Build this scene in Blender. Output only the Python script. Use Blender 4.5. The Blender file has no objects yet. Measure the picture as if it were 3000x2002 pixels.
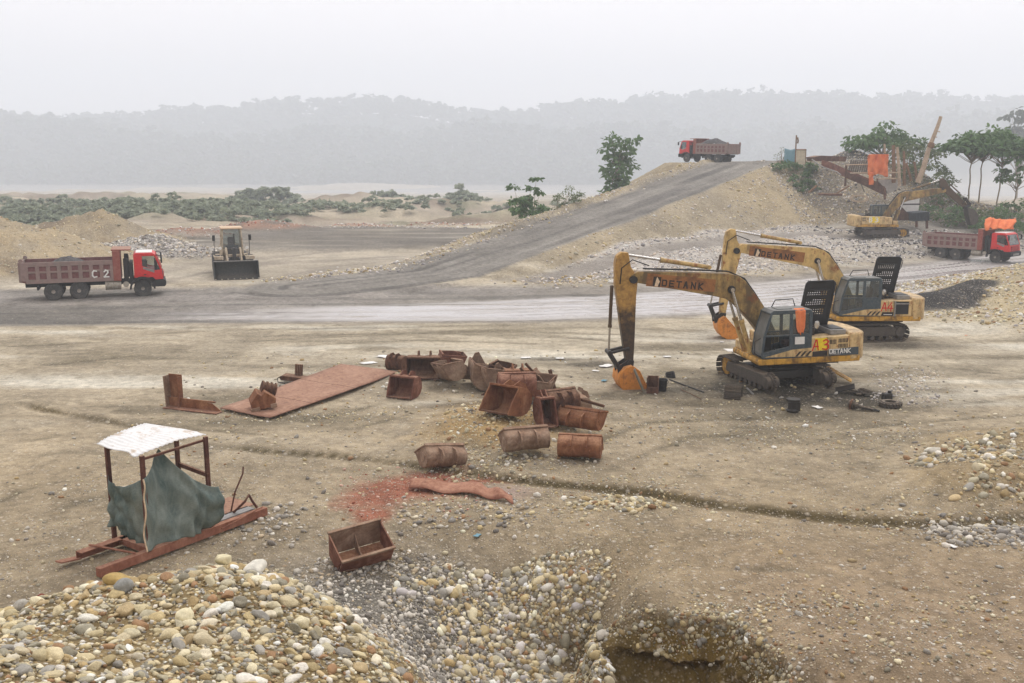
import bpy, bmesh, math, random
import numpy as np
from mathutils import Vector, Matrix, Quaternion, noise as mnoise

R = math.radians
rng = np.random.default_rng(11)
random.seed(11)
SC = bpy.context.scene
COL = SC.collection

# ------------------------------------------------------------------ camera
F_PX, CAM_H, PITCH = 2900.0, 8.6, math.atan(538 / 2900.0)      # focal length in 3000-px-wide pixels
cam_d = bpy.data.cameras.new('camera')
cam_d.sensor_width = 36.0
cam_d.lens = 36.0 * F_PX / 3000.0
cam_d.clip_start, cam_d.clip_end = 0.1, 6000.0
cam = bpy.data.objects.new('camera', cam_d)
COL.objects.link(cam)
cam.location = (0, 0, CAM_H)
cam.rotation_euler = (math.pi / 2 - PITCH, 0, 0)
SC.camera = cam

# ------------------------------------------------------------------ world: overcast sky
SUN_EL, SUN_AZ = R(55), R(20)
W = bpy.data.worlds.new('World')
SC.world = W
W.use_nodes = True
wn, wl = W.node_tree.nodes, W.node_tree.links
wn.clear()
w_out = wn.new('ShaderNodeOutputWorld')
w_bg = wn.new('ShaderNodeBackground')
w_sky = wn.new('ShaderNodeTexSky')
w_sky.sky_type = 'NISHITA'
w_sky.sun_disc = False
w_sky.sun_elevation = SUN_EL
w_sky.sun_rotation = SUN_AZ
w_sky.dust_density = 6.0
w_sky.air_density = 1.0
w_hsv = wn.new('ShaderNodeHueSaturation')
w_hsv.inputs['Saturation'].default_value = 0.15
w_mix = wn.new('ShaderNodeMix')
w_mix.data_type = 'RGBA'
w_mix.inputs[0].default_value = 0.88
w_mix.inputs[7].default_value = (12.1, 11.4, 11.6, 1)
w_bg.inputs['Strength'].default_value = 0.1
wl.new(w_sky.outputs['Color'], w_hsv.inputs['Color'])
wl.new(w_hsv.outputs['Color'], w_mix.inputs[6])
# faint, broad unevenness of the cloud layer
w_tc = wn.new('ShaderNodeTexCoord')
w_no = wn.new('ShaderNodeTexNoise')
w_no.inputs['Scale'].default_value = 2.2
w_no.inputs['Detail'].default_value = 4
w_mr = wn.new('ShaderNodeMapRange')
w_mr.inputs['To Min'].default_value = 0.965
w_mr.inputs['To Max'].default_value = 1.03
w_sc = wn.new('ShaderNodeVectorMath')
w_sc.operation = 'SCALE'
wl.new(w_tc.outputs['Generated'], w_no.inputs['Vector'])
wl.new(w_no.outputs['Fac'], w_mr.inputs['Value'])
wl.new(w_mix.outputs[2], w_sc.inputs[0])
wl.new(w_mr.outputs['Result'], w_sc.inputs['Scale'])
wl.new(w_sc.outputs['Vector'], w_bg.inputs['Color'])
wl.new(w_bg.outputs['Background'], w_out.inputs['Surface'])

sun_d = bpy.data.lights.new('sun', 'SUN')
sun_d.energy = 1.5
sun_d.angle = R(25)
sun_d.color = (1.0, 0.965, 0.92)
sun = bpy.data.objects.new('sun', sun_d)
COL.objects.link(sun)
sun.location = (30, 60, 80)
# light comes from high up, a little behind the scene and to the right
sun_dir = Vector((math.sin(SUN_AZ) * math.cos(SUN_EL), math.cos(SUN_AZ) * math.cos(SUN_EL), math.sin(SUN_EL)))
sun.rotation_euler = sun_dir.to_track_quat('Z', 'Y').to_euler()

SC.view_settings.view_transform = 'Standard'
SC.view_settings.look = 'None'
SC.view_settings.exposure = 0.12
SC.view_settings.gamma = 1.0
SC.view_settings.use_curve_mapping = False
SC.render.engine = 'CYCLES'
SC.cycles.use_denoising = True
try:
    SC.cycles.denoiser = 'OPENIMAGEDENOISE'
    SC.cycles.denoising_input_passes = 'RGB_ALBEDO_NORMAL'
    SC.cycles.denoising_prefilter = 'ACCURATE'
except Exception:
    pass
SC.cycles.max_bounces = 8
SC.cycles.diffuse_bounces = 3
SC.cycles.glossy_bounces = 3
SC.cycles.transmission_bounces = 4
SC.cycles.transparent_max_bounces = 8
SC.cycles.volume_bounces = 4
SC.cycles.caustics_reflective = False
SC.cycles.caustics_refractive = False

# ------------------------------------------------------------------ small helpers
def lin(r, g=None, b=None):
    """sRGB 0..255 -> linear tuple"""
    if g is None:
        r, g, b = r
    f = lambda c: (c / 255 / 12.92) if c / 255 <= 0.04045 else ((c / 255 + 0.055) / 1.055) ** 2.4
    return (f(r), f(g), f(b))

_fw = np.array([0, math.cos(PITCH), -math.sin(PITCH)])
_up = np.array([0, math.sin(PITCH), math.cos(PITCH)])
def _ray(px, py):
    return _fw * F_PX + np.array([1., 0, 0]) * (px - 1500) - _up * (py - 1001)
def gp(px, py, z=0.0):
    """ground point at height z seen at photo pixel (3000x2002)"""
    v = _ray(px, py)
    t = (z - CAM_H) / v[2]
    return np.array([v[0] * t, v[1] * t, z])
def ad(px, py, Y):
    """point at world depth Y on the line of sight through a photo pixel"""
    v = _ray(px, py)
    t = Y / v[1]
    return np.array([v[0] * t, Y, CAM_H + v[2] * t])

def _hash(ix, iy, seed):
    h = (ix.astype(np.int64) * 374761393 + iy.astype(np.int64) * 668265263 + seed * 974634777) & 0x7fffffff
    h = ((h ^ (h >> 13)) * 1274126177) & 0x7fffffff
    h = h ^ (h >> 16)
    return (h & 0xffff) / 65535.0
def vnoise(x, y, seed=0):
    ix, iy = np.floor(x), np.floor(y)
    fx, fy = x - ix, y - iy
    fx = fx * fx * fx * (fx * (fx * 6 - 15) + 10)
    fy = fy * fy * fy * (fy * (fy * 6 - 15) + 10)
    ix = ix.astype(np.int64); iy = iy.astype(np.int64)
    a = _hash(ix, iy, seed); b = _hash(ix + 1, iy, seed)
    c = _hash(ix, iy + 1, seed); d = _hash(ix + 1, iy + 1, seed)
    return (a + (b - a) * fx) * (1 - fy) + (c + (d - c) * fx) * fy
def fbm(x, y, scale, octv=4, seed=0, gain=0.5):
    """-1..1"""
    s = np.zeros_like(x, dtype=float); amp = 1.0; tot = 0
    x = x / scale; y = y / scale
    for o in range(octv):
        s += amp * (vnoise(x + 17.3 * o, y - 9.1 * o, seed + o) * 2 - 1)
        tot += amp
        amp *= gain; x = x * 2.03; y = y * 2.03
    return s / tot
def sstep(a, b, v):
    t = np.clip((v - a) / (b - a), 0, 1)
    return t * t * (3 - 2 * t)
def pline(x, y, pts):
    """distance to a polyline, parameter-interpolated extra columns, signed side"""
    pts = np.asarray(pts, float)
    best = np.full(x.shape, 1e9); ext = np.zeros(x.shape + (pts.shape[1] - 2,)); side = np.zeros(x.shape)
    for a, b in zip(pts[:-1], pts[1:]):
        dx, dy = b[0] - a[0], b[1] - a[1]
        L2 = dx * dx + dy * dy
        t = np.clip(((x - a[0]) * dx + (y - a[1]) * dy) / L2, 0, 1)
        d = np.hypot(x - a[0] - t * dx, y - a[1] - t * dy)
        m = d < best
        best = np.where(m, d, best)
        side = np.where(m, np.sign((x - a[0]) * dy - (y - a[1]) * dx), side)     # + = right of the direction of travel
        if ext.shape[-1]:
            e = a[2:] + t[..., None] * (b[2:] - a[2:])
            ext = np.where(m[..., None], e, ext)
    return best, ext, side
def poly_sdf(x, y, pts):
    """signed distance to polygon, positive inside"""
    pts = np.asarray(pts, float)
    d, _, _ = pline(x, y, np.vstack([pts, pts[:1]]))
    ins = np.zeros(x.shape, bool)
    n = len(pts)
    for i in range(n):
        x1, y1 = pts[i]; x2, y2 = pts[(i + 1) % n]
        c = ((y1 > y) != (y2 > y)) & (x < (x2 - x1) * (y - y1) / (y2 - y1 + 1e-12) + x1)
        ins ^= c
    return np.where(ins, d, -d)

# ------------------------------------------------------------------ node material helpers
class NT:
    def __init__(self, name):
        self.m = bpy.data.materials.new(name)
        self.m.use_nodes = True
        self.n, self.l = self.m.node_tree.nodes, self.m.node_tree.links
        self.b = self.n['Principled BSDF']
        self.out = self.n['Material Output']
    def add(self, t, **kw):
        nd = self.n.new(t)
        for k, v in kw.items():
            setattr(nd, k, v)
        return nd
    def link(self, a, b):
        self.l.new(a, b)
    def coord(self, kind='Object', scale=None):
        tc = self.add('ShaderNodeTexCoord')
        o = tc.outputs[kind]
        if scale is not None:
            mp = self.add('ShaderNodeMapping')
            mp.inputs['Scale'].default_value = scale if hasattr(scale, '__len__') else (scale,) * 3
            self.link(o, mp.inputs['Vector'])
            o = mp.outputs['Vector']
        return o
    def noise(self, vec, scale, detail=4, rough=0.55, dist=0.0):
        n = self.add('ShaderNodeTexNoise')
        n.inputs['Scale'].default_value = scale
        n.inputs['Detail'].default_value = detail
        n.inputs['Roughness'].default_value = rough
        n.inputs['Distortion'].default_value = dist
        self.link(vec, n.inputs['Vector'])
        return n.outputs['Fac']
    def voro(self, vec, scale, feature='F1', out='Distance', rnd=1.0):
        n = self.add('ShaderNodeTexVoronoi', feature=feature)
        n.inputs['Scale'].default_value = scale
        n.inputs['Randomness'].default_value = rnd
        self.link(vec, n.inputs['Vector'])
        return n.outputs[out]
    def ramp(self, fac, stops):
        n = self.add('ShaderNodeValToRGB')
        cr = n.color_ramp
        while len(cr.elements) < len(stops):
            cr.elements.new(0.5)
        for e, (p, c) in zip(cr.elements, stops):
            e.position = p
            e.color = (c, c, c, 1) if not hasattr(c, '__len__') else tuple(c) + (1,) * (4 - len(c))
        self.link(fac, n.inputs['Fac'])
        return n.outputs['Color']
    def mix(self, fac, a, b, mode='MIX'):
        n = self.add('ShaderNodeMix', data_type='RGBA', blend_type=mode)
        for sock, v in ((n.inputs[0], fac), (n.inputs[6], a), (n.inputs[7], b)):
            if hasattr(v, 'is_linked'):
                self.link(v, sock)
            elif hasattr(v, '__len__'):
                sock.default_value = tuple(v) + (1,) * (4 - len(v))
            else:
                sock.default_value = v
        return n.outputs[2]
    def math(self, op, a, b=None, clamp=False):
        n = self.add('ShaderNodeMath', operation=op, use_clamp=clamp)
        for s, v in zip(n.inputs, (a, b)):
            if v is None:
                continue
            if hasattr(v, 'is_linked'):
                self.link(v, s)
            else:
                s.default_value = v
        return n.outputs[0]
    def bump(self, h, strength=0.4, dist=0.02):
        n = self.add('ShaderNodeBump')
        n.inputs['Strength'].default_value = strength
        n.inputs['Distance'].default_value = dist
        self.link(h, n.inputs['Height'])
        self.link(n.outputs['Normal'], self.b.inputs['Normal'])
    def attr(self, name, out='Color'):
        n = self.add('ShaderNodeAttribute', attribute_name=name)
        return n.outputs[out]
    def set(self, **kw):
        for k, v in kw.items():
            s = self.b.inputs[k.replace('_', ' ')]
            if hasattr(v, 'is_linked'):
                self.link(v, s)
            elif hasattr(v, '__len__'):
                s.default_value = tuple(v) + (1,) * (4 - len(v))
            else:
                s.default_value = v
        return self.m

def np_mesh(name, V, Fc, smooth=False, attrs=None):
    """mesh from an (n,3) array and an (m,3|4) index array"""
    me = bpy.data.meshes.new(name)
    V = np.asarray(V, np.float32); Fc = np.asarray(Fc, np.int32)
    k = Fc.shape[1]
    me.vertices.add(len(V)); me.vertices.foreach_set('co', V.ravel())
    me.loops.add(Fc.size); me.loops.foreach_set('vertex_index', Fc.ravel())
    me.polygons.add(len(Fc))
    me.polygons.foreach_set('loop_start', np.arange(0, Fc.size, k, dtype=np.int32))
    me.polygons.foreach_set('loop_total', np.full(len(Fc), k, np.int32))
    me.polygons.foreach_set('use_smooth', np.full(len(Fc), bool(smooth)))
    me.update(calc_edges=True)
    for an, (kind, arr) in (attrs or {}).items():
        a = me.attributes.new(an, kind, 'POINT')
        if kind == 'FLOAT_COLOR':
            arr = np.asarray(arr, np.float32)
            if arr.shape[1] == 3:
                arr = np.hstack([arr, np.ones((len(arr), 1), np.float32)])
            a.data.foreach_set('color', arr.ravel())
        else:
            a.data.foreach_set('value', np.asarray(arr, np.float32).ravel())
    return me
def link(name, me, mat=None, parent=None):
    o = bpy.data.objects.new(name, me)
    COL.objects.link(o)
    if mat is not None:
        me.materials.append(mat)
    if parent is not None:
        o.parent = parent
    return o
def tag(o, label=None, cat=None, group=None, kind=None):
    for k, v in (('label', label), ('category', cat), ('group', group), ('kind', kind)):
        if v:
            o[k] = v
    return o
# ------------------------------------------------------------------ the land
# near field: heights interpolated through surveyed spots (thin linear kernel)
_cp = []
for p in [(-300,1450),(0,1450),(0,1560),(0,1690),(120,1700),(295,1700),(600,1570),(785,1520),(900,1460),(1200,1400),(1500,1400),
          (1500,1500),(1720,1500),(1820,1600),(2000,1600),(1860,1740),(2050,1740),(2350,1800),(2400,1950),(2600,1600),(2600,1800),
          (2700,2002),(3000,1600),(3000,1800),(3000,2002),(3400,1700),(3400,1900),(400,1500),(600,1400),(-300,1600),(2200,1500)]:
    _cp.append(gp(*p, 0))
for px, py, z in [(900,1600,-.10),(1150,1600,-.18),(1050,1700,-.30),(1250,1560,-.15),(1450,1560,-.12),(1600,1560,-.02),
                  (1350,1700,-.65),(1500,1680,-.6),(1640,1700,-.55),(1330,1820,-1.1),(1500,1820,-1.3),(1660,1800,-1.1),
                  (1420,1980,-1.8),(1600,1980,-2.0),(1700,1960,-2.0),(1180,1760,-.6),(1250,1850,-1.0),(1300,1990,-1.6)]:
    _cp.append(gp(px, py, z))
for px, py, Y in [(-250,1850,12.2),(0,1800,12.6),(130,1752,13.0),(300,1712,13.4),(480,1690,13.8),(650,1664,14.2),(760,1672,14.2),(900,1725,14.1),
                  (1000,1790,13.9),(1100,1870,13.5),(1200,1950,13.2),
                  (0,1950,9.6),(300,1850,11.6),(600,1800,12.2),(900,1850,12.2),(300,1990,9.8),(600,1990,10.2),(900,1990,10.8),(1150,2010,11.6)]:
    _cp.append(ad(px, py, Y))
# back foot of the cobble pile, behind its crest
for x, y, z in [(-8.3,15.6,0.25),(-6.0,16.3,0.2),(-4.0,17.0,0.1),(-2.6,17.2,-.1),(-1.6,16.6,-.75),(-0.6,15.6,-1.6),(0.8,15.0,-2.2),(3,13,-2.6),(1.5,11.5,-1.2),(5,11.5,-2.2),
                (-4,6.5,4.0),(0,6.5,3.8),(4,6.5,3.6),(-8,6.5,3.9),(9,6.5,3.0),(14,8,2),(-14,8,3),(-14,12,1.8),(-14,16,.2),(14,12,0.4),(12,15,0)]:
    _cp.append(np.array([x, y, z]))
_cp = np.array(_cp)
def _kern(r):
    return -np.sqrt(r * r + 0.05)
_n = len(_cp)
_A = np.zeros((_n + 3, _n + 3))
_A[:_n, :_n] = _kern(np.hypot(_cp[:, None, 0] - _cp[None, :, 0], _cp[:, None, 1] - _cp[None, :, 1])) - 0.05 * np.eye(_n)
_A[:_n, _n] = 1; _A[:_n, _n + 1] = _cp[:, 0]; _A[:_n, _n + 2] = _cp[:, 1]
_A[_n:, :_n] = _A[:_n, _n:].T
_wt = np.linalg.solve(_A, np.concatenate([_cp[:, 2], np.zeros(3)]))
def near_z(x, y):
    z = _wt[_n] + _wt[_n + 1] * x + _wt[_n + 2] * y
    for i in range(_n):
        z = z + _wt[i] * _kern(np.hypot(x - _cp[i, 0], y - _cp[i, 1]))
    return z

PIT = [tuple(gp(px, py, 0)[:2]) for px, py in [(1690,1610),(1725,1675),(1775,1738),(1850,1762),(1900,1775),(2000,1788),(2080,1785),(2160,1800),(2225,1850),(2290,1905),(2325,1990)]]
PIT = PIT + [(4.2, 13.5), (3.0, 11.0), (1.6, 12.5), (1.25, 15.0), (1.3, 17.0)]

RAMP = [(-14, 67, -0.05, 6.5), (-6, 74, 0.15, 5.6), (3, 86.5, 2.05, 5.2), (12, 99.5, 4.15, 5.2), (21, 112.5, 6.35, 5.2), (27, 121, 7.75, 5.0), (30.5, 126, 8.12, 5.2), (35, 133, 8.0, 7.0), (30, 146, 6.8, 8.0)]
CREST = [(24.5, 128, 8.0, 5.), (32, 127, 8.2, 5.5), (38, 121, 8.35, 3.0), (43, 118.5, 8.2, 2.2), (47, 118, 7.4, 2.0), (52, 115, 3.8, 3.), (58, 113, 2.6, 4.)]
ROAD = [(-70, 54), (-45, 56), (-30, 58.5), (-15, 59.5), (0, 60), (12, 62.5), (25, 68), (37, 76), (50, 84.5), (75, 98)]
SPUR = [(2, 71), (8, 78), (15, 85), (22, 91), (30, 96), (38, 98)]
_S = lambda px, py: tuple(gp(px, py, 0)[:2])
DITCH = [_S(100,1195), _S(330,1235), _S(580,1300), _S(800,1325), _S(1000,1338), _S(1200,1362), _S(1450,1398), _S(1600,1418), _S(1900,1445), _S(2100,1478), _S(2400,1512), _S(2700,1528), _S(3050,1512), _S(3400,1495)]

TRACKS = [[_S(-100, 1080), _S(500, 1020), _S(1200, 985), _S(1700, 1000), _S(2100, 1040)], [_S(-100, 1350), _S(250, 1290), _S(700, 1285), _S(1000, 1290)], [_S(1650, 1380), _S(1950, 1260), _S(2350, 1240), _S(3100, 1180)],
          [_S(2300, 1700), _S(2550, 1560), _S(2900, 1420)], [_S(-50, 1560), _S(150, 1450), _S(420, 1400), _S(900, 1400)], [_S(1900, 1620), _S(2300, 1625), _S(2700, 1680), _S(3200, 1760)], [_S(-100, 1010), _S(700, 975), _S(1500, 960), _S(2300, 985), _S(2700, 1050), _S(3100, 1100)],
          [_S(1250, 1180), _S(900, 1260), _S(300, 1210), _S(-100, 1180)]]

def cone(x, y, cx, cy, r, h, rx=1.0, sharp=1.0):
    d = np.hypot((x - cx) / rx, y - cy)
    t = np.clip(1 - d / r, 0, 1)
    return h * (t * t * (3 - 2 * t) * (1 - sharp) + sharp * (np.sqrt((1.02 - np.clip(d / r, 0, 1)) ** 2 + 0.004) - 0.063) * (d < r * 1.0))

def height(x, y, fine=True):
    """height of the land and a few masks at world x, y (numpy arrays)"""
    x = np.asarray(x, float); y = np.asarray(y, float)
    m = {}
    n1 = fbm(x, y, 7.0, 4, 3); n2 = fbm(x, y, 1.6, 4, 9); n3 = fbm(x, y, 22., 3, 21)
    z = 0.05 * n1 + 0.022 * n2
    # near field
    wn_ = sstep(25.5, 21.5, y)
    near = np.zeros_like(z)
    k = wn_ > 0
    near[k] = near_z(x[k], y[k])
    z = z * 1.0 + near * wn_
    # bank the viewer stands on
    bank = 7.05 - 0.585 * np.maximum(0, y - 1.2) - 0.05 * np.maximum(0, x)
    z = np.where(y < 8.5, np.minimum(np.maximum(z, bank), 8.6 - 0.60 * np.maximum(y, 0) - 0.35 + 0 * x), z)
    # cut bank and hole
    sd = poly_sdf(x + 0.26 * fbm(x, y, 0.9, 4, 31), y + 0.26 * fbm(x, y, 0.9, 4, 37), PIT)
    drop = 0.22 * sstep(0, 0.08, sd) + 0.62 * sstep(0.03, 0.34, sd) + 0.22 * sstep(0.34, 0.5, sd) + 0.45 * sstep(0.5, 0.8, sd) + 0.5 * sstep(0.9, 2.2, sd)
    inside = sstep(-0.05, 0.3, sd)
    zin = np.minimum(z, 0) * (1 - inside)
    z = np.where(sd > -0.05, (np.where(z > 0, z, 0) * (1 - inside) + zin) - drop * sstep(7, 10, y), z)
    m['pitsd'] = sd
    m['pit'] = sstep(-0.02, 0.12, sd)
    # main road: slightly sunk, ruts along it
    d, _, side = pline(x, y, ROAD)
    rw = 7.5 + 1.0 * n3 + np.clip((x - 15) * 0.06, 0, 3)
    road = sstep(rw + 1.6, rw - 1.2, d)
    m['road'] = road
    m['roadoff'] = d * side
    z = z - 0.14 * road
    if fine:
        z = z + road * 0.035 * np.sin((d * side) * 2 * np.pi / 1.1 + 2.5 * n1) * (0.4 + 0.6 * vnoise(x / 9, y / 2, 5))
    # gravel apron between the main road and the haul ramp
    s = -(d * side) - 8.5                     # metres beyond the road on the far side
    ap = np.clip(s / 16., 0, 1) * 1.75 * sstep(-2, 12, x) * sstep(75, 55, x)
    ap = ap * (1 + 0.25 * n1) + 0.35 * sstep(0, 3, s) * sstep(5, 14, x) * sstep(14, 6, s) * (0.6 + n2)
    apm = sstep(0.0, 1.5, s) * sstep(0, 9, x) * sstep(74, 60, x)
    # the ramp
    dr, er, sr = pline(x, y, RAMP)
    zr = er[..., 0] - np.maximum(0, dr - er[..., 1]) * np.where(sr > 0, 0.52, 0.6)
    zr = zr - 0.25 * sstep(er[..., 1] - 1.0, er[..., 1], dr) * sstep(0.3, 1.5, er[..., 0]) * (sr > 0)
    berm = 0.55 * sstep(0.5, 1.6, er[..., 0]) * np.exp(-((dr - er[..., 1] + 0.4) / 0.55) ** 2) * (sr < 0) * (0.6 + 0.8 * vnoise(x / 2.2, y / 2.2, 8))
    zr = zr + berm + 0.22 * n2 * sstep(er[..., 1] - 0.3, er[..., 1] + 2, dr)
    zr = zr + 0.05 * np.sin(dr * sr * 2 * np.pi / 1.3 + 2 * n1) * sstep(er[..., 1], er[..., 1] - 1, dr)
    dc, ec, scs = pline(x, y, CREST)
    zc = ec[..., 0] - np.maximum(0, dc - ec[..., 1]) * 0.56 + (0.35 * n1 + 0.25 * n2) * (0.12 + 0.88 * sstep(-1.5, 2.5, dc - ec[..., 1]))
    zc = zc + 1.25 * np.exp(-(np.hypot((x - 41.2) / 2.6, (y - 121.5) / 2.0)) ** 2)
    m['mound'] = np.exp(-(np.hypot((x - 41.4) / 3.0, (y - 121) / 2.6)) ** 2)
    z0 = z + ap
    emb = np.maximum(zr, zc)
    zz = np.maximum(z0, emb)
    m['emb'] = sstep(-0.12, 0.12, emb - z0)
    m['ramp'] = sstep(0.15, -0.25, dr - er[..., 1] + 0.9 + 0.5 * n1) * sstep(-0.15, 0.15, zr - zc + 0.4) * sstep(-.3, .1, zr - z0 + 0.1)
    m['rampoff'] = dr * sr
    m['rampz'] = er[..., 0]
    m['crest'] = sstep(-1.0, 1.4, zc - zr + 2.2 * n1 + 0.6 * n2) * m['emb'] * sstep(26, 32, x)
    m['apron'] = apm * (1 - m['emb'])
    z = zz
    # spur track
    ds, _, _ = pline(x, y, SPUR)
    m['spur'] = sstep(2.2, 1.2, ds + 0.5 * n1) * (1 - m['ramp'])
    z = z - 0.12 * m['spur']
    # spoil heaps, left
    gul = fbm(x, y, 3.2, 4, 171)
    P = lambda cx, cy, r, h, rx=1.0, sh=0.7: cone(x + 1.2 * n1 + .5 * gul, y + 1.2 * n1 + .5 * gul, cx, cy, r, h * (1 + 0.10 * n2 + 0.16 * gul), rx, sh)
    heapL = np.maximum.reduce([P(-44, 79, 11, 5.1, 1.5), P(-37, 80, 7.5, 3.3, 1.2), P(-54, 76, 12, 5.6, 1.4), P(-40, 74, 6, 2.2, 1.6)])
    heap2 = np.maximum(P(-41.5, 98, 9, 3.6, 1.25), P(-55, 100, 10, 3.4, 1.2))
    m['heap'] = sstep(0.05, 0.5, np.maximum(heapL, heap2))
    greyh = np.maximum.reduce([P(-32, 89, 5.5, 1.9, 1.5), P(-28, 87, 3.5, 1.1, 1.6), P(-37, 88, 4, 1.2, 1.6)])
    m['greyheap'] = sstep(0.05, 0.4, greyh)
    # raised dark platform with red edge, mid left
    plat = [(-40, 97), (-30, 93), (-17, 92), (-5, 95), (6, 104), (2, 118), (-8, 126), (-22, 128), (-33, 122), (-41, 108)]
    sp = poly_sdf(x + 1.5 * n1, y + 2.0 * n1, plat)
    m['plat'] = sstep(-1.5, 2.5, sp + 2 * n3)
    redh = np.maximum.reduce([P(-35, 107, 4, 1.0, 1.8), P(-41, 103, 4, 1.1, 1.3), P(-29, 118, 5, 1.2, 1.6), P(-21, 131, 5, 1.3, 1.6), P(-6, 131, 4, .6, 2.5), P(-13, 133, 3, .7, 2.)])
    m['red'] = sstep(0.1, 0.5, redh) * (x > -45)
    z = z + 0.0 * sp
    hp = np.maximum.reduce([heapL, heap2, greyh, 0.3 * m['plat'] + redh])
    z = np.where(hp > 0.01, np.maximum(z, hp), z)
    # right-hand gravel pile and coal heap
    heapR = np.maximum.reduce([P(39, 61, 13, 3.3, 1.2), P(33.5, 57, 8, 2.0, 1.3), P(45, 55, 12, 3.6, 1.2), P(30, 52.5, 6, .8, 1.7)])
    m['heapR'] = sstep(0.04, 0.4, heapR)
    coal = np.maximum.reduce([P(24.4, 56.6, 3.0, 1.15, 1.5, .3), P(26.6, 57.6, 2.8, 1.3, 1.4, .3), P(28.6, 60.0, 3.0, 1.35, 1.5, .3)])
    m['coal'] = sstep(0.08, 0.3, coal) * sstep(0.2, -0.1, heapR - coal)
    hp = np.maximum(heapR, coal)
    z = np.where(hp > 0.01, np.maximum(z, hp), z)
    # low mounds in the yard
    G = lambda px, py, r, h, rx=1.0: h * np.exp(-(((x - gp(px, py)[0]) / (r * rx)) ** 2 + ((y - gp(px, py)[1]) / r) ** 2))
    yel = G(1420, 1280, 1.5, 0.5, 1.3) + G(1480, 1230, 1.6, 0.35, 1.5)
    m['yel'] = np.clip(yel * 3.2 + 0.5 * n2 - .1, 0, 1) * (yel > 0.02)
    rh = G(2950, 1430, 1.6, 0.5, 1.6) + G(3060, 1330, 2, .6, 1.6)
    m['rheap'] = sstep(.1, .3, rh)
    scr = G(1250, 1110, 2.4, .35, 1.6)
    z = z + yel * (1 + 0.4 * n2) + rh * (1 + .4 * n2) + scr
    # ditch / windrow line across the yard
    dd, _, sdx = pline(x + 0.12 * n2, y + 0.25 * n1, DITCH)
    so = dd * sdx
    vis = sstep(-5.5, -3.5, x) * 0.2 + 0.8
    vis = vis * np.clip(.8 + .8 * fbm(x, y, 2.4, 3, 141), .3, 1)
    m['ditch'] = np.exp(-(dd / (0.09 + 0.06 * sstep(-2, 8, x))) ** 2) * vis
    z = z + vis * (0.13 * sstep(0.3, -0.3, so) * np.exp(-np.maximum(0, -so - .3) / 1.4) - 0.12 * np.exp(-((so - 0.12) / 0.2) ** 2))
    tyre = np.zeros_like(z)
    for pts in TRACKS:
        dt, _, sdt = pline(x + 0.3 * n3, y + 0.3 * n3, pts)
        for off in (-.95, .95):
            tyre = np.maximum(tyre, np.exp(-((dt * sdt - off) / .17) ** 2) * sstep(1.3, 2.6, np.hypot(x - pts[0][0], y - pts[0][1])) * sstep(1.3, 2.6, np.hypot(x - pts[-1][0], y - pts[-1][1])))
    m['tyre'] = tyre * np.clip(.6 + 1.3 * fbm(x, y, 3.0, 3, 161), 0, 1)
    z = z - 0.045 * m['tyre']
    # beyond the platform: dug-over flats, then the river and the wooded hills
    far = sstep(118, 150, y) * (1 - sstep(-1, 1.5, emb - z0))
    hum = fbm(x, y, 26, 4, 51)
    z = z * (1 - far) + far * (-2.2 + 2.6 * hum + 1.5 * sstep(0.1, .5, fbm(x, y, 60, 3, 77)) + 1.1 * np.abs(fbm(x, y, 9, 3, 79)) + .8 * fbm(x, y, 5, 2, 80))
    m['far'] = far
    yr = y + 0.12 * x + 18 * fbm(x, y, 90, 2, 91)
    river = sstep(860, 920, yr) * sstep(1260, 1200, yr)
    lowb = np.clip((yr - 230) / 690, 0, 1) ** .85
    sb = sstep(0.0, 0.35, fbm(x, y, 160, 3, 95)) * sstep(60, -160, x)
    z = z * (1 - lowb) + lowb * (-24.2 + 3.2 * sb + 1.2 * hum)
    m['river'] = river
    ridge = 78 + 17 * fbm(x, x * 0, 300, 3, 61) + 8 * sstep(-500, 500, x) - 16 * sstep(-300, -800, x)
    yw = y + 0.05 * x + 60 * fbm(x, y, 240, 2, 99)
    front = sstep(1190, 1330, yw) * (40 + 34 * fbm(x, x * 0 + 40, 210, 3, 63) + 10 * sstep(200, -500, x))
    hill = np.maximum(np.maximum(front, 3), sstep(1400, 1680, yw) * (ridge * 1.18)) * sstep(1180, 1230, yw)
    hill = hill + sstep(1760, 2050, y) * 40 * sstep(60, 650, x)
    z = z + hill
    m['hill'] = sstep(1185, 1215, y + 0.05 * x)
    # ground on the right beyond the crusher drops to the river
    m['n1'], m['n2'], m['n3'] = n1, n2, n3
    return z, m

def mixc(c, col, w):
    return c * (1 - w[..., None]) + np.asarray(col) * w[..., None]

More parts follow.
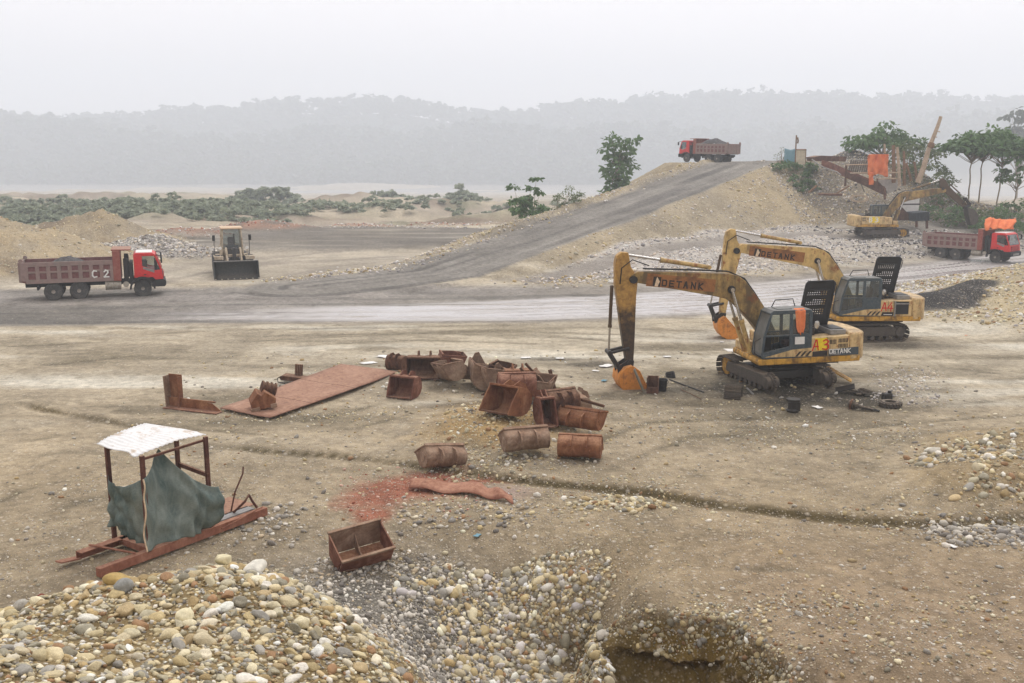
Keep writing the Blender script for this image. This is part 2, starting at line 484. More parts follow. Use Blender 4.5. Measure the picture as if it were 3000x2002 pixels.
def land_colour(x, y, z, m):
    n1, n2, n3 = m['n1'], m['n2'], m['n3']
    c = np.zeros(x.shape + (3,)) + np.array(lin(176, 160, 137))
    lo, hi = np.array(lin(157, 139, 113)), np.array(lin(200, 188, 169))
    # yard: paler and drier towards the road, browner near the viewer
    w = sstep(30, 44, y) * (0.75 + 0.6 * n3)
    c = mixc(c, hi, np.clip(w, 0, 1) * 0.75)
    c = mixc(c, lo, sstep(34, 20, y) * np.clip(0.65 + 0.5 * n1, 0, 1))
    st = fbm(x * 0.35, y * 1.6, 3.0, 4, 71)          # drag streaks
    c = mixc(c, np.array(lin(128, 117, 98)), np.clip((st - 0.08) * 2.0, 0, .85) * sstep(20, 34, y))
    c = mixc(c, np.array(lin(224, 217, 204)), np.clip((-st - 0.12) * 1.8, 0, .8) * sstep(26, 40, y))
    st2 = fbm(x * 0.5 + 0.25 * y, y * 1.2 - 0.1 * x, 0.9, 3, 73)
    c = mixc(c, np.array(lin(134, 122, 102)), np.clip((st2 - 0.25) * 1.8, 0, .6) * sstep(18, 26, y))
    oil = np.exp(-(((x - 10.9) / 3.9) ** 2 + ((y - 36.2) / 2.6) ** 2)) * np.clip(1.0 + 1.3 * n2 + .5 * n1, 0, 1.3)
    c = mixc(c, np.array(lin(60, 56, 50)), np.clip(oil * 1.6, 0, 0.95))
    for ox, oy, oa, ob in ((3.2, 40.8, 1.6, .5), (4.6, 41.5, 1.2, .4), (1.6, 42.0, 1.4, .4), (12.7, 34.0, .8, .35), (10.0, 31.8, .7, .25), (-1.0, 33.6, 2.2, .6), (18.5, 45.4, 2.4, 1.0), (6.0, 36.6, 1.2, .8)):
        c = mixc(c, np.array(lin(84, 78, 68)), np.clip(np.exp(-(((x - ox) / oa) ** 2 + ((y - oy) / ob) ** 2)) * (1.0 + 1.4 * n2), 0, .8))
    # near right: reddish brown
    c = mixc(c, np.array(lin(158, 136, 113)), sstep(24, 17, y) * sstep(2.5, 6, x) * 0.7)
    # grey gully gravel and yellow pile
    gg = np.exp(-((((x + 2.3) / 2.6) ** 2 + ((y - 19.0) / 2.4) ** 2)))
    gg2 = np.exp(-(((x + 0.6 + 0.5 * (y - 17)) / 1.1) ** 2 + ((y - 17.2) / 2.0) ** 2))
    c = mixc(c, np.array(lin(120, 115, 108)), np.clip(np.maximum(gg, 0.9 * gg2) * (1.1 + 0.6 * n2), 0, 0.95))
    pile = sstep(0.35, 1.1, z) * sstep(18, 16.5, y) * (x < 2)
    c = mixc(c, np.array(lin(142, 121, 84)), pile * 0.85)
    gul = sstep(20.5, 19, y) * sstep(-0.5, 0.6, x) * sstep(2.2, 1.2, x) * (z < -0.25)
    c = mixc(c, np.array(lin(150, 130, 96)), gul * 0.7)
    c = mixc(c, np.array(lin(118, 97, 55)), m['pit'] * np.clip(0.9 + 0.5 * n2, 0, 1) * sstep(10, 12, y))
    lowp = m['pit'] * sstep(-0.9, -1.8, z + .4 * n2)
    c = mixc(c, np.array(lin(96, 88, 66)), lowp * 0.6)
    # red brick dust
    rd = np.maximum.reduce([np.exp(-(((x - gp(px, py)[0]) / a) ** 2 + ((y - gp(px, py)[1]) / b) ** 2)) for px, py, a, b in
                            [(1290, 1400, .95, .75), (1120, 1455, .75, 1.1), (1090, 1505, .55, .7), (1400, 1405, .8, .35), (1200, 1425, .9, .9)]])
    c = mixc(c, np.array(lin(158, 96, 76)), np.clip(rd * 1.5 + 1.0 * n2 - 0.25, 0, 0.88) * (rd > 0.03))
    pk = np.exp(-(((x - gp(1490, 1440)[0]) / .7) ** 2 + ((y - gp(1490, 1440)[1]) / .6) ** 2))
    c = mixc(c, np.array(lin(165, 142, 135)), pk * .8)
    c = mixc(c, np.array(lin(170, 138, 88)), m['yel'] * 0.75)
    c = mixc(c, np.array(lin(150, 128, 92)), m['rheap'] * 0.5)
    c = mixc(c, np.array(lin(92, 80, 54)), np.clip(m['ditch'] * (1.15 + .5 * n2), 0, .95))
    c = mixc(c, np.array(lin(104, 95, 78)), np.clip(m['tyre'] * (.8 + .7 * n2), 0, .7))
    # roads
    ro = m['roadoff']
    rdk = np.array(lin(150, 143, 138))
    c = mixc(c, rdk, m['road'] * np.clip(0.9 + 0.3 * n1, 0, 1))
    rs = fbm(ro * 1.0, x * 0.06, 0.9, 3, 43)
    c = mixc(c, np.array(lin(112, 108, 104)), m['road'] * np.clip(rs * 1.4, 0, .8))
    c = mixc(c, np.array(lin(108, 104, 100)), m['road'] * sstep(-14, -26, x) * sstep(-1.5, 2.5, ro) * .65)
    # junction and flats on the far side of the road
    fs = sstep(-8.0, -11, ro) * sstep(3, -3, x) * sstep(100, 92, y) * (1 - m['emb'])
    c = mixc(c, np.array(lin(186, 174, 158)), fs * 0.8)
    arc = fbm(np.hypot(x + 2, (y - 70) * 1.0) * 1.0, np.arctan2(y - 70, x + 2) * 3, 1.6, 3, 47)
    c = mixc(c, np.array(lin(140, 131, 122)), fs * np.clip(arc * 1.3, 0, .7))
    c = mixc(c, np.array(lin(112, 106, 101)), m['plat'] * np.clip(0.85 + 0.7 * n3 + .4 * st, 0, 1) * (1 - m['emb']) * 0.9)
    # slopes
    c = mixc(c, np.array(lin(168, 154, 132)), m['emb'] * (1 - m['ramp']) * (1 - m['crest']) * sstep(.3, 1.4, m['rampz']))
    c = mixc(c, np.array(lin(176, 156, 122)), m['emb'] * sstep(.3, 1.4, m['rampz']) * (1 - m['ramp']) * np.clip(n3 * 1.3 + .3 * n1 - .05, 0, .8))
    c = mixc(c, np.array(lin(128, 119, 107)), m['crest'] * np.clip(.75 + .5 * n1, 0, 1))
    c = mixc(c, np.array(lin(84, 82, 82)), np.clip(m['mound'] * 1.4, 0, .95) * m['emb'])
    c = mixc(c, np.array(lin(190, 182, 175)), m['apron'] * np.clip(0.8 + 0.6 * n1, 0, 1))
    c = mixc(c, np.array(lin(120, 114, 108)), m['apron'] * sstep(27, 38, x) * np.clip(.6 + .9 * n1, 0, .9))
    sh = m['ramp']
    c = mixc(c, np.array(lin(174, 162, 144)), sh * sstep(.1, .9, m['rampz']))
    off = m['rampoff']
    trk = sstep(5.2, 3.8, np.abs(off - 0.6) + 0.7 * n1)
    c = mixc(c, np.array(lin(138, 132, 126)), sh * trk)
    rs2 = fbm(off, m['rampz'] * 0.35, 0.8, 3, 83)
    c = mixc(c, np.array(lin(98, 94, 92)), sh * trk * np.clip(rs2 * 1.6, 0, .7))
    c = mixc(c, np.array(lin(158, 152, 146)), sh * trk * np.clip(-rs2 * 1.3 - .1, 0, .6))
    c = mixc(c, np.array(lin(146, 138, 132)), m['spur'] * 0.9)
    c = mixc(c, np.array(lin(170, 152, 124)), m['heap'] * np.clip(.85 + .5 * n2, 0, 1))
    c = mixc(c, np.array(lin(122, 106, 88)), m['heap'] * np.clip(fbm(x, y, 4.5, 4, 173) * 2.0 + .1, 0, .8))
    c = mixc(c, np.array(lin(178, 172, 168)), m['greyheap'])
    c = mixc(c, np.array(lin(156, 122, 104)), m['red'] * np.clip(.8 + 1.2 * n2, 0, 1))
    c = mixc(c, np.array(lin(186, 170, 140)), m['heapR'] * np.clip(.9 + .4 * n2, 0, 1))
    c = mixc(c, np.array(lin(70, 68, 68)), m['coal'])
    fc = np.array(lin(170, 156, 140)) + 0 * c
    fc = mixc(fc, np.array(lin(132, 114, 98)), np.clip(fbm(x, y, 14, 4, 55) * 2.2, 0, .85))
    fc = mixc(fc, np.array(lin(128, 128, 100)), np.clip(fbm(x, y, 9, 4, 59) * 2.4 - .35, 0, .7))
    fc = mixc(fc, np.array(lin(198, 184, 160)), np.clip(-fbm(x, y, 20, 3, 57) * 1.4, 0, .7))
    c = mixc(c, fc, m['far'])
    c = mixc(c, np.array(lin(176, 164, 148)), sstep(260, 420, y) * sstep(1210, 1190, y) * 0.8)
    c = mixc(c, np.array(lin(52, 62, 44)), m['hill'])
    nm = fbm(x, y, 0.7, 4, 151)
    k = (1 + 0.26 * n2 + 0.16 * n1 + 0.26 * nm * sstep(60, 25, y)) * (0.92 - 0.06 * sstep(32, 20, y))
    return np.clip(c * k[..., None] * np.array([.965, .985, .945]), 0.01, 0.9)

# fan of vertices round the viewer's foot, finest where the yard is
_a = np.concatenate([np.linspace(-180, -60, 14)[:-1], np.linspace(-60, -32, 30)[:-1], np.linspace(-32, 32, 560), np.linspace(32, 60, 30)[1:], np.linspace(60, 180, 14)[1:]])
_r = np.concatenate([np.linspace(1.2, 8, 20)[:-1], np.arange(8, 16.6, 0.09), np.arange(16.6, 18.9, 0.024), np.arange(18.9, 26, 0.08), np.geomspace(26, 150, 270)[1:], np.geomspace(150, 2100, 116)[1:]])
A_, R_ = np.meshgrid(R(1) * _a, _r)
gx, gy = R_ * np.sin(A_), R_ * np.cos(A_)
gz, gm = height(gx, gy)
gcol = land_colour(gx, gy, gz, gm)
# fine real relief on the loose surfaces
loose = np.clip(0.25 + gm['apron'] + gm['heap'] + gm['heapR'] + gm['pit'] + gm['greyheap'] + 0.6 * gm['emb'] * (1 - gm['ramp']), 0, 1)
gz = gz + loose * (0.05 * fbm(gx, gy, 0.45, 3, 101) + 0.045 * fbm(gx, gy, 0.22, 2, 103) * (gy < 60)) + gm['pit'] * (0.16 * fbm(gx, gy, 0.55, 4, 105) + 0.07 * fbm(gx, gy, 0.14, 2, 107))
# wetness: the churned middle of the haul road and a few puddles
ro = gm['roadoff']
_hw = np.clip(2.6 + 0.1 * (gx + 12), 2.0, 6.2)
gwet = gm['road'] * sstep(-20, -6, gx) * sstep(52, 40, gx) * sstep(_hw + .6, _hw - 1.0, np.abs(ro - 3.9 + 0.10 * (gx + 12))) * np.clip(1.0 + 1.5 * fbm(ro, gx * 0.05, 0.55, 3, 113), 0, 1)
gwet = np.maximum(gwet, 0)
gwet = np.maximum(gwet, gm['road'] * sstep(-22, -12, gx) * sstep(2.2, 1.0, np.abs(ro - 4.2)) * np.clip(.5 + 1.8 * fbm(ro, gx * 0.05, 0.6, 3, 117), 0, 1))
nr, nc = gx.shape
idx = np.arange(nr * nc).reshape(nr, nc)
Fc = np.stack([idx[:-1, :-1], idx[:-1, 1:], idx[1:, 1:], idx[1:, :-1]], -1).reshape(-1, 4)[:, ::-1]
gstone = np.clip(gm['apron'] * 1.0 + gm['heapR'] + gm['greyheap'] + 0.55 * gm['heap'] + 0.6 * gm['emb'] * (1 - gm['ramp']) + 0.6 * gm['pit'] + 0.35, 0, 1)
gstone = np.clip(gstone + .35 * sstep(36, 20, gy), 0, 1) * (1 - gm['hill']) * (1 - 0.75 * gm['road']) * (1 - 0.8 * gm['ramp'])
# undercut hollow beneath the cut bank
psd = gm['pitsd']
cavew = sstep(1.75, 2.4, gx) * sstep(4.9, 4.2, gx) * sstep(10, 13, gy) * (0.75 + 0.5 * fbm(gx, gy, 0.8, 2, 131))
shy = 0.5 * sstep(0.32, 0.52, psd) * sstep(2.2, 0.8, psd) * cavew
gyd = gy + shy
gxd = gx + 0.10 * shy
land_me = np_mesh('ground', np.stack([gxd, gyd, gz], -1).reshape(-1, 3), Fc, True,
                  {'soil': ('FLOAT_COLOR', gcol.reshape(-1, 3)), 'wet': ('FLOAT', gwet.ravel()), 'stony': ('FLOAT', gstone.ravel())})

def land_material():
    t = NT('ground_soil')
    co = t.coord('Object')
    soil = t.attr('soil')
    wet = t.attr('wet', 'Fac')
    stony = t.attr('stony', 'Fac')
    # pebbles of two sizes and grit
    v1 = t.add('ShaderNodeTexVoronoi'); v1.inputs['Scale'].default_value = 5.5; t.link(co, v1.inputs['Vector'])
    v2 = t.add('ShaderNodeTexVoronoi'); v2.inputs['Scale'].default_value = 16.; t.link(co, v2.inputs['Vector'])
    h1 = t.ramp(v1.outputs['Distance'], [(0.12, 1.0), (0.42, 0.0)])
    h2 = t.ramp(v2.outputs['Distance'], [(0.15, 1.0), (0.5, 0.0)])
    g = t.noise(co, 3.0, 8, 0.72)
    gfine = t.noise(co, 38., 5, 0.7)
    sepa = t.add('ShaderNodeSeparateColor'); t.link(v1.outputs['Color'], sepa.inputs['Color'])
    sepb = t.add('ShaderNodeSeparateColor'); t.link(v2.outputs['Color'], sepb.inputs['Color'])
    thr = t.math('SUBTRACT', 1.02, t.math('MULTIPLY', stony, 0.75))
    on1 = t.math('MULTIPLY', t.math('GREATER_THAN', sepa.outputs[0], thr), h1)
    on2 = t.math('MULTIPLY', t.math('GREATER_THAN', sepb.outputs[0], t.math('SUBTRACT', 0.95, t.math('MULTIPLY', stony, 0.6))), h2)
    dirt = t.mix(0.9, soil, t.ramp(g, [(0.25, 0.42), (0.5, 0.97), (0.78, 1.45)]), 'MULTIPLY')
    dirt = t.mix(0.7, dirt, t.ramp(gfine, [(0.3, 0.5), (0.55, 1.0), (0.75, 1.5)]), 'MULTIPLY')
    pc1 = t.mix(0.55, t.ramp(sepa.outputs[1], [(0, lin(150, 122, 84)), (0.3, lin(205, 194, 172)), (0.55, lin(140, 134, 128)), (0.8, lin(222, 214, 200)), (1, lin(170, 140, 105))]), t.mix(1.0, soil, (1.25, 1.25, 1.25), 'MULTIPLY'))
    pc2 = t.mix(0.55, t.ramp(sepb.outputs[1], [(0, lin(110, 100, 88)), (0.4, lin(190, 178, 156)), (0.7, lin(225, 216, 204)), (1, lin(150, 130, 105))]), t.mix(1.0, soil, (1.15, 1.15, 1.15), 'MULTIPLY'))
    c = t.mix(on2, dirt, pc2)
    c = t.mix(on1, c, pc1)
    c = t.mix(t.math('MULTIPLY', wet, 0.75), c, lin(180, 174, 170))
    h = t.math('ADD', t.math('ADD', t.math('MULTIPLY', on1, 0.9), t.math('MULTIPLY', on2, 0.45)), t.math('MULTIPLY', g, 0.9))
    h = t.math('ADD', h, t.math('MULTIPLY', gfine, 0.25))
    hw = t.math('MULTIPLY', h, t.math('SUBTRACT', 1.0, t.math('MULTIPLY', wet, 0.93)))
    t.bump(hw, 0.8, 0.06)
    rough = t.math('SUBTRACT', 0.95, t.math('MULTIPLY', wet, 0.83))
    return t.set(Base_Color=c, Roughness=rough, Specular_IOR_Level=t.math('ADD', 0.12, t.math('MULTIPLY', wet, 0.88)))
ground = tag(link('ground', land_me, land_material()), kind='structure')

# quick look-up of the land height anywhere
def zat(x, y):
    r = math.hypot(x, y); a = math.degrees(math.atan2(x, y))
    i = int(np.clip(np.searchsorted(_r, r) - 1, 0, nr - 2)); j = int(np.clip(np.searchsorted(_a, a) - 1, 0, nc - 2))
    u = (r - _r[i]) / (_r[i + 1] - _r[i]); v = (a - _a[j]) / (_a[j + 1] - _a[j])
    return float((gz[i, j] * (1 - v) + gz[i, j + 1] * v) * (1 - u) + (gz[i + 1, j] * (1 - v) + gz[i + 1, j + 1] * v) * u)
def zat_v(x, y):
    r = np.hypot(x, y); a = np.degrees(np.arctan2(x, y))
    i = np.clip(np.searchsorted(_r, r) - 1, 0, nr - 2); j = np.clip(np.searchsorted(_a, a) - 1, 0, nc - 2)
    u = (r - _r[i]) / (_r[i + 1] - _r[i]); v = (a - _a[j]) / (_a[j + 1] - _a[j])
    return (gz[i, j] * (1 - v) + gz[i, j + 1] * v) * (1 - u) + (gz[i + 1, j] * (1 - v) + gz[i + 1, j + 1] * v) * u
def land_normal(x, y, e=0.15):
    nx = -(zat_v(x + e, y) - zat_v(x - e, y)) / (2 * e)
    ny = -(zat_v(x, y + e) - zat_v(x, y - e)) / (2 * e)
    n = np.stack([nx, ny, np.ones_like(nx)], -1)
    return n / np.linalg.norm(n, axis=-1, keepdims=True)

# ------------------------------------------------------------------ river
def river_material():
    t = NT('river_water')
    co = t.coord('Object', (0.05, 0.2, 1))
    t.bump(t.noise(co, 3.0, 4, 0.6), 0.25, 0.3)
    return t.set(Base_Color=lin(168, 160, 150), Roughness=0.22, Specular_IOR_Level=0.5)
_rx = np.array([-2100, 2100, 2100, -2100.]); _ry = np.array([800, 800, 1330, 1330.])
river = link('river', np_mesh('river', np.stack([_rx, _ry, np.full(4, -23.4)], -1), [[0, 1, 2, 3]]), river_material())
tag(river, kind='structure')

# ------------------------------------------------------------------ hazy air
def haze_box():
    bm = bmesh.new()
    bmesh.ops.create_cube(bm, size=1.0)
    me = bpy.data.meshes.new('haze'); bm.to_mesh(me); bm.free()
    o = link('haze', me)
    zb, zt = -40.0, 190.0
    o.scale = (4400, 4400, zt - zb)
    o.location = (0, 0, (zt + zb) / 2)
    m = bpy.data.materials.new('haze_air'); m.use_nodes = True
    n, l = m.node_tree.nodes, m.node_tree.links
    n.clear()
    out = n.new('ShaderNodeOutputMaterial')
    v = n.new('ShaderNodeVolumePrincipled')
    v.inputs['Color'].default_value = (0.875, 0.935, 1.0, 1)
    v.inputs['Density'].default_value = 0.00105
    v.inputs['Anisotropy'].default_value = 0.2
    l.new(v.outputs['Volume'], out.inputs['Volume'])
    me.materials.append(m)
    return tag(o, kind='stuff')
haze = haze_box()
# ------------------------------------------------------------------ stones
def ico(sub):
    bm = bmesh.new()
    bmesh.ops.create_icosphere(bm, subdivisions=sub, radius=0.5)
    bm.verts.ensure_lookup_table()
    v = np.array([vv.co[:] for vv in bm.verts]); f = np.array([[q.index for q in ff.verts] for ff in bm.faces])
    bm.free()
    return v, f
def lumpy(v, seed, amp=0.16, angular=0.0):
    out = []
    for p in v:
        d = Vector(p) * 2
        k = 1 + amp * mnoise.noise(d * 0.9 + Vector((seed * 3.1, seed * 1.7, 0))) * 1.6 + 0.35 * amp * mnoise.noise(d * 2.3 + Vector((0, seed * 5.3, seed)))
        out.append(np.array(p) * k)
    out = np.array(out)
    if angular:
        r = np.random.default_rng(seed)
        for _ in range(9):
            n = r.normal(size=3); n /= np.linalg.norm(n)
            lim = 0.5 * (1 - angular * r.uniform(0.2, 0.6))
            ex = out @ n - lim
            out = out - np.where(ex > 0, ex, 0)[:, None] * n
    return out
_v1, _f1 = ico(1); _v2, _f2 = ico(2); _v3, _f3 = ico(3)
T1 = [lumpy(_v1, s, 0.14) for s in range(8)] + [lumpy(_v1, s, 0.16, 1.0) for s in range(8, 12)]
T2 = [lumpy(_v2, s, 0.24) for s in range(8)] + [lumpy(_v2, s, 0.18, 1.0) for s in range(8, 12)]
T3 = [lumpy(_v3, s, 0.27, 0.35 if s % 2 else 0) for s in range(20, 30)] + [lumpy(_v3, s, 0.22, 1.0) for s in range(30, 34)]

PAL_TAN = [lin(*c) for c in [(196,182,144),(182,164,122),(216,206,180),(172,150,108),(158,152,132),(206,196,164),(180,160,122),(156,152,142),(224,218,204),(152,120,88),(190,178,148),(142,136,118),(200,186,150),(174,166,140)]]
PAL_GREY = [lin(*c) for c in [(168,162,150),(144,139,130),(190,184,170),(124,118,110),(205,198,184),(176,160,134),(154,148,138),(214,207,194),(132,128,122)]]
PAL_MIX = PAL_TAN + PAL_GREY[:5]
PAL_WHITE = [lin(*c) for c in [(206,200,194),(186,180,176),(222,216,208),(168,162,158),(200,186,168),(150,146,144),(214,202,186)]]
PAL_RED = [lin(*c) for c in [(160,96,78),(176,120,100),(198,164,146),(148,88,70),(192,174,160)]]
PAL_DARK = [lin(*c) for c in [(96,94,94),(70,70,72),(130,128,126),(150,148,146),(84,80,78)]]

class Stones:
    def __init__(self):
        self.p, self.s, self.c, self.ang, self.sink = [], [], [], [], []
    def add(self, x, y, s, pal, ang=0.15, sink=0.3, clump=None):
        n = len(x)
        if n == 0:
            return
        self.p.append(np.stack([x, y], -1)); self.s.append(s)
        pal = np.array(pal)
        c = np.clip(pal[rng.integers(0, len(pal), n)] * rng.uniform(0.85, 1.3, (n, 1)), 0, .82)
        self.c.append(c); self.ang.append(rng.random(n) < ang); self.sink.append(np.full(n, sink))
ST = Stones()
def sizes(n, lo, hi, k=2.0):
    """power-law sizes between lo and hi"""
    u = rng.random(n)
    a = 1 - k
    return (lo ** a + u * (hi ** a - lo ** a)) ** (1 / a)
def box_pts(n, x0, x1, y0, y1):
    return rng.uniform(x0, x1, n), rng.uniform(y0, y1, n)
def keep(x, y, w):
    """thin by a weight 0..1"""
    k = rng.random(len(x)) < w
    return x[k], y[k], k
def pxbox(n, px0, px1, py0, py1):
    """points spread over a patch of level ground, given by the photo pixels of its corners"""
    q = np.array([gp(a, b)[:2] for a, b in ((px0, py0), (px1, py0), (px1, py1), (px0, py1))])
    u, v = rng.random(n), rng.random(n)
    P = (q[0] * ((1 - u) * (1 - v))[:, None] + q[1] * (u * (1 - v))[:, None] + q[2] * (u * v)[:, None] + q[3] * ((1 - u) * v)[:, None])
    return P[:, 0], P[:, 1]

# cobble pile in the near left
def pile_w(x, y):
    z = zat_v(x, y)
    return sstep(0.15, 0.7, z) * (y < 16.6) * (x < 0.6)
x, y = box_pts(8200, -9.5, 0.6, 8.6, 16.5); x, y, _ = keep(x, y, pile_w(x, y) * (0.55 + 0.45 * (fbm(x, y, 1.6, 3, 201) > -0.1)))
ST.add(x, y, sizes(len(x), 0.065, 0.26, 3.0), PAL_TAN, 0.4, 0.3)
x, y = box_pts(12500, -9.5, 0.6, 8.6, 16.5); x, y, _ = keep(x, y, pile_w(x, y))
ST.add(x, y, sizes(len(x), 0.035, 0.09, 1.6), PAL_MIX, 0.15, 0.3)
x, y = box_pts(500, -6, -2.2, 13.2, 14.4); x, y, _ = keep(x, y, pile_w(x, y))
ST.add(x, y, sizes(len(x), 0.10, 0.24, 2.4), PAL_TAN, 0.35, 0.2)
# near bank, bottom left
x, y = box_pts(2600, -6.5, 0.5, 4.5, 9.2); ST.add(x, y, sizes(len(x), 0.06, 0.26, 2.2), PAL_MIX + PAL_GREY, 0.1, 0.3)
# gully and grey gravel
def zone(n, cx, cy, a, b, smin, smax, k, pal, ang=.15, sink=.3, rot=0.0):
    r = np.sqrt(rng.random(n)) ; th = rng.random(n) * 2 * np.pi
    u, v = a * r * np.cos(th), b * r * np.sin(th)
    x = cx + u * math.cos(rot) - v * math.sin(rot); y = cy + u * math.sin(rot) + v * math.cos(rot)
    ST.add(x, y, sizes(n, smin, smax, k), pal, ang, sink)
zone(3800, -2.4, 19.2, 2.6, 2.2, .03, .19, 2.4, PAL_GREY)
zone(1500, -1.0, 17.6, 1.1, 2.6, .035, .20, 2.2, PAL_GREY, rot=0.5)
zone(900, -1.9, 18.0, 0.8, 1.4, .04, .12, 2.2, PAL_GREY)
x, y = box_pts(9000, -2.6, 1.9, 15.2, 21.0)
wg = sstep(-0.25, -0.6, zat_v(x, y)) * sstep(-1.3, 0.5, x + 0.45 * (y - 17.5) + 1.1 * fbm(x, y, 1.1, 3, 207)) + 0.5 * sstep(21, 20, y) * sstep(19, 20, y)
x, y, _ = keep(x, y, np.clip(wg, 0, 1)); ST.add(x, y, sizes(len(x), .04, .27, 2.3), PAL_TAN + PAL_WHITE[:2] + PAL_GREY[:2], .15, .3)
zone(900, 0.9, 20.4, 1.4, 0.8, .04, .17, 2.2, PAL_TAN, .1)
# pile's right flank: finer orange gravel
x, y = box_pts(4000, -3.2, 0.4, 13.0, 17.2); x, y, _ = keep(x, y, sstep(1.6, .4, zat_v(x, y)) * sstep(-1.0, -.3, zat_v(x, y)))
ST.add(x, y, sizes(len(x), .03, .14, 2.4), PAL_TAN, .15, .3)
# cut bank
x, y = box_pts(9000, 1.2, 5.4, 15.5, 18.6); sdv = poly_sdf(x, y, PIT)
x, y, _ = keep(x, y, sstep(-.1, .05, sdv) * (sstep(.34, .26, sdv) + sstep(2.0, 2.6, sdv) + sstep(1.9, 1.6, x) + sstep(4.6, 4.9, x))); ST.add(x, y, sizes(len(x), .03, .2, 2.4), [np.array(c) * 0.75 for c in PAL_TAN], .4, .45)
x, y = box_pts(1600, 1.2, 5.6, 15.5, 18.9); sdv = poly_sdf(x, y, PIT)
x, y, _ = keep(x, y, np.exp(-(sdv / .2) ** 2)); ST.add(x, y, sizes(len(x), .03, .15, 2.2), PAL_TAN, .2, .35)
# yard at large
x, y = box_pts(15000, -12, 16, 15.5, 38); w = (0.25 + 0.75 * (fbm(x, y, 3.0, 3, 211) > 0.05)) * sstep(40, 22, y) * (np.abs(x) < 0.62 * y)
x, y, _ = keep(x, y, w); ST.add(x, y, sizes(len(x), .025, .13, 3.0), PAL_MIX, .2, .35)
x, y = box_pts(900, -14, 18, 17, 44); ST.add(x, y, sizes(len(x), .08, .22, 3.0), PAL_MIX, .15, .3)
x, y = box_pts(24000, -12, 15, 15.5, 30); w = (0.3 + 0.7 * (fbm(x, y, 1.8, 3, 213) > 0.0)) * sstep(32, 20, y) * (np.abs(x) < 0.6 * y) * (poly_sdf(x, y, PIT) < .05)
x, y, _ = keep(x, y, w); ST.add(x, y, sizes(len(x), .018, .055, 2.2), PAL_MIX + PAL_WHITE, .4, .3)
# clusters on the yard
for n, bx, lo, hi, k, pal in [(260, (1690,1935,1462,1488), .05, .26, 2.2, PAL_TAN), (420, (1560,1960,1405,1500), .03, .12, 2.4, PAL_TAN), (420, (2690,3000,1330,1400), .07, .34, 2.3, PAL_MIX),
                              (300, (2820,3060,1380,1480), .06, .3, 2.3, PAL_TAN), (620, (2730,3080,1528,1600), .05, .28, 2.3, PAL_GREY), (240, (2450,3000,1515,1545), .04, .16, 2.3, PAL_MIX),
                              (500, (620,1180,1195,1235), .03, .14, 2.3, PAL_TAN), (800, (1330,1720,1180,1380), .04, .22, 2.5, PAL_MIX), (700, (1260,1560,1230,1420), .04, .17, 2.4, PAL_TAN),
                              (420, (1000,1420,1375,1510), .025, .13, 2.8, PAL_RED), (300, (1180,1560,1470,1540), .05, .22, 2.4, PAL_GREY + PAL_TAN[:3]), (160, (1090,1500,1100,1175), .05, .26, 2.3, PAL_MIX),
                              (500, (2150,2700,1230,1330), .03, .12, 2.3, PAL_MIX), (420, (2560,2760,1080,1180), .04, .18, 2.2, PAL_WHITE), (200, (640,880,1480,1580), .05, .24, 2.3, PAL_GREY),
                              (600, (1700,2300,1190,1300), .03, .11, 2.4, PAL_MIX), (350, (2000,2500,1760,1800), .03, .1, 2.2, PAL_MIX), (900, (2150,3000,1750,2000), .03, .14, 2.8, PAL_MIX)]:
    x, y = pxbox(n, *bx)
    j = rng.normal(0, .25, (2, n)); ST.add(x + j[0], y + j[1], sizes(n, lo, hi, k), pal, .15, .28)
# right-hand gravel heap
x, y = box_pts(11000, 21, 48, 46, 72); mm_ = height(x, y)[1]; w = sstep(.0, .5, mm_['heapR']) * (1 - mm_['coal']); x, y, _ = keep(x, y, w)
ST.add(x, y, sizes(len(x), .09, .34, 2.6), PAL_TAN + PAL_WHITE[:3], .35, .3)
# white apron, spoil slopes
x, y = box_pts(18000, 2, 52, 68, 102); mm_ = height(x, y)[1]; w = mm_['apron'] * (1 - mm_['spur'])
x, y, _ = keep(x, y, w); xd = x > 30 + rng.normal(0, 3, len(x))
ST.add(x[~xd], y[~xd], sizes((~xd).sum(), .12, .42, 2.8), PAL_WHITE, .7, .3)
ST.add(x[xd], y[xd], sizes(xd.sum(), .12, .42, 2.8), PAL_WHITE[:3] + PAL_DARK, .7, .3)
x, y = box_pts(9000, 2, 56, 74, 124); mm_ = height(x, y)[1]; w = mm_['emb'] * (1 - mm_['ramp']) * (fbm(x, y, 5, 3, 221) > -.15) * (1 - 0.6 * sstep(112, 124, y))
x, y, _ = keep(x, y, w); ST.add(x, y, sizes(len(x), .12, .45, 2.7), PAL_WHITE + PAL_TAN[:6], .7, .35)
x, y = box_pts(9000, 30, 58, 98, 122); mm_ = height(x, y)[1]; w = mm_['emb'] * (1 - mm_['ramp'])
x, y, _ = keep(x, y, w); ST.add(x, y, sizes(len(x), .12, .42, 2.6), PAL_WHITE[1:] + PAL_TAN[3:8] + PAL_DARK[2:], .7, .35)
# ramp berm and junction kerb stones
for pts, n, wd in [([(-17, 70), (-9, 77.2), (-1.5, 89), (7.5, 102.5), (16.5, 115.5), (22.5, 124)], 1500, .8), ([(1, 69.5), (6, 70.5), (12, 72.5), (20, 77)], 900, 1.2), ([(-14, 74), (-5, 84), (4, 97)], 500, 1.0)]:
    pts = np.array(pts); t = rng.random(n) * (len(pts) - 1); i = t.astype(int); f = (t - i)[:, None]
    P = pts[i] * (1 - f) + pts[i + 1] * f + rng.normal(0, wd, (n, 2))
    ST.add(P[:, 0], P[:, 1], sizes(n, .1, .42, 2.5), PAL_WHITE + PAL_TAN[:4], .5, .3)
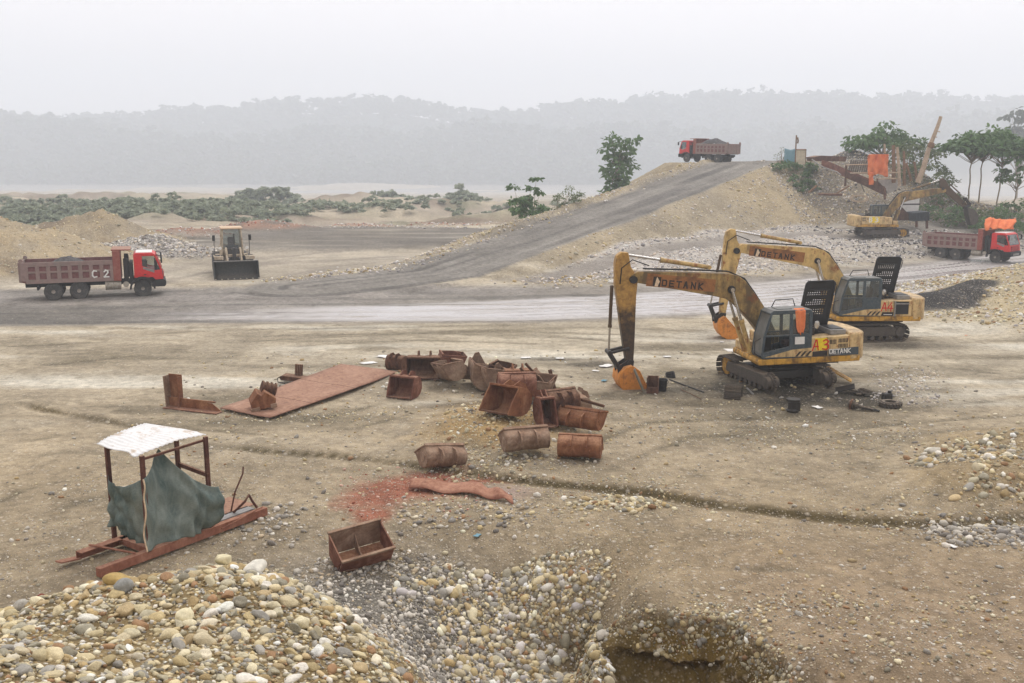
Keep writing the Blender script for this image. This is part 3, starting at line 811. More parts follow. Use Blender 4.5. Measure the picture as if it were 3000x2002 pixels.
# heaps on the left
x, y = box_pts(5200, -62, -26, 66, 106); mm_ = height(x, y)[1]; w = mm_['heap'] * .8; x1, y1, _ = keep(x, y, w)
ST.add(x1, y1, sizes(len(x1), .1, .4, 2.9), PAL_TAN, .6, .4)
x, y = box_pts(5000, -42, -24, 82, 93); w = height(x, y)[1]['greyheap']; x1, y1, _ = keep(x, y, w); ST.add(x1, y1, sizes(len(x1), .14, .5, 2.3), PAL_WHITE + PAL_GREY, .8, .3)
x, y = box_pts(5000, -46, 0, 98, 136); w = height(x, y)[1]['red']; x1, y1, _ = keep(x, y, w); ST.add(x1, y1, sizes(len(x1), .14, .5, 2.5), PAL_RED + PAL_WHITE[:3], .8, .3)
x, y = box_pts(700, -24, 10, 118, 140); ST.add(x, y, sizes(700, .15, .5, 2.5), PAL_WHITE, .8, .3)

SP = np.vstack(ST.p); SS = np.concatenate(ST.s); SCo = np.vstack(ST.c); SA = np.concatenate(ST.ang); SK = np.concatenate(ST.sink)
SZ = zat_v(SP[:, 0], SP[:, 1]); SN = land_normal(SP[:, 0], SP[:, 1])
NS = len(SS)
# orientation: flat side roughly to the ground, random spin, random tilt
def frames(n, nrm, tilt):
    up = nrm + rng.normal(0, 1, (n, 3)) * tilt
    up /= np.linalg.norm(up, axis=1, keepdims=True)
    t = rng.normal(size=(n, 3)); t -= (t * up).sum(1, keepdims=True) * up; t /= np.linalg.norm(t, axis=1, keepdims=True)
    return np.stack([t, np.cross(up, t), up], -1)          # columns = axes
SM = frames(NS, SN, 0.28)
SSC = np.stack([rng.uniform(.95, 1.3, NS), rng.uniform(.7, .95, NS), rng.uniform(.42, .75, NS)], -1) * SS[:, None]
# apparent size in the photograph -> the 300 largest become pieces of their own
_dep = SP[:, 1] * math.cos(PITCH) + (CAM_H - SZ) * math.sin(PITCH)
_px = 1500 + F_PX * SP[:, 0] / np.maximum(_dep, .1)
_py = 1001 - F_PX * (SP[:, 1] * math.sin(PITCH) + (SZ - CAM_H) * math.cos(PITCH)) / np.maximum(_dep, .1)
inview = (_px > 5) & (_px < 2995) & (_py < 1990) & (_py > 480)
rank = np.where(inview & (SP[:, 1] > 9), SS / _dep, 0)
big = np.argsort(-rank)[:290]
isbig = np.zeros(NS, bool); isbig[big] = True

def stone_material(name, use_attr=True):
    t = NT(name)
    co = t.coord('Object')
    if use_attr:
        base = t.attr('stone')
    else:
        oi = t.add('ShaderNodeObjectInfo')
        base = oi.outputs['Color']
    n = t.noise(co, 9. if use_attr else 3.2, 6, .65)
    n2 = t.noise(co, 60. if use_attr else 14., 3, .6)
    c = t.mix(.75, base, t.ramp(n, [(.28, .66), (.5, .98), (.75, 1.22)]), 'MULTIPLY')
    c = t.mix(.5, c, t.ramp(n2, [(.3, .75), (.7, 1.2)]), 'MULTIPLY')
    t.bump(t.math('ADD', n, t.math('MULTIPLY', n2, .5)), .6, .025)
    return t.set(Base_Color=c, Roughness=.82, Specular_IOR_Level=.25)
stone_mat = stone_material('river_stone')
cobble_mat = stone_material('cobble_stone', False)

def stone_mass(sel, name, lod_px=(31, 9)):
    """one mesh holding every stone of a selection, nearer ones rounder"""
    ap = SS[sel] / _dep[sel] * F_PX
    ids = np.nonzero(sel)[0] if sel.dtype == bool else sel
    groups = [(ids[ap >= lod_px[0]], T2, _f2), (ids[ap < lod_px[0]], T1, _f1)]
    VV, FF, CC, off = [], [], [], 0
    for gi, T, f in groups:
        for k in range(12):
            if k < 8:
                g = gi[(~SA[gi]) & (gi % 8 == k)]
            else:
                g = gi[SA[gi] & (gi % 4 == k - 8)]
            if len(g) == 0:
                continue
            v = T[k]; nv = len(v)
            P = np.einsum('nij,vj,nj->nvi', SM[g], v, SSC[g])
            P = P + np.stack([SP[g, 0], SP[g, 1], SZ[g] + SSC[g, 2] * (0.5 - SK[g])], -1)[:, None, :]
            VV.append(P.reshape(-1, 3))
            FF.append((f[None] + (off + np.arange(len(g)) * nv)[:, None, None]).reshape(-1, 3))
            CC.append(np.repeat(SCo[g], nv, 0)); off += nv * len(g)
    me = np_mesh(name, np.vstack(VV), np.vstack(FF), True, {'stone': ('FLOAT_COLOR', np.vstack(CC))})
    return tag(link(name, me, stone_mat), kind='stuff')
# only what can be seen from the bank and a few steps either side
seen = (_px > -420) & (_px < 3420) & (_py < 2250)
stone_mass((~isbig) & seen & (SP[:, 1] < 30), 'loose_cobbles')
stone_mass((~isbig) & seen & (SP[:, 1] >= 30), 'gravel')
big_me = []
for k, v in enumerate(T3):
    me = np_mesh('stone', v, _f3 if True else None, True)
    me.materials.append(cobble_mat)
    big_me.append(me)
def place_stone(i, me, scale, parent=ground):
    o = bpy.data.objects.new('stone', me)
    COL.objects.link(o)
    o.parent = parent
    o.matrix_local = Matrix.LocRotScale(Vector((SP[i, 0], SP[i, 1], SZ[i] + SSC[i, 2] * (.5 - SK[i]))), Matrix(SM[i].tolist()).to_quaternion(), Vector(scale))
    o.color = tuple(SCo[i]) + (1,)
    return o
for i in big:
    place_stone(i, big_me[(10 + i % 4) if SA[i] else i % 10], SSC[i])
# ------------------------------------------------------------------ mesh builder for made things
def v3(p):
    return Vector((p[0], p[1], p[2]))
class MB:
    def __init__(self):
        self.bm = bmesh.new()
    def _faces(self, vs, fs):
        b = [self.bm.verts.new(p) for p in vs]
        for f in fs:
            try:
                self.bm.faces.new([b[i] for i in f])
            except ValueError:
                pass
        return b
    def box(self, c, s, rot=None, taper=None):
        """centre, size, optional euler/Matrix"""
        vs = []
        M = rot if isinstance(rot, Matrix) else (Matrix.Identity(3) if rot is None else Matrix.Rotation(rot[2], 3, 'Z') @ Matrix.Rotation(rot[1], 3, 'Y') @ Matrix.Rotation(rot[0], 3, 'X'))
        for z in (-.5, .5):
            k = 1.0 if (taper is None or z < 0) else taper
            for x, y in ((-.5, -.5), (.5, -.5), (.5, .5), (-.5, .5)):
                vs.append(M @ Vector((x * s[0] * k, y * s[1] * k, z * s[2])) + v3(c))
        self._faces(vs, [(0, 3, 2, 1), (4, 5, 6, 7), (0, 1, 5, 4), (1, 2, 6, 5), (2, 3, 7, 6), (3, 0, 4, 7)])
        return self
    def prism(self, prof, y0, y1, axis='Y', scale1=None):
        """profile in XZ extruded along Y (or given axes)"""
        n = len(prof)
        def P(a, b, t):
            return (a, t, b) if axis == 'Y' else ((t, a, b) if axis == 'X' else (a, b, t))
        cx = sum(p[0] for p in prof) / n; cz = sum(p[1] for p in prof) / n
        k = scale1 or 1.0
        vs = [P(a, b, y0) for a, b in prof] + [P(cx + (a - cx) * k, cz + (b - cz) * k, y1) for a, b in prof]
        fs = [tuple(range(n)), tuple(range(2 * n - 1, n - 1, -1))] + [(i, n + i, n + (i + 1) % n, (i + 1) % n) for i in range(n)]
        self._faces(vs, fs)
        return self
    def cyl(self, p0, p1, r0, r1=None, n=14, cap=True):
        p0, p1 = v3(p0), v3(p1)
        r1 = r0 if r1 is None else r1
        d = (p1 - p0).normalized()
        a = d.orthogonal().normalized(); b = d.cross(a)
        vs = [p0 + (a * math.cos(2 * math.pi * i / n) + b * math.sin(2 * math.pi * i / n)) * r0 for i in range(n)]
        vs += [p1 + (a * math.cos(2 * math.pi * i / n) + b * math.sin(2 * math.pi * i / n)) * r1 for i in range(n)]
        fs = [(i, (i + 1) % n, n + (i + 1) % n, n + i) for i in range(n)]
        if cap:
            fs += [tuple(range(n - 1, -1, -1)), tuple(range(n, 2 * n))]
        self._faces(vs, fs)
        return self
    def tube(self, pts, r, n=8, close=False):
        pts = [v3(p) for p in pts]
        rs = r if hasattr(r, '__len__') else [r] * len(pts)
        vs, m = [], len(pts)
        prev = None
        for i, p in enumerate(pts):
            d = (pts[min(i + 1, m - 1)] - pts[max(i - 1, 0)]).normalized()
            if prev is None:
                a = d.orthogonal().normalized()
            else:
                a = (prev - d * prev.dot(d))
                a = a.normalized() if a.length > 1e-6 else d.orthogonal().normalized()
            prev = a; b = d.cross(a)
            vs += [p + (a * math.cos(2 * math.pi * k / n) + b * math.sin(2 * math.pi * k / n)) * rs[i] for k in range(n)]
        fs = []
        for i in range(m - 1):
            fs += [(i * n + k, i * n + (k + 1) % n, (i + 1) * n + (k + 1) % n, (i + 1) * n + k) for k in range(n)]
        fs += [tuple(range(n - 1, -1, -1)), tuple(range((m - 1) * n, m * n))]
        self._faces(vs, fs)
        return self
    def lathe(self, c, axis, prof, n=24):
        """prof: list of (radius, distance along the axis)"""
        c, ax = v3(c), v3(axis).normalized()
        a = ax.orthogonal().normalized(); b = ax.cross(a)
        vs = []
        for r, h in prof:
            vs += [c + ax * h + (a * math.cos(2 * math.pi * k / n) + b * math.sin(2 * math.pi * k / n)) * max(r, 1e-4) for k in range(n)]
        fs = []
        for i in range(len(prof) - 1):
            fs += [(i * n + k, i * n + (k + 1) % n, (i + 1) * n + (k + 1) % n, (i + 1) * n + k) for k in range(n)]
        fs += [tuple(range(n - 1, -1, -1)), tuple(range((len(prof) - 1) * n, len(prof) * n))]
        self._faces(vs, fs)
        return self
    def sheet(self, rows):
        """grid surface from rows of points"""
        m = len(rows[0])
        vs = [p for r in rows for p in r]
        fs = [(i * m + j, i * m + j + 1, (i + 1) * m + j + 1, (i + 1) * m + j) for i in range(len(rows) - 1) for j in range(m - 1)]
        self._faces(vs, fs)
        return self
    def quad(self, *ps):
        self._faces([v3(p) for p in ps], [tuple(range(len(ps)))])
        return self
    def mesh(self, name, mat, smooth=35, recalc=True):
        if recalc:
            bmesh.ops.recalc_face_normals(self.bm, faces=self.bm.faces)
        me = bpy.data.meshes.new(name)
        self.bm.to_mesh(me); self.bm.free()
        if smooth:
            me.polygons.foreach_set('use_smooth', [True] * len(me.polygons))
            me.set_sharp_from_angle(angle=R(smooth))
        if mat is not None:
            me.materials.append(mat)
        return me
    def build(self, name, mat, parent=None, smooth=35, bevel=0, thick=0, recalc=True):
        o = bpy.data.objects.new(name, self.mesh(name, mat, smooth, recalc))
        COL.objects.link(o)
        o.parent = parent
        if thick:
            s = o.modifiers.new('solid', 'SOLIDIFY'); s.thickness = thick; s.offset = 0
        if bevel:
            b = o.modifiers.new('bevel', 'BEVEL'); b.width = bevel; b.segments = 2; b.limit_method = 'ANGLE'; b.angle_limit = R(40)
            b.harden_normals = False
        return o
def box(name, mat, parent, c, s, rot=None, bevel=0):
    return MB().box(c, s, rot).build(name, mat, parent, bevel=bevel)
def empty(name, loc=(0, 0, 0), rz=0, parent=None, rot=None):
    o = bpy.data.objects.new(name, None)
    COL.objects.link(o)
    o.location = loc
    o.rotation_euler = rot if rot is not None else (0, 0, rz)
    o.empty_display_size = 0.3
    o.parent = parent
    return o
def share(name, me, parent, M):
    o = bpy.data.objects.new(name, me)
    COL.objects.link(o)
    o.parent = parent
    o.matrix_local = M
    return o
def copy_tree(o, parent=None):
    c = o.copy(); COL.objects.link(c); c.parent = parent
    for ch in list(o.children):
        copy_tree(ch, c)
    return c

# letters drawn as brush or stencil strokes, in a unit-high cell
STROKES = {
    'A': [[(0, 0), (.28, 1), (.36, 1), (.6, 0)], [(.12, .36), (.5, .36)]],
    '3': [[(.05, .88), (.3, 1), (.55, .85), (.5, .62), (.22, .52)], [(.22, .52), (.55, .45), (.6, .2), (.35, 0), (0, .08)]],
    '4': [[(.42, 1), (0, .35), (.62, .35)], [(.46, .62), (.42, 0)]],
    'B': [[(0, 0), (0, 1), (.4, 1), (.5, .8), (.4, .54), (0, .52)], [(.4, .54), (.55, .3), (.42, 0), (0, 0)]],
    'C': [[(.55, .92), (.2, 1), (.02, .75), (0, .25), (.2, 0), (.55, .08)]],
    '2': [[(.02, .8), (.2, 1), (.5, .92), (.52, .65), (.0, .02), (.6, .02)]],
    'D': [[(.04, .05), (.04, .95), (.62, .95), (.72, .8), (.72, .2), (.62, .05), (.04, .05)]],
    'E': [[(.7, .95), (.04, .95), (.04, .05), (.7, .05)], [(.04, .5), (.6, .5)]],
    'T': [[(0, .95), (.75, .95)], [(.375, .95), (.375, .0)]],
    'N': [[(.04, 0), (.04, 1), (.7, 0), (.7, 1)]],
    'K': [[(.06, 0), (.06, 1)], [(.68, 1), (.1, .48), (.72, 0)]],
    'R': [[(.04, 0), (.04, .95), (.62, .95), (.7, .8), (.7, .6), (.62, .5), (.04, .5)], [(.7, .5), (.72, 0)]],
}
def strokes(text, h, w, adv=0.95, slant=0.0, jitter=0.0, seed=1):
    """list of quads (2D) for a text of height h and stroke width w"""
    r = random.Random(seed)
    quads, x = [], 0.0
    for ch in text:
        if ch == ' ':
            x += adv * h * .55; continue
        for st in STROKES[ch]:
            P = [(x + (a + slant * b) * h + r.uniform(-jitter, jitter), b * h + r.uniform(-jitter, jitter)) for a, b in st]
            for (ax, ay), (bx, by) in zip(P[:-1], P[1:]):
                L = math.hypot(bx - ax, by - ay) or 1e-6
                ux, uy = (bx - ax) / L, (by - ay) / L
                e = w * .5
                nx, ny = -uy * e, ux * e
                quads.append([(ax - ux * e + nx, ay - uy * e + ny), (ax - ux * e - nx, ay - uy * e - ny), (bx + ux * e - nx, by + uy * e - ny), (bx + ux * e + nx, by + uy * e + ny)])
        x += adv * h
    return quads, x
def lettering(name, text, mat, parent, org, ux, uy, h, w, adv=0.95, **kw):
    """flat lettering, one piece per letter; org = lower-left corner, ux/uy = direction of writing and of its height"""
    ux, uy, org = v3(ux).normalized(), v3(uy).normalized(), v3(org)
    nrm = ux.cross(uy)
    x = 0.0
    for ch in text:
        if ch == ' ':
            x += adv * h * .55
            continue
        qs, _ = strokes(ch, h, w, adv=adv, **kw)
        m = MB()
        for i, q in enumerate(qs):
            m.quad(*[org + ux * (a + x) + uy * b + nrm * (0.0004 * i) for a, b in q])
        m.build(name, mat, parent, smooth=0, recalc=False)
        x += adv * h

# ------------------------------------------------------------------ materials for made things
def paint(name, col, dirt=(.10, .085, .065), amount=.45, rough=.5, scale=1.6, streak=True, rust=None, dust=.25, metal=0.0, fade=.12, dustcol=lin(172, 158, 134)):
    t = NT(name)
    co = t.coord('Object')
    n = t.noise(co, scale, 7, .68)
    n2 = t.noise(co, scale * 6, 5, .6)
    base = t.mix(fade * 2.2, col, t.mix(t.ramp(n2, [(.3, 0), (.7, 1)]), tuple(c * .6 for c in col), tuple(min(1, c * 1.35 + .02) for c in col)))
    if streak:
        sc = t.coord('Object', (scale * 2.2, scale * 2.2, scale * .35))
        s = t.noise(sc, 1.6, 5, .6)
        n = t.math('ADD', t.math('MULTIPLY', n, .6), t.math('MULTIPLY', s, .4))
    lo = .66 - amount * .36
    c = t.mix(t.ramp(n, [(lo, 0), (lo + .16, .85)]), base, dirt)
    if rust:
        c = t.mix(t.ramp(t.noise(co, scale * 2.3, 8, .72), [(.54, 0), (.64, 1)]), c, rust)
    if dust:
        g = t.add('ShaderNodeNewGeometry')
        sp = t.add('ShaderNodeSeparateXYZ'); t.link(g.outputs['Normal'], sp.inputs['Vector'])
        up = t.math('MULTIPLY', t.ramp(sp.outputs['Z'], [(.35, 0), (.9, 1)]), t.ramp(n2, [(.25, .35), (.6, 1)]))
        c = t.mix(t.math('MULTIPLY', up, dust * 2.2, True), c, dustcol)
        c = t.mix(t.math('MULTIPLY', t.ramp(n2, [(.4, 0), (.75, 1)]), dust), c, dustcol)
    t.bump(n2, .12, .01)
    return t.set(Base_Color=c, Roughness=t.math('ADD', rough, t.math('MULTIPLY', n2, .25)), Metallic=metal, Specular_IOR_Level=.35)
def rusty(name, a, b, c_, scale=2.2):
    t = NT(name)
    co = t.coord('Object')
    n = t.noise(co, scale, 9, .7, .6)
    n2 = t.noise(co, scale * 7, 6, .7)
    st = t.noise(t.coord('Object', (3, 3, .6)), 2.0, 5, .6)
    c = t.ramp(t.math('ADD', t.math('MULTIPLY', n, .7), t.math('MULTIPLY', st, .3)), [(.28, a), (.47, b), (.62, c_), (.78, tuple(x * 1.25 for x in c_))])
    c = t.mix(.6, c, t.ramp(n2, [(.3, .6), (.7, 1.3)]), 'MULTIPLY')
    g = t.add('ShaderNodeNewGeometry')
    sp = t.add('ShaderNodeSeparateXYZ'); t.link(g.outputs['Normal'], sp.inputs['Vector'])
    c = t.mix(t.math('MULTIPLY', t.ramp(sp.outputs['Z'], [(.4, 0), (1, .45)]), t.ramp(n2, [(.35, .2), (.65, 1)])), c, lin(186, 152, 124))
    t.bump(t.math('ADD', n, n2), .3, .012)
    return t.set(Base_Color=c, Roughness=.88, Specular_IOR_Level=.15)
def plain(name, col, rough=.6, metal=0., spec=.35, var=.35, scale=5., bump=.1):
    t = NT(name)
    n = t.noise(t.coord('Object'), scale, 6, .65)
    c = t.mix(1., col, t.ramp(n, [(.25, 1 - var), (.75, 1 + var * .8)]), 'MULTIPLY')
    t.bump(n, bump, .01)
    return t.set(Base_Color=c, Roughness=rough, Metallic=metal, Specular_IOR_Level=spec)
def glass(name, tint=(.75, .82, .82), rough=.04, alpha=.30):
    t = NT(name)
    # thin dusty pane: part see-through, part mirror and film of dust
    tr = t.add('ShaderNodeBsdfTransparent'); tr.inputs['Color'].default_value = tint + (1,)
    mx = t.add('ShaderNodeMixShader')
    n = t.noise(t.coord('Object'), 2.5, 5, .6)
    t.link(t.ramp(n, [(.3, max(0, alpha - .12)), (.75, alpha + .2)]), mx.inputs[0])
    t.link(tr.outputs[0], mx.inputs[1]); t.link(t.b.outputs[0], mx.inputs[2])
    t.link(mx.outputs[0], t.out.inputs['Surface'])
    return t.set(Base_Color=lin(120, 122, 118), Roughness=rough + .1, Specular_IOR_Level=1.0)
DK = (.012, .011, .010)
M = dict(
    boomA=paint('boom_yellow', lin(182, 149, 84), dirt=lin(64, 53, 39), amount=.78, scale=1.1, rust=lin(120, 72, 40), dust=.05, rough=.42),
    armdirty=paint('arm_greasy', lin(150, 104, 40), dirt=lin(44, 38, 32), amount=1.0, scale=.9, dust=.05, rough=.42),
    boomB=paint('boom_pale', lin(206, 174, 110), dirt=lin(104, 82, 54), amount=.56, scale=1.1, rust=lin(140, 88, 50), dust=.06, rough=.42),
    boomlogo=paint('boom_brown', lin(150, 98, 50), dirt=lin(88, 58, 36), amount=.5, scale=2.5, dust=.05, streak=False),
    bodyA=paint('body_tan', lin(210, 180, 126), dirt=lin(108, 84, 54), amount=.54, scale=1.8, rust=lin(150, 98, 50), dust=.12),
    skirt=paint('skirt_yellow', lin(200, 150, 50), dirt=lin(80, 58, 34), amount=.6, scale=2.4, dust=.05),
    cab=paint('cab_slate', lin(58, 72, 80), dirt=lin(44, 50, 54), amount=.3, scale=2.2, dust=.12, rough=.35),
    grease=plain('grease_black', lin(40, 37, 34), .55, 0, .4, .5, 6),
    steel=plain('dark_steel', lin(62, 58, 54), .6, .3, .4, .4, 5),
    track=paint('track_steel', lin(74, 68, 62), dirt=lin(46, 42, 38), amount=.45, scale=3, dust=.22, rough=.6, dustcol=lin(132, 116, 94)),
    black=plain('black_plastic', lin(30, 30, 31), .5, 0, .35, .3, 4),
    chrome=plain('chrome_rod', lin(196, 194, 190), .22, .9, .5, .15, 4, .02),
    orange=paint('bucket_orange', lin(208, 134, 52), dirt=lin(120, 76, 40), amount=.42, scale=2.4, rust=lin(150, 90, 48), dust=.1),
    glass=glass('cab_glass'),
    white=plain('white_paint', lin(226, 224, 218), .5, 0, .3, .15, 6),
    red=plain('red_brush_paint', lin(206, 40, 26), .5, 0, .3, .3, 14),
    yell=plain('yellow_patch_paint', lin(236, 206, 44), .5, 0, .3, .25, 8),
    ink=plain('decal_black', lin(50, 42, 38), .55, 0, .3, .5, 9),
    cream=plain('decal_cream', lin(214, 190, 160), .6, 0, .3, .4, 9),
    hose=plain('rubber_hose', lin(34, 32, 30), .6, 0, .3, .4, 8),
    grey=plain('grey_part', lin(140, 138, 134), .5, .2, .4, .35, 6),
    seat=plain('seat_fabric', lin(58, 40, 40), .9, 0, .2, .4, 8),
)

# ------------------------------------------------------------------ excavators
def track_path(L, r, zc):
    """closed loop round idler (+x) and sprocket (-x): list of (x, z, angle of outward normal) at distance s"""
    a, tot = L / 2, 2 * L + 2 * math.pi * r
    def at(s):
        s = s % tot
        if s < L:
            sag = 0
            return (-a + s, zc + r, math.pi / 2)
        s -= L
        if s < math.pi * r:
            th = math.pi / 2 - s / r
            return (a + r * math.cos(th), zc + r * math.sin(th), th)
        s -= math.pi * r
        if s < L:
            return (a - s, zc - r, -math.pi / 2)
        s -= L
        th = -math.pi / 2 - s / r
        return (-a + r * math.cos(th), zc + r * math.sin(th), th)
    return at, tot
SHOE = None
def shoe_mesh():
    global SHOE
    if SHOE is None:
        m = MB()
        m.box((0, 0, .012), (.178, .6, .022))
        for x in (-.07, -.005, .06):
            m.box((x, 0, .035), (.016, .6, .03))
        m.box((0, .09, -.03), (.15, .05, .06)); m.box((0, -.09, -.03), (.15, .05, .06))
        SHOE = m.mesh('track_shoe', M['track'])
    return SHOE
def undercarriage(root, rel, chain=('full', 'full')):
    """two crawler tracks and the car body; rel = heading relative to the house"""
    for side in (1, -1):
        yc = side * 1.19
        fr = MB()
        fr.prism([(-1.55, .3), (1.45, .3), (1.5, .45), (1.35, .72), (-1.4, .74), (-1.6, .5)], yc - .2, yc + .2)
        for k in range(7):
            fr.cyl((-1.15 + k * .38, yc - .17, .2), (-1.15 + k * .38, yc + .17, .2), .11, n=10)
        tf = fr.build('track_frame', M['track'], root, bevel=.02)
        tf.rotation_euler = (0, 0, rel)
        idl = MB().lathe((1.72, yc - .09, .47), (0, 1, 0), [(.1, -.06), (.14, -.06), (.14, 0), (.3, 0), (.37, .02), (.37, .16), (.3, .18), (.14, .18), (.14, .24), (.1, .24)], 22)
        idl.build('idler', M['skirt'], tf)
        sp = MB()
        sp.lathe((-1.72, yc - .24, .47), (0, 1, 0), [(.2, 0), (.24, .02), (.24, .16), (.3, .18), (.3, .32), (.24, .34), (.22, .48), (.1, .5)], 20)
        for k in range(21):
            th = 2 * math.pi * k / 21
            sp.box((-1.72 + .36 * math.cos(th), yc, .47 + .36 * math.sin(th)), (.09, .07, .045), Matrix.Rotation(-th, 3, 'Y'))
        sp.lathe((-1.72, yc - .035, .47), (0, 1, 0), [(.25, 0), (.34, 0), (.34, .07), (.25, .07)], 22)
        sp.build('sprocket', M['track'], tf)
        mode = chain[0] if side > 0 else chain[1]
        at, tot = track_path(3.44, .40, .45)
        n = 46
        for k in range(n):
            s = tot * k / n
            x, z, th = at(s)
            if mode == 'half':
                # broken chain: only the run round the idler end is left
                if not (2.35 < s < 3.44 + math.pi * .4 + .5):
                    continue
            if mode == 'top' and not (0.3 < s < 3.44 + math.pi * .4 + 2.6):
                continue
            Mx = Matrix.Translation((x, yc, z)) @ Matrix.Rotation(math.pi / 2 - th, 4, 'Y')
            share('track_shoe', shoe_mesh(), tf, Mx)
    cb = MB()
    cb.box((0, 0, .62), (1.5, 1.3, .36)); cb.box((.75, 0, .55), (.5, 2.1, .3)); cb.box((-.75, 0, .55), (.5, 2.1, .3))
    cb.cyl((0, 0, .75), (0, 0, 1.02), .62, n=24)
    o = cb.build('car_body', M['grease'], root, bevel=.03)
    o.rotation_euler = (0, 0, rel)

def cylinder_ram(root, name, base, rod_end, frac, rb, rr, y, mat, parent=None):
    b, e = Vector((base[0], y, base[1])), Vector((rod_end[0], y, rod_end[1]))
    mid = b + (e - b) * frac
    m = MB().cyl(b, mid, rb, n=14)
    m.cyl(mid - (e - b).normalized() * .12, mid, rb * 1.22, n=14)
    m.cyl(b + Vector((0, -rb * 1.1, 0)), b + Vector((0, rb * 1.1, 0)), rb * .95, n=12)
    o = m.build(name, mat, root)
    r = MB().cyl(mid, e, rr, n=12)
    r.cyl(e + Vector((0, -rb, 0)), e + Vector((0, rb, 0)), rb * .85, n=12)
    r.build('rod', M['chrome'], o)
    return o

def open_hood(root, org, lean, w=1.2, h=1.85):
    """raised engine hood seen from below, with rows of punched slots"""
    nx, nz = 26, 44
    holes = set()
    rows = [9, 11, 13, 18, 20, 22, 27, 29, 31]
    for i, rw in enumerate(rows):
        x0 = 5
        x1 = 22 if i not in (2, 5, 8) else 17
        for c in range(x0, x1):
            if c % 2 == 1:
                holes.add((c, rw + 4))
    m = MB()
    ox, oy, oz = org
    def P(i, j):
        u, v = i / nx - .5, j / nz
        rc = 0
        if v > .93:
            rc = (v - .93) / .07
            u *= 1 - .10 * rc * rc
        bow = .10 * (1 - (2 * u) ** 4)
        return (ox + u * w + lean * v * h, oy - bow + .12 * v, oz + v * h)
    vs = {(i, j): m.bm.verts.new(P(i, j)) for i in range(nx + 1) for j in range(nz + 1)}
    for i in range(nx):
        for j in range(nz):
            if (i, nz - 1 - j) in holes or (i, j) in holes:
                if (i, j) in holes:
                    continue
            m.bm.faces.new([vs[(i, j)], vs[(i + 1, j)], vs[(i + 1, j + 1)], vs[(i, j + 1)]])
    o = m.build('engine_hood', M['black'], root, thick=.03)
    f = MB()
    f.tube([P(0, 0), P(0, nz * .5), P(0, nz - 2), P(1, nz)], .035, 6); f.tube([P(nx, 0), P(nx, nz * .5), P(nx, nz - 2), P(nx - 1, nz)], .035, 6)
    f.tube([P(1, nz), P(nx - 1, nz)], .035, 6)
    f.tube([P(3, 6), P(3, 34)], .022, 5); f.tube([P(nx - 3, 6), P(nx - 3, 34)], .022, 5); f.tube([P(3, 36), P(nx - 3, 36)], .03, 5)
    f.build('hood_rim', M['black'], o)
    hd = MB().tube([P(0, 30), (P(0, 30)[0] - .08, P(0, 30)[1], P(0, 30)[2] + .05), (P(0, 40)[0] - .08, P(0, 40)[1], P(0, 40)[2]), P(0, 41)], .018, 6)
    hd.build('hood_handle', M['black'], o)
    return o

def boom_strokes(root, boom, a, b, y, h, matk):
    pass

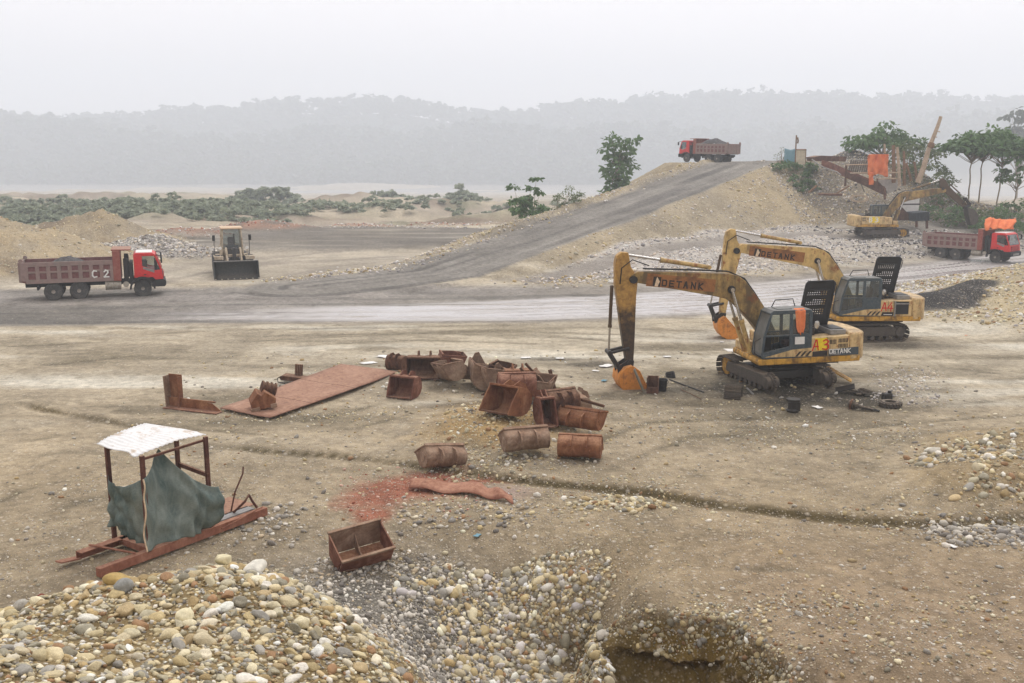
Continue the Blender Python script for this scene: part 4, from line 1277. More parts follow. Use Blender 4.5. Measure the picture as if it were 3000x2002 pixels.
def excavator(name, loc, heading, rel, J, style, tilt=(0, 0)):
    """house heads +x (cab on its left, +y); J = boom joints in (reach, height)"""
    root = empty(name, loc, rot=(tilt[0], tilt[1], heading))
    boomM, bodyM = M[style['boom']], M[style['body']]
    near = style.get('near', 1)               # side whose lettering shows: +1 left, -1 right
    undercarriage(root, rel, style.get('chain', ('full', 'full')))
    # revolving frame with yellow skirt
    MB().prism([(-2.75, 1.02), (1.25, 1.02), (1.3, 1.12), (1.25, 1.25), (-2.75, 1.25)], -1.33, 1.33).build('revolving_frame', M['skirt'], root, bevel=.03)
    MB().box((-.6, 0, .99), (2.8, 2.2, .1)).build('underside', M['grease'], root)
    # counterweight
    cw = MB().prism([(-2.32, 1.35), (-2.32, -1.35), (-2.75, -1.32), (-3.02, -1.0), (-3.12, -.4), (-3.12, .4), (-3.02, 1.0), (-2.75, 1.32)], 1.05, 2.12, axis='Z')
    cw.build('counterweight', bodyM, root, bevel=.09)
    # engine side bodies, left and right, and deck between
    for s in (1, -1):
        y0, y1 = (.62, 1.33) if s > 0 else (-1.33, -.62)
        sb = MB().prism([(-2.3, 1.26), (-.78 if s > 0 else .15, 1.26), (-.78 if s > 0 else .15, 1.98), (-2.3, 2.03)], y0, y1)
        side = sb.build('side_body', bodyM, root, bevel=.03)
        if s > 0 and style.get('panel_open'):
            MB().box((-1.82, 1.335, 1.66), (.62, .02, .6)).build('radiator_opening', M['black'], side)
            MB().box((-1.82, 1.35, 1.86), (.66, .03, .06)).build('radiator_frame', M['grey'], side)
            MB().box((-1.48, 1.35, 1.62), (.06, .03, .72)).build('radiator_frame', M['grey'], side)
        yy = 1.333 * s
        if not style.get('panel_open') or s < 0:
            for (cx, cz, nn) in ((-1.62, 1.80, 5), (-2.02, 1.84, 7), (-2.02, 1.64, 7)):
                for k in range(nn):
                    MB().box((cx + (k - nn / 2) * .055, yy, cz), (.028, .012, .15 if nn == 7 else .17)).build('vent_slot', M['black'], side)
        MB().box((-.80 - .35, yy, 1.64), (.012, .012, .7)).build('panel_seam', M['black'], side)
        MB().box((-1.42, yy, 1.64), (.012, .012, .7)).build('panel_seam', M['black'], side)
    MB().box((-1.3, 0, 1.55), (1.9, 1.22, .55)).build('engine_bay', M['grease'], root, bevel=.03)
    # right front: fuel tank and tool box
    MB().box((.2, -.95, 1.6), (.85, .74, .68)).build('fuel_tank', bodyM, root, bevel=.05)
    MB().box((.95, -.95, 1.42), (.5, .74, .34)).build('tool_box', bodyM, root, bevel=.05)
    # engine bits under the raised hood
    e = MB()
    e.box((-1.0, .35, 1.98), (.35, .5, .3)); e.cyl((-1.35, .2, 1.9), (-1.35, .2, 2.25), .13); e.cyl((-1.05, .75, 2.0), (-1.05, .75, 2.28), .11)
    e.box((-1.55, .3, 1.95), (.3, .6, .22)); e.tube([(-1.0, .3, 2.1), (-1.2, .1, 2.25), (-1.5, 0, 2.15)], .05)
    e.tube([(-.85, .9, 1.95), (-.95, .6, 2.2), (-1.2, .4, 2.05)], .03)
    e.build('engine', M['steel'], root)
    rd = MB().box((-1.95, .55, 2.12), (.62, 1.1, .2)); rd.build('radiator', M['grey'], root, bevel=.02)
    MB().box((-1.95, .55, 2.235), (.5, .9, .02)).build('radiator_core', M['black'], root)
    MB().cyl((-1.7, -.55, 2.0), (-1.7, -.55, 2.6), .06).build('exhaust_pipe', M['steel'], root)
    if style.get('hood'):
        open_hood(root, style['hood'], style.get('lean', -.12))
    # ---------------- cab
    cy0, cy1 = .36, 1.34
    cabE = MB()
    cabE.prism([(-.80, 1.26), (1.12, 1.26), (1.20, 1.42), (-.80, 1.42)], cy0, cy1)                     # floor tub
    cabE.prism([(-.80, 3.0), (-.74, 3.08), (.72, 3.08), (.86, 2.98), (.86, 2.92), (-.80, 2.92)], cy0, cy1)      # roof
    for y in (cy0 + .03, cy1 - .03):
        def post(a, b, w=.07):
            d = Vector((b[0] - a[0], 0, b[1] - a[1])); L = d.length
            cabE.box(((a[0] + b[0]) / 2, y, (a[1] + b[1]) / 2), (w, .06, L + .03), Matrix.Rotation(math.atan2(d.x, d.z), 3, 'Y'))
        post((1.13, 1.40), (1.05, 2.1), .09); post((1.06, 2.08), (.80, 2.95), .09)                        # front post
        post((.02, 1.3), (.02, 2.95), .13)                                                               # door post
        post((-.74, 1.3), (-.74, 2.95), .13)                                                             # rear post
        cabE.box((.55, y, 2.12), (1.0, .05, .07))
        cabE.prism([(-.72, 1.4), (0.02, 1.4), (0.02, 2.16), (-.72, 2.16)], y - .02, y + .02)             # rear quarter panel
        cabE.prism([(.02, 1.40), (1.14, 1.40), (1.12, 1.50), (.02, 1.72)], y - .02, y + .02)             # sloped sill
    cabE.box((-.775, (cy0 + cy1) / 2, 1.75), (.05, cy1 - cy0 - .08, .72))
    cabo = cabE.build('cab', M['cab'], root, bevel=.025)
    for y in (cy0 + .03, cy1 - .028):
        MB().quad((.08, y, 2.16), (1.02, y, 2.16), (.82, y, 2.9), (.08, y, 2.9)).build('side_window', M['glass'], cabo, smooth=0, recalc=False)
        MB().quad((-.68, y, 2.18), (-.03, y, 2.18), (-.03, y, 2.9), (-.68, y, 2.9)).build('side_window', M['glass'], cabo, smooth=0, recalc=False)
        if y < 1 or not style.get('door_glass_gone'):
            MB().quad((.08, y, 1.72), (1.10, y, 1.52), (1.06, y, 2.08), (.08, y, 2.08)).build('door_window', M['glass'], cabo, smooth=0, recalc=False)
    ws = MB()
    ws.quad((1.15, cy0 + .06, 1.45), (1.15, cy1 - .06, 1.45), (1.07, cy1 - .06, 2.1), (1.07, cy0 + .06, 2.1))
    ws.quad((1.07, cy0 + .06, 2.1), (1.07, cy1 - .06, 2.1), (.82, cy1 - .06, 2.94), (.82, cy0 + .06, 2.94))
    ws.build('windscreen', M['dustglass'] if 'dustglass' in M else M['glass'], cabo, smooth=0, recalc=False)
    MB().quad((-.79, cy0 + .06, 2.15), (-.79, cy1 - .06, 2.15), (-.77, cy1 - .06, 2.92), (-.77, cy0 + .06, 2.92)).build('rear_window', M['glass'], cabo, smooth=0, recalc=False)
    MB().box((-.15, .85, 1.75), (.5, .5, .18)).build('seat', M['seat'], cabo, bevel=.03)
    MB().box((-.38, .85, 2.2), (.16, .5, .8), (0, -.12, 0)).build('seat_back', M['seat'], cabo, bevel=.03)
    MB().box((.75, .6, 1.75), (.4, .35, .55)).build('console', M['black'], cabo, bevel=.03)
    for q in ([(.5, .95, 1.5), (.58, .98, 1.9), (.55, 1.0, 2.15)], [(.65, .75, 1.5), (.6, .75, 2.2)]):
        MB().tube(q, .02).build('lever', M['black'], cabo)
    MB().box((.2, .85, 3.088), (.6, .5, .03)).build('roof_hatch', M['cab'], cabo, bevel=.01)
    MB().tube([(.45, .42, 3.06), (.3, .42, 3.34), (-.4, .42, 3.36), (-.5, .42, 3.06)], .022, 6).build('roof_rail', M['black'], cabo)
    MB().tube([(1.18, 1.30, 1.35), (1.42, 1.30, 1.5), (1.42, 1.30, 1.95), (1.2, 1.30, 2.05)], .02, 6).build('grab_handle', M['black'], cabo)
    if near > 0:
        yb = cy1 + .004
        MB().quad((1.05, yb, 1.33), (-.8, yb, 1.29), (-.8, yb, 1.62), (-.05, yb, 1.58)).build('yellow_flash', bodyM, cabo, smooth=0, recalc=False)
        for k in range(3):
            MB().quad((-.25 - k * .2, yb + .003, 1.31), (-.15 - k * .2, yb + .003, 1.31), (-.32 - k * .2, yb + .003, 1.50), (-.42 - k * .2, yb + .003, 1.50)).build('black_slash', M['ink'], cabo, smooth=0, recalc=False)
    mir = MB().lathe((-.72, 1.12, 2.78 if False else 2.5), (1, .2, 0), [(.02, 0), (.15, .02), (.15, .05), (.02, .08)], 14)
    # ---------------- boom, arm, bucket
    yb = -.12
    bm_ = MB().prism(J['boom'], yb - .24, yb + .24)
    boom = bm_.build('boom', boomM, root, bevel=.025)
    pf = J['boom_top']
    for dy in (-.1, -.02, .06, .14):
        MB().tube([(a, yb + dy, b + .06) for a, b in pf], .022, 6).build('hose', M['hose'], boom)
    for q in (J['rodpin'], J['pivot']):
        MB().cyl((q[0], yb - .33, q[1]), (q[0], yb + .33, q[1]), .145, n=18).build('pin', M['grease'], boom)
    if 'logo' in J:
        (lx0, lz0), (lx1, lz1), lh = J['logo']
        ys = yb + (.24 + .006) * near
        d = Vector((lx1 - lx0, 0, lz1 - lz0)); ux = d.normalized(); uz = Vector((-ux.z, 0, ux.x))
        if uz.z < 0:
            uz = -uz
        o = Vector((lx0, ys, lz0))
        ny = Vector((0, near * .003, 0))
        L = d.length
        MB().quad(o - uz * .02 - ux * .25, o - uz * .02 + ux * (L + .22), o + uz * (lh + .10) + ux * (L + .22), o + uz * (lh + .10) - ux * .25).build('logo_panel', M['boomlogo'], boom, smooth=0, recalc=False)
        MB().quad(o + ny, o + ny + ux * .30, o + ny + ux * .30 + uz * lh, o + ny + uz * lh).build('logo_block', M['ink'], boom, smooth=0, recalc=False)
        MB().quad(o + 2 * ny + ux * .08, o + 2 * ny + ux * .2, o + 2 * ny + ux * .26 + uz * lh * .55, o + 2 * ny + ux * .14 + uz * lh, o + 2 * ny + ux * .1 + uz * lh * .5).build('logo_mark', M['cream'], boom, smooth=0, recalc=False)
        lettering('boom_lettering', 'DETANK', M['ink'], boom, o + 2 * ny + ux * .36 + uz * lh * .12, ux, uz, lh * .62, lh * .15, adv=.93 * (L - .5) / (lh * .62 * 5.6))
    arm = MB().prism(J['arm'], yb - .17, yb + .17).build('arm', M[style['arm']], root, bevel=.02)
    am = MB().cyl((J['tip'][0], yb - .3, J['tip'][1]), (J['tip'][0], yb + .3, J['tip'][1]), .11, n=14)
    am.build('pin', M['grease'], arm)
    MB().tube([(J['pivot'][0] - .6, yb + .26, J['pivot'][1] + .5), (J['pivot'][0] + .05, yb + .3, J['pivot'][1] + .75), (J['pivot'][0] + .45, yb + .24, J['pivot'][1] + .45), (J['pivot'][0] + .5, yb + .2, J['pivot'][1] - .15)], .022, 6).build('hose', M['hose'], arm)
    cylinder_ram(root, 'arm_cylinder', J['acb'], J['armtop'], J.get('afrac', .6), .085, .05, yb, M[style['ram']])
    cylinder_ram(root, 'bucket_cylinder', J['bcb'], J['link'], J.get('bfrac', .62), .065, .04, yb, M['armdirty'])
    for s in (-1, 1):
        cylinder_ram(root, 'boom_cylinder', J.get('bcyl', (1.15, 1.32)), J['rodpin'], .52, .095, .055, yb + s * .33, M[style['ram']])
    for s in (-1, 1):
        y = yb + s * .22
        for a, b, w in ((J['link'], J['linkarm'], .055), (J['link'], J['linkb'], .07)):
            MB().cyl((a[0], y, a[1]), (b[0], y, b[1]), w, n=8).build('bucket_link', M['grease'], root)
    for q in (J['link'], J['linkb']):
        MB().cyl((q[0], yb - .28, q[1]), (q[0], yb + .28, q[1]), .09, n=12).build('link_pin', M['grease'], root)
    bk = J['bucket']          # closed side outline; J['bshell'] = number of outline points along the back, from the hinge
    ns = J['bshell']
    W2 = .54
    bo = MB()
    for s in (-1, 1):
        bo.prism(bk, yb + s * W2 - .02, yb + s * W2 + .02)
    rows = [[(a, yb - W2 * t, b) for t in (-1, -.5, 0, .5, 1)] for a, b in bk[:ns]]
    bo.sheet(rows)
    bob = bo.build('bucket', M[style.get('bucket', 'orange')], root, thick=.03)
    (ax, az), (bx, bz) = bk[ns - 2], bk[ns - 1]
    d = Vector((bx - ax, 0, bz - az)).normalized()
    for k in range(5):
        y = yb - W2 + .1 + k * (2 * W2 - .2) / 4
        p = Vector((bx, y, bz))
        MB().cyl(p - d * .08, p + d * .16, .055, .025, n=6).build('tooth', M['steel'], bob)
    for s in (-1, 1):
        ed = MB()
        q = [(a, yb + s * (W2 + .03), b) for a, b in bk[ns - 1:] + bk[:1]]
        ed.tube(q, .03, 5)
        c = Vector((sum(p[0] for p in bk) / len(bk), yb + s * (W2 + .024), sum(p[1] for p in bk) / len(bk)))
        for i in range(len(bk)):
            p0 = Vector((bk[i][0], c.y, bk[i][1])); p1 = Vector((bk[(i + 1) % len(bk)][0], c.y, bk[(i + 1) % len(bk)][1]))
            ed.tube([c.lerp(p0, .72), c.lerp(p1, .72)], .014, 4)
        ed.build('bucket_edge', M[style.get('bucket', 'orange')], bob)
    for s in (-1, 1):
        MB().prism([(J['tip'][0] - .15, J['tip'][1] + .08), (J['tip'][0] + .08, J['tip'][1] + .12), (J['linkb'][0] + .1, J['linkb'][1] + .06), (J['linkb'][0] + .06, J['linkb'][1] - .2), (J['tip'][0] - .1, J['tip'][1] - .25)], yb + s * .24 - .025, yb + s * .24 + .025).build('hinge_plate', M['grease'], bob)
    return root, cabo, boom
def stick_material():
    # yellow near the pivot, black with grease and wear towards the tip
    t = NT('arm_two_tone')
    co = t.coord('Object')
    sp = t.add('ShaderNodeSeparateXYZ'); t.link(co, sp.inputs['Vector'])
    n = t.noise(co, 1.6, 7, .7)
    n2 = t.noise(co, 9., 5, .65)
    lvl = t.math('ADD', t.math('MULTIPLY', t.math('SUBTRACT', sp.outputs['Z'], 3.2), .45), t.math('MULTIPLY', t.math('SUBTRACT', n, .5), 2.2))
    yel = t.mix(t.ramp(n2, [(.35, 0), (.7, 1)]), lin(186, 146, 74), lin(138, 100, 52))
    c = t.mix(t.ramp(t.math('ADD', lvl, .5), [(.3, 0), (.75, 1)]), t.mix(t.ramp(n2, [(.3, 0), (.7, 1)]), lin(40, 35, 31), lin(88, 66, 44)), yel)
    t.bump(n2, .15, .01)
    return t.set(Base_Color=c, Roughness=.5, Specular_IOR_Level=.35)
M['stick'] = stick_material()
M['dustglass'] = glass('windscreen_dusty', (.55, .5, .42), .3, .62)

JA = dict(boom=[(5.84, 4.42), (5.6, 4.58), (4.4, 4.52), (2.99, 4.43), (2.0, 4.37), (1.66, 4.28), (1.38, 4.08), (1.0, 3.6), (.55, 2.97), (.0, 1.86), (-.02, 1.6), (.14, 1.45), (.34, 1.5), (.52, 1.72), (1.09, 2.46), (1.74, 3.17), (2.0, 3.36), (2.3, 3.47), (2.7, 3.56), (5.6, 4.16), (5.82, 4.2)],
          boom_top=[(.35, 2.6), (.95, 3.52), (1.38, 4.1), (2.0, 4.38), (3.0, 4.46), (5.3, 4.6)],
          arm=[(5.92, 5.3), (6.18, 5.32), (6.36, 5.18), (6.42, 4.9), (6.42, 4.1), (6.36, 3.7), (6.22, 2.6), (6.1, 1.75), (5.98, 1.06), (5.80, 1.02), (5.72, 1.2), (5.68, 1.9), (5.62, 3.6), (5.56, 4.2), (5.62, 4.45), (5.82, 4.75)],
          pivot=(5.75, 4.29), armtop=(6.04, 5.22), acb=(2.75, 4.62), bcb=(6.52, 4.02), link=(6.65, 1.53), linkarm=(5.9, 1.68), linkb=(6.28, .92), tip=(5.87, 1.12), rodpin=(1.94, 3.77),
          bucket=[(5.86, 1.05), (6.12, .98), (6.32, .75), (6.36, .45), (6.22, .16), (5.98, .0), (5.7, -.02), (5.3, .18), (5.34, .30), (5.6, .85)], bshell=8,
          logo=((5.02, 4.02), (2.82, 3.74), .36), afrac=.58)
JB = dict(JA)
JB.update(bucket=[(6.36, 1.12), (6.58, .98), (6.68, .7), (6.62, .4), (6.45, .14), (6.2, .03), (5.8, .02), (5.38, .06), (5.42, .14), (6.0, .72)],
          arm=[(5.92, 5.28), (6.14, 5.30), (6.34, 5.16), (6.40, 4.9), (6.46, 4.1), (6.48, 3.6), (6.5, 2.6), (6.52, 1.75), (6.5, 1.1), (6.34, 1.04), (6.24, 1.2), (6.12, 1.9), (5.72, 3.6), (5.6, 4.2), (5.64, 4.45), (5.82, 4.75)],
          tip=(6.38, 1.15), linkarm=(6.36, 1.72), link=(6.98, 1.58), linkb=(6.72, .95), bcb=(6.56, 4.0), pivot=(5.85, 4.26))
# note: facing left, the viewer sees the house's left flank, so writing runs tail-ward
A3, A3cab, A3boom = excavator('excavator', (10.3, 37.7, zat(10.3, 37.7) - .02), R(188), R(-83), JA,
                              dict(boom='boomA', body='bodyA', arm='stick', ram='boomB', chain=('half', 'top'), door_glass_gone=True, hood=(-1.42, -.1, 2.08), lean=-.16), tilt=(0, R(1.2)))
tag(A3, 'dirty yellow excavator marked A 3, slate cab with orange rag, tracks coming apart', 'excavator', 'excavators parked in the yard')
A4, A4cab, A4boom = excavator('excavator', (16.6, 47.6, zat(16.6, 47.6) - .02), R(181), R(6), JB,
                              dict(boom='boomB', body='bodyA', arm='boomB', ram='boomB', panel_open=True, hood=(-1.3, -.1, 2.08), lean=-.16))
tag(A4, 'paler yellow excavator marked A4 on intact tracks, parked behind the nearer one', 'excavator', 'excavators parked in the yard')
# painted numbers and decals on the flanks (left flank faces the viewer; writing runs towards the tail, -x)
def flank_marks(root, cabo, txt, patch, boardtext):
    y = 1.34
    if patch:
        MB().quad((-1.0, y, 1.50), (-1.41, y, 1.50), (-1.41, y, 1.97), (-.92, y, 1.97)).build('yellow_patch', M['yell'], root, smooth=0, recalc=False)
    lettering('painted_number', txt, M['red'], root, (-.84, y + .008, 1.52), (-1, 0, 0), (0, 0, 1), .38, .05, adv=.66 if patch else .75, slant=.05, jitter=.012, seed=3)
    if boardtext:
        MB().quad((-1.47, y, 1.28), (-2.66, y + .02, 1.28), (-2.66, y + .02, 1.58), (-1.47, y, 1.52)).build('dark_decal', M['cab'], root, smooth=0, recalc=False)
        lettering('flank_lettering', 'DETANK', M['white'], root, (-1.5, y + .03, 1.37), (-1, 0, 0), (0, 0, 1), .155, .035, adv=.93, seed=4)
        MB().quad((-1.5, y + .03, 1.31), (-1.95, y + .03, 1.31), (-1.95, y + .03, 1.34), (-1.5, y + .03, 1.34)).build('decal_line', M['grey'], root, smooth=0, recalc=False)
        MB().quad((-.84, y, 1.28), (-1.44, y, 1.28), (-1.44, y, 1.49), (-.84, y, 1.46)).build('dark_decal', M['ink'], root, smooth=0, recalc=False)
    else:
        MB().quad((-.82, y, 1.28), (-1.42, y, 1.28), (-1.42, y, 1.46), (-.9, y, 1.46)).build('dark_decal', M['ink'], root, smooth=0, recalc=False)
        MB().quad((-.95, y + .006, 1.33), (-1.35, y + .006, 1.33), (-1.35, y + .006, 1.36), (-.95, y + .006, 1.36)).build('decal_line', M['white'], root, smooth=0, recalc=False)
flank_marks(A3, A3cab, 'A 3', True, True)
flank_marks(A4, A4cab, 'A4', False, False)
MB().quad((-.12, 1.37, 1.78), (-.5, 1.37, 1.78), (-.5, 1.37, 2.06), (-.12, 1.37, 2.06)).build('paper_notice', M['white'], A3cab, smooth=0, recalc=False)
MB().lathe((-1.05, 1.1, 2.45), (-.5, 1, 0), [(.01, 0), (.1, .01), (.15, .02), (.15, .05), (.01, .07)], 14).build('mirror', M['chrome'], A3)
MB().lathe((-1.05, .9, 2.35), (-.5, 1, 0), [(.01, 0), (.1, .01), (.14, .02), (.14, .05), (.01, .07)], 14).build('mirror', M['chrome'], A4)
# third machine, up at the crusher, facing right with its right flank to the viewer
JC = dict(JA)
JC.update(arm=[(5.20, 5.55), (5.5, 5.65), (5.72, 5.45), (6.2, 4.8), (7.95, 3.15), (7.85, 2.9), (7.55, 2.9), (5.7, 4.3), (5.45, 4.4), (5.3, 4.75)],
          pivot=(5.5, 4.65), armtop=(5.35, 5.5), bcb=(6.3, 5.0), link=(7.75, 3.75), linkarm=(7.5, 3.2), linkb=(8.2, 3.2), tip=(7.8, 2.95), afrac=.62,
          bucket=[(7.9, 2.85), (8.35, 2.75), (8.75, 2.4), (8.95, 1.9), (8.9, 1.5), (8.7, 1.25), (8.45, 1.2), (8.3, 1.3), (8.25, 1.45), (8.0, 2.2)], bshell=7)
JC.pop('logo')
JC['boom'] = [(a, b + (.12 if a > 3 else 0)) for a, b in JA['boom']]
bz = zat(36.0, 97)
B3, B3cab, B3boom = excavator('excavator', (36.0, 97, bz), R(-3), R(3), JC, dict(boom='boomA', body='bodyA', arm='armdirty', ram='boomA', near=-1, bucket='track'))
tag(B3, 'excavator marked B 3 swinging its bucket right at the crusher on the gravel shelf', 'excavator')
lettering('painted_number', 'B 3', M['white'], B3, (-1.55, -1.35, 1.5), (1, 0, 0), (0, 0, 1), .42, .09, adv=.85, jitter=.01)
MB().quad((-1.62, -1.342, 1.42), (-.6, -1.342, 1.42), (-.6, -1.342, 1.98), (-1.62, -1.342, 1.98)).build('yellow_patch', M['yell'], B3, smooth=0, recalc=False)
# ------------------------------------------------------------------ tipper trucks
M.update(
    truckred=paint('truck_red', lin(206, 24, 30), dirt=lin(150, 60, 50), amount=.18, rough=.32, scale=1.4, dust=.05),
    bed=paint('tipper_bed_maroon', lin(142, 118, 112), dirt=lin(124, 114, 106), amount=.5, rough=.75, scale=.8, dust=.28, dustcol=lin(150, 136, 122)),
    bedred=paint('tipper_panel_red', lin(120, 72, 72), dirt=lin(120, 98, 90), amount=.42, rough=.7, scale=1.3, dust=.22, dustcol=lin(150, 136, 122)),
    headred=paint('headboard_red', lin(140, 70, 60), dirt=lin(150, 112, 92), amount=.45, rough=.7, scale=.9, dust=.2),
    tyre=paint('tyre_rubber', lin(58, 58, 58), dirt=lin(92, 90, 86), amount=.45, rough=.9, scale=2.5, dust=.25, streak=False, dustcol=lin(128, 124, 118)),
    rim=paint('wheel_rim', lin(150, 142, 132), dirt=lin(84, 76, 68), amount=.5, rough=.6, scale=4, dust=.2, streak=False),
    chassis=plain('chassis_black', lin(34, 33, 33), .7, 0, .3, .4, 3),
    tank=paint('fuel_tank_metal', lin(168, 162, 150), dirt=lin(108, 94, 74), amount=.5, rough=.4, scale=3, metal=.4, dust=.2),
    wind=glass('truck_glass', (.8, .86, .86), .03, .25),
    windf=glass('truck_windscreen', (.5, .55, .58), .03, .55),
    coalrock=plain('dark_rock', lin(84, 82, 82), .9, 0, .2, .6, 6, .5),
)
def wheel_meshes():
    ty = MB().lathe((0, -.17, 0), (0, 1, 0), [(.30, .02), (.40, 0), (.50, .02), (.545, .07), (.55, .17), (.545, .27), (.50, .32), (.40, .34), (.30, .32)], 30)
    for k in range(36):
        th = 2 * math.pi * k / 36
        ty.box((.55 * math.cos(th), .08 if k % 2 else -.08, .55 * math.sin(th)), (.02, .13, .05), Matrix.Rotation(-th, 3, 'Y'))
    rm = MB().lathe((0, -.15, 0), (0, 1, 0), [(.0, .1), (.12, .1), (.14, .05), (.24, .1), (.30, .02), (.31, .02), (.31, .28), (.30, .28), (.24, .22), (.14, .26), (.11, .32), (0, .32)], 24)
    for k in range(8):
        th = 2 * math.pi * k / 8
        rm.cyl((.2 * math.cos(th), .08, .2 * math.sin(th)), (.2 * math.cos(th), .13, .2 * math.sin(th)), .025, n=6)
    return ty.mesh('tyre', M['tyre']), rm.mesh('rim', M['rim'])
TYRE, RIM = wheel_meshes()
def wheel(root, x, y, r=.55, w=1.0, flip=False):
    e = share('wheel', TYRE, root, Matrix.LocRotScale(Vector((x, y, r)), Quaternion((0, 0, 1), math.pi if flip else 0), Vector((r / .55, w, r / .55))))
    share('rim', RIM, e, Matrix.Identity(4))
    return e
def truck(name, loc, rot, number=None, scale=1.0, stain=0.0, seed=1):
    root = empty(name, loc, rot=rot)
    root.scale = (scale,) * 3
    rnd = random.Random(seed)
    for s in (-1, 1):
        MB().box((.9, s * .42, .92), (8.0, .09, .26)).build('chassis_rail', M['chassis'], root)
        wheel(root, 3.76, s * 1.02, .53, 1.0, s < 0)
        for x in (-1.47, 0):
            wheel(root, x, s * 1.03, .55, 1.0, s < 0)
            wheel(root, x, s * .66, .55, 1.0, s < 0)
    MB().cyl((3.76, -1, .53), (3.76, 1, .53), .08).build('axle', M['chassis'], root)
    for x in (-1.47, 0):
        MB().cyl((x, -1, .55), (x, 1, .55), .1).build('axle', M['chassis'], root)
        MB().box((x, 0, .6), (.5, .5, .5)).build('axle_housing', M['chassis'], root, bevel=.08)
    MB().box((-2.35, 0, .78), (.1, 2.2, .22)).build('rear_bar', M['chassis'], root)
    # tipper body
    zb, zt, x0, x1 = 1.10, 2.42, -3.22, 2.52
    bed = MB().prism([(x0 + .35, zb), (x1, zb), (x1, zb + .1), (x0 + .02, zb + .1)], -1.2, 1.2).build('tipper_body', M['bed'], root)
    for s in (-1, 1):
        yo = s * 1.2
        MB().prism([(x0, zb + .12), (x0 + .35, zb), (x1, zb), (x1, zt), (x0, zt)], yo - .02, yo + .02).build('side_wall', M['bedred'], bed)
        ys = s * 1.255
        def rib(c, sz, nm='rib'):
            MB().box(c, sz).build(nm, M['bed'], bed, bevel=.02)
        rib(((x0 + x1) / 2 - .02, ys, zt - .13), (x1 - x0 - .04, .09, .28), 'top_rail')
        rib(((x0 + x1) / 2 + .12, ys, zb + .13), (x1 - x0 - .3, .085, .26), 'bottom_rail')
        rib(((x0 + x1) / 2, ys, zb + .70), (x1 - x0 - .1, .075, .13), 'middle_rail')
        rib((x0 + .21, ys, (zb + zt) / 2 + .02), (.44, .08, zt - zb - .3), 'end_post')
        n = 8
        for k in range(n):
            x = x0 + .43 + (k + .85) * (x1 - .42 - (x0 + .43)) / n
            rib((x, ys, (zb + zt) / 2), (.23, .08, zt - zb - .2))
        MB().box((x1 - .22, ys + s * .01, (zb + 2.99) / 2), (.45, .1, 2.99 - zb)).build('headboard_post', M['headred'], bed, bevel=.02)
    MB().box((x1 - .06, 0, (zb + 2.99) / 2), (.08, 2.4, 2.99 - zb)).build('headboard', M['headred'], bed)
    MB().prism([(x1 - .5, 2.99), (x1 + .62, 3.0), (x1 + .66, 3.06), (x1 - .5, 3.09)], -1.25, 1.25).build('cab_guard', M['headred'], bed, bevel=.015)
    tg = MB().prism([(x0 - .06, zb + .1), (x0 + .02, zb + .08), (x0 + .02, zt), (x0 - .06, zt)], -1.24, 1.24).build('tailgate', M['bed'], bed)
    for y in (-1.1, -.55, 0, .55, 1.1):
        MB().box((x0 - .09, y, (zb + zt) / 2 + .05), (.07, .14, zt - zb - .1)).build('rib', M['bed'], tg)
    MB().box((x0 - .09, 0, zt - .08), (.08, 2.4, .16)).build('top_rail', M['bed'], tg)
    for y in (-1.2, 1.2):
        MB().cyl((x0 + .05, y - .06, zt + .1), (x0 + .05, y + .06, zt + .1), .13, n=10).build('hinge', M['bed'], tg)
    # gear between cab and body
    MB().box((2.82, -.9, 1.75), (.28, .5, 1.5)).build('air_intake', M['chassis'], root, bevel=.08)
    MB().cyl((2.85, .9, 1.1), (2.85, .9, 2.5), .14).build('exhaust_stack', M['chassis'], root)
    MB().cyl((2.78, 0, .95), (2.86, 0, 2.7), .13).build('tipping_ram', M['chassis'], root)
    MB().box((3.12, 0, 1.5), (.2, 2.2, 1.4)).build('engine_housing', M['chassis'], root)
    MB().cyl((1.55, -1.0, .82), (2.48, -1.0, .82), .3, n=20).build('fuel_tank', M['tank'], root)
    for x in (1.7, 2.05, 2.38):
        MB().lathe((x, -1.0, .82), (1, 0, 0), [(.29, -.025), (.312, -.025), (.312, .025), (.29, .025)], 20).build('tank_strap', M['rim'], root)
    MB().box((2.0, 1.0, .82), (.9, .5, .5)).build('battery_box', M['chassis'], root, bevel=.04)
    MB().lathe((2.78, -1.12, .85), (0, -1, 0), [(.0, 0), (.18, 0), (.18, .12), (0, .14)], 16).build('air_filter', M['tank'], root)
    # cab
    c0, c1 = -1.2, 1.2
    cab = MB()
    cab.prism([(3.3, 1.12), (3.3, 1.82), (4.98, 1.66), (5.04, 1.1), (4.55, 1.08), (4.42, 1.24), (3.3, 1.24)], c0, c1)
    cab.prism([(3.3, 2.68), (3.42, 2.80), (4.45, 2.80), (4.64, 2.68), (4.64, 2.60), (3.3, 2.60)], c0, c1)
    cab.box((3.36, 0, 2.2), (.1, 2.36, .85))
    for s in (-1, 1):
        y = s * 1.165
        cab.box((3.56, y, 2.2), (.5, .07, .86))
        d = Vector((4.96 - 4.6, 0, 1.66 - 2.66)); cab.box((4.78, y, 2.16), (.12, .08, 1.1), Matrix.Rotation(math.atan2(d.x, d.z) + math.pi, 3, 'Y'))
        cab.prism([(3.75, 1.78), (4.5, 1.60), (4.92, 1.62), (4.9, 1.7), (4.5, 1.72), (3.78, 1.98)], y - .03, y + .03)
    co = cab.build('cab', M['truckred'], root, bevel=.045)
